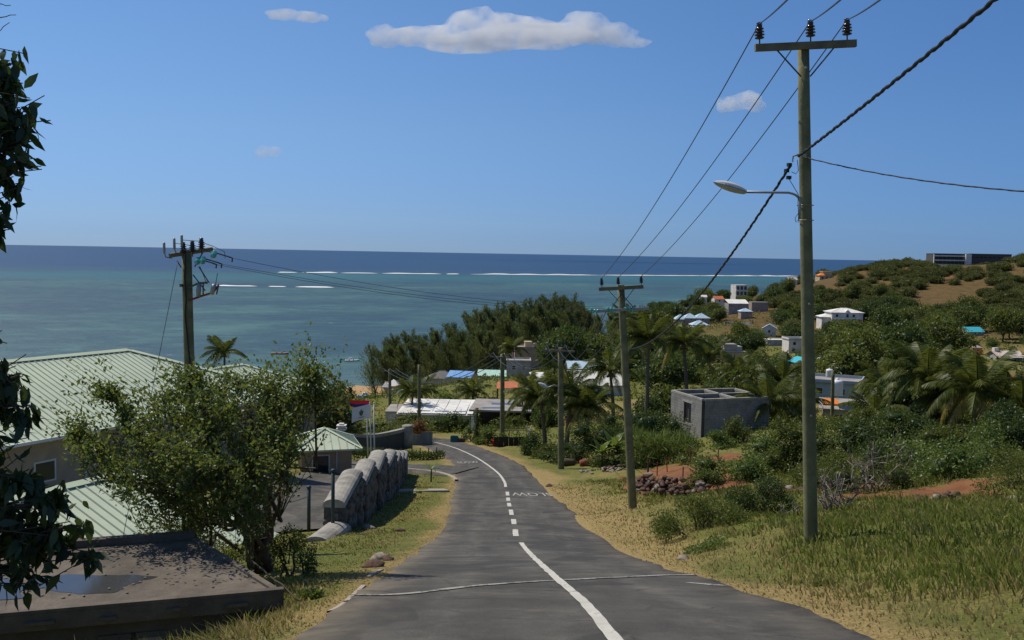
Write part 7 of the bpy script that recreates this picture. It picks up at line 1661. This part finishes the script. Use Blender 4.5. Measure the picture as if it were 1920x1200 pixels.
for pts, rm in tips:
    A_ = np.array([tuple(p_) for p_ in pts]); k = 72; s = 1.2+rng.random(k)*(len(pts)-2.2+.999); i = np.minimum(s.astype(int), len(pts)-2); c = A_[i]+(A_[i+1]-A_[i])*(s-i)[:, None]+rng.normal(size=(k, 3))*.062; ax = A_[-1]-A_[-2]
    v, f = leaves(c, rng.normal(size=(k, 3))*.7+unit(ax[None])[0]*.7+[0, 0, .05], .078*rng.uniform(.6, 1.3, k), .040, rng); parts.append((v, f, np.repeat(np.clip(rng.normal(.45, .2)+.3*(rng.random(k)-.5), 0, 1), 4)))
sk.build('trunk', M['bark'], bt, True); v, f, t = join(parts); link('crown', np_mesh('crown', v, f, M['leaf_near'], t), bt); print('bushy leaves', len(f))
for (a, bq, Y) in (((455, 1045), (590, 1130), 12.6), ((545, 790), (620, 748), 14.9)):
    pass
br = empty('fallen_branch', P(470, 1050, 13.0), 'long thin bare stick leaning from the roof corner towards the road', 'branch'); b = MB(); limb(b, (0, 0, 0), P(596, 1142, 11.6)-br.location, .014, .008, rng, 6, .05); b.build('stick', M['bark'], br)

# ------------------------------------------------------------------ large leaved tree at the edge of the frame
et = empty('large_leaved_tree', (-5.1, 5.2, 30.3), 'dark large leaved tree hanging in from the frame edge in two masses', 'tree'); O = et.location.copy(); sk = MB(); parts = []
limb(sk, (0, 0, -.5), (.15, .3, 2.6), .16, .12, rng, 7, .05); limb(sk, (.15, .3, 2.6), (.1, .5, 5.6), .12, .06, rng, 7, .06)
EB = [(-5, 150, 74, 5.9), (25, 215, 66, 5.8), (45, 262, 56, 5.8), (5, 320, 70, 5.7), (10, 390, 42, 5.7), (8, 440, 26, 5.7), (-80, 250, 90, 5.8), (-120, 120, 90, 6.0), (20, 120, 30, 5.9),
      (-20, 640, 44, 5.5), (5, 700, 58, 5.5), (30, 760, 52, 5.5), (0, 830, 62, 5.5), (45, 900, 56, 5.4), (95, 940, 50, 5.4), (20, 985, 78, 5.4), (90, 1010, 58, 5.4), (60, 1070, 40, 5.4), (135, 985, 42, 5.4), (-70, 760, 90, 5.6), (-70, 930, 100, 5.5), (-60, 560, 60, 5.6), (170, 1040, 14, 5.4), (-200, 700, 110, 5.6), (-220, 400, 110, 5.8), (-200, 980, 100, 5.6), (-160, 500, 90, 6.2), (-100, 640, 80, 6.4), (-60, 820, 70, 6.2)]  # lobes beyond the left edge: unseen crown added to shade the visible masses
for (px, py, r, Y) in EB:
    c = P(px, py, Y)-O; rm = r*Y/F; a0 = Vector((.12, .35, max(.6, min(5.2, c.z+.25)))); pb = limb(sk, a0, c, .030, .010, rng, 6, .12); n_t = max(6, int(rm*rm*560))
    for q in range(n_t):
        e = c+Vector(unit(rng.normal(size=(1, 3)))[0]*rm*rng.uniform(.3, 1.05)); pts = limb(sk, pb[rng.integers(3, 7)], e, .006, .003, rng, 3, .25); A_ = np.array([tuple(p_) for p_ in pts]); k = 7
        s = 1+rng.random(k)*1.99; i = np.minimum(s.astype(int), 2); cc_ = A_[i]+(A_[i+1]-A_[i])*(s-i)[:, None]+rng.normal(size=(k, 3))*.02
        d = rng.normal(size=(k, 3))*.5+np.array([.05, 0, -.85]); d = unit(d); L = rng.uniform(.075, .14, k)[:, None]; sd_ = unit(np.cross(d, rng.normal(size=(k, 3)))); nn = np.cross(d, sd_); W_ = L*.20
        cols = []
        for (tt, ww, nb) in ((0, .08, 0), (.28, .95, .03), (.6, .85, .02), (1, .02, -.10)):
            mid_ = cc_+d*L*tt+nn*L*nb; cols += [mid_+sd_*W_*ww, mid_-nn*L*.03*ww, mid_-sd_*W_*ww]
        vv = np.stack(cols, 1).reshape(-1, 3); bb = np.arange(k)[:, None]*12; ff = []
        for j in range(3):
            for h_ in (0, 1): o_ = j*3+h_; ff += [bb+np.array([o_, o_+1, o_+4]), bb+np.array([o_, o_+4, o_+3])]
        parts.append((vv, np.concatenate(ff), np.repeat(rng.random(k)*.8+(.15 if py < 300 else 0), 12)))  # top lobes get a lighter tint, sunlight put into the leaf colour
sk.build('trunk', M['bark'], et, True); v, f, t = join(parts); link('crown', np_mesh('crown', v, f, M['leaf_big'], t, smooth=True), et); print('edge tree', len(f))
tb = MB()
for (x0, y0, x1, y1) in ((-30, 5, 20, 10), (-20, 30, 30, 28), (-30, 55, 18, 42)): limb(tb, P(x0, y0, 5.9)-O, P(x1, y1, 5.9)-O, .004, .002, rng, 5, .2)
tb.build('twigs', M['bark'], et)

# ------------------------------------------------------------------ grass
m, n, out = new_mat('grass_blades')
t_ = attr(n, 'tint'); dr_ = attr(n, 'dryness')
gc = ramp(n, t_, [(0, (0.075, 0.105, 0.022)), (.5, (0.18, 0.215, 0.045)), (1, (0.31, 0.325, 0.095))]).outputs[0]
sc_ = ramp(n, t_, [(0, (0.24, 0.175, 0.07)), (.5, (0.44, 0.33, 0.145)), (1, (0.62, 0.50, 0.26))]).outputs[0]
cg = mix(n, dr_, gc, sc_); d = N(n, 'ShaderNodeBsdfDiffuse'); n.links.new(cg, d.inputs[0]); tr = N(n, 'ShaderNodeBsdfTranslucent'); n.links.new(cg, tr.inputs[0])
ms = N(n, 'ShaderNodeMixShader'); ms.inputs[0].default_value = .45; n.links.new(d.outputs[0], ms.inputs[1]); n.links.new(tr.outputs[0], ms.inputs[2]); n.links.new(ms.outputs[0], out.inputs[0]); M['blade'] = m
gi = (xs, ys, gzv.reshape(ny, nx))
def grid_z(x, y):
    i = np.clip(np.searchsorted(xs, x)-1, 0, nx-2); j = np.clip(np.searchsorted(ys, y)-1, 0, ny-2); u = (x-xs[i])/(xs[i+1]-xs[i]); v = (y-ys[j])/(ys[j+1]-ys[j]); Z = gi[2]
    return Z[j, i]*(1-u)*(1-v)+Z[j, i+1]*u*(1-v)+Z[j+1, i]*(1-u)*v+Z[j+1, i+1]*u*v
def grid_a(a, x, y):
    i = np.clip(np.searchsorted(xs, x)-1, 0, nx-2); j = np.clip(np.searchsorted(ys, y)-1, 0, ny-2); return a.reshape(ny, nx)[j, i]
def grass(label, n_, xr, yr, side, hfun, dens):
    Y = yr[0]*np.exp(rng.random(n_)*math.log(yr[1]/yr[0])); X = rng.uniform(0, 1, n_)*(xr[1]-xr[0])+xr[0]
    rdist, _ = road_dist(X, Y); a = np.abs(rdist)
    keep = (np.sign(rdist) == side) & (a > HALF-.05) & (rib_dist(X, Y, DRIVE) > 2.0) & (rib_dist(X, Y, PATH) > .55) & (grid_a(soil, X, Y) < .55)
    inside = np.ones(len(X), bool)
    for a_, b_ in zip(Cn, Cn[1:]+Cn[:1]): inside &= ((b_.x-a_.x)*(Y-a_.y)-(b_.y-a_.y)*(X-a_.x)) > -.05
    keep &= ~inside
    X, Y, a = X[keep], Y[keep], a[keep]; k = len(X); nz = vnoise(X, Y, .35, 6.6); nz2 = vnoise(X, Y, 1.3, 2.2)
    h, dryv, keep2 = hfun(a-HALF, X, Y, nz, nz2); sel = rng.random(k) < keep2; X, Y, h, dryv = X[sel], Y[sel], h[sel], dryv[sel]; k = len(X)
    z = grid_z(X, Y)-.02; c = np.stack([X, Y, z], 1); h = h*rng.uniform(.55, 1.3, k); w = (.0055+.00045*Y)*rng.uniform(.7, 1.4, k)
    an = rng.uniform(0, 6.283, k); s = np.stack([np.cos(an), np.sin(an), np.zeros(k)], 1)*w[:, None]; ln = rng.normal(size=(k, 2))*.33+np.array([-.18, 0]); bend = np.concatenate([ln, np.zeros((k, 1))], 1)*h[:, None]
    up = np.array([0, 0, 1.])*h[:, None]; v = np.stack([c-s, c+s, c+up*.6+bend*.4+s*.7, c+up*.6+bend*.4-s*.7, c+up*.95+bend*1.25], 1).reshape(-1, 3); b = np.arange(k)[:, None]*5
    f = np.concatenate([b+np.array([0, 1, 2]), b+np.array([0, 2, 3]), b+np.array([3, 2, 4])]); tint = np.clip(rng.normal(.48, .22, k), 0, 1); dr2 = (rng.random(k) < dryv).astype(float)*rng.uniform(.6, 1, k)
    o = link('grass', np_mesh('grass', v, f, m, np.repeat(tint, 5), extra={'dryness': np.repeat(dr2, 5)})); tag(o, label, kind='stuff'); print('grass', k)
def h_right(e, X, Y, nz, nz2):
    mown = 1.0+1.3*np.clip((Y-14)/10, 0, 1)+nz*1.2; t = np.clip((e-mown)/1.2, 0, 1); h = .045+.05*np.clip(e, 0, 1)+t*(.085+.11*nz2+.09*nz); dryv = np.clip(.95-.90*t+.26*nz2*(t > .2)+.15*np.clip(nz*2, 0, 1), .05, .97); h = np.clip(h, .03, .5)*np.clip((e+.3)*2.5, .2, 1)
    return h, dryv, np.where(t < .3, .5, 1)
def h_left(e, X, Y, nz, nz2):
    t = np.clip(.5+nz*1.6, 0, 1); h = .035+.05*t*np.clip(e-.5, 0, 1); tall = np.clip((16-Y)/4, 0, 1)*np.clip(e-.3, 0, 1); h = h+tall*(.12+.10*nz2); dryv = np.clip(np.where(e < .8+nz*.8, .9, .30+.55*nz+.25*nz2), .06, .95); return np.clip(h, .02, .3), dryv, np.ones(len(e))
grass('rough grass and straw on the right bank', 250000, (0, 30), (4.0, 52), 1, h_right, 1); grass('short lawn grass along the left verge', 120000, (-12, 2), (5.0, 62), -1, h_left, 1)

# ------------------------------------------------------------------ clouds
M['cloud'] = None
m, n, out = new_mat('cloud_vapour'); tc = N(n, 'ShaderNodeTexCoord'); nz_ = noise_node(n, tc.outputs['Object'], .011, 6, .62, .3); nf_ = noise_node(n, tc.outputs['Object'], .022, 5, .6); f_n = ramp(n, mathn(n, 'ADD', mathn(n, 'MULTIPLY', nz_.outputs[0], .8), mathn(n, 'MULTIPLY', nf_.outputs[0], .2)), [(.38, (0, 0, 0)), (.68, (1, 1, 1))]).outputs[0]
pv_ = N(n, 'ShaderNodeVolumePrincipled'); pv_.inputs['Color'].default_value = (.995, .995, .995, 1); pv_.inputs['Anisotropy'].default_value = .0
n.links.new(mathn(n, 'MULTIPLY', f_n, .019), pv_.inputs['Density']); n.links.new(pv_.outputs[0], out.inputs['Volume']); m.cycles.volume_sampling = 'DISTANCE' if hasattr(m, 'cycles') else None; M['cloud'] = m
def cloud(label, puffs, Y, sc=1.0):
    c0_ = P(puffs[0][0], puffs[0][1], Y); root = None; bm = bmesh.new()
    for (px, py, rx, ry) in puffs:
        q = P(px, py, Y)-c0_; v, f = lump((q.x, q.y+rnd.uniform(-.3, .3)*rx*Y/F, q.z), (rx*Y/F, rx*Y/F*.8, ry*Y/F), .35, rng, 3, 2.0); vs = [bm.verts.new(p_) for p_ in v]
        for t in f: bm.faces.new([vs[i] for i in t])
    me = bpy.data.meshes.new('cloud'); bm.to_mesh(me); bm.free(); o = link('cloud', me, None, c0_); md = o.modifiers.new('r', 'REMESH'); md.mode = 'VOXEL'; md.voxel_size = 7*Y/F*.5
    dg = bpy.context.evaluated_depsgraph_get(); me2 = bpy.data.meshes.new_from_object(o.evaluated_get(dg)); o.modifiers.clear(); o.data = me2; me2.name = 'cloud'; me2.materials.clear(); me2.materials.append(M['cloud']); tag(o, label, 'cloud'); return o
cloud('long flat-based white cloud high over the sea', [(720, 66, 34, 22), (770, 70, 44, 17), (830, 68, 50, 22), (880, 52, 52, 32), (900, 40, 34, 26), (940, 58, 60, 32), (985, 56, 48, 28), (1030, 62, 46, 24), (1060, 66, 50, 18), (1100, 52, 50, 28), (1090, 40, 34, 20), (1150, 66, 46, 20), (1190, 78, 30, 10), (990, 76, 120, 12), (860, 82, 90, 10)], 5200)
cloud('small white puff beside the near pole', [(1370, 194, 28, 16), (1400, 188, 26, 17), (1418, 200, 20, 11), (1360, 202, 16, 9)], 5600)
cloud('tiny white puff over the lagoon', [(492, 284, 15, 12), (512, 284, 16, 11)], 5600); cloud('faint wisp of cloud near the top of the sky', [(530, 26, 34, 10), (575, 30, 34, 9), (600, 34, 18, 7)], 5600)
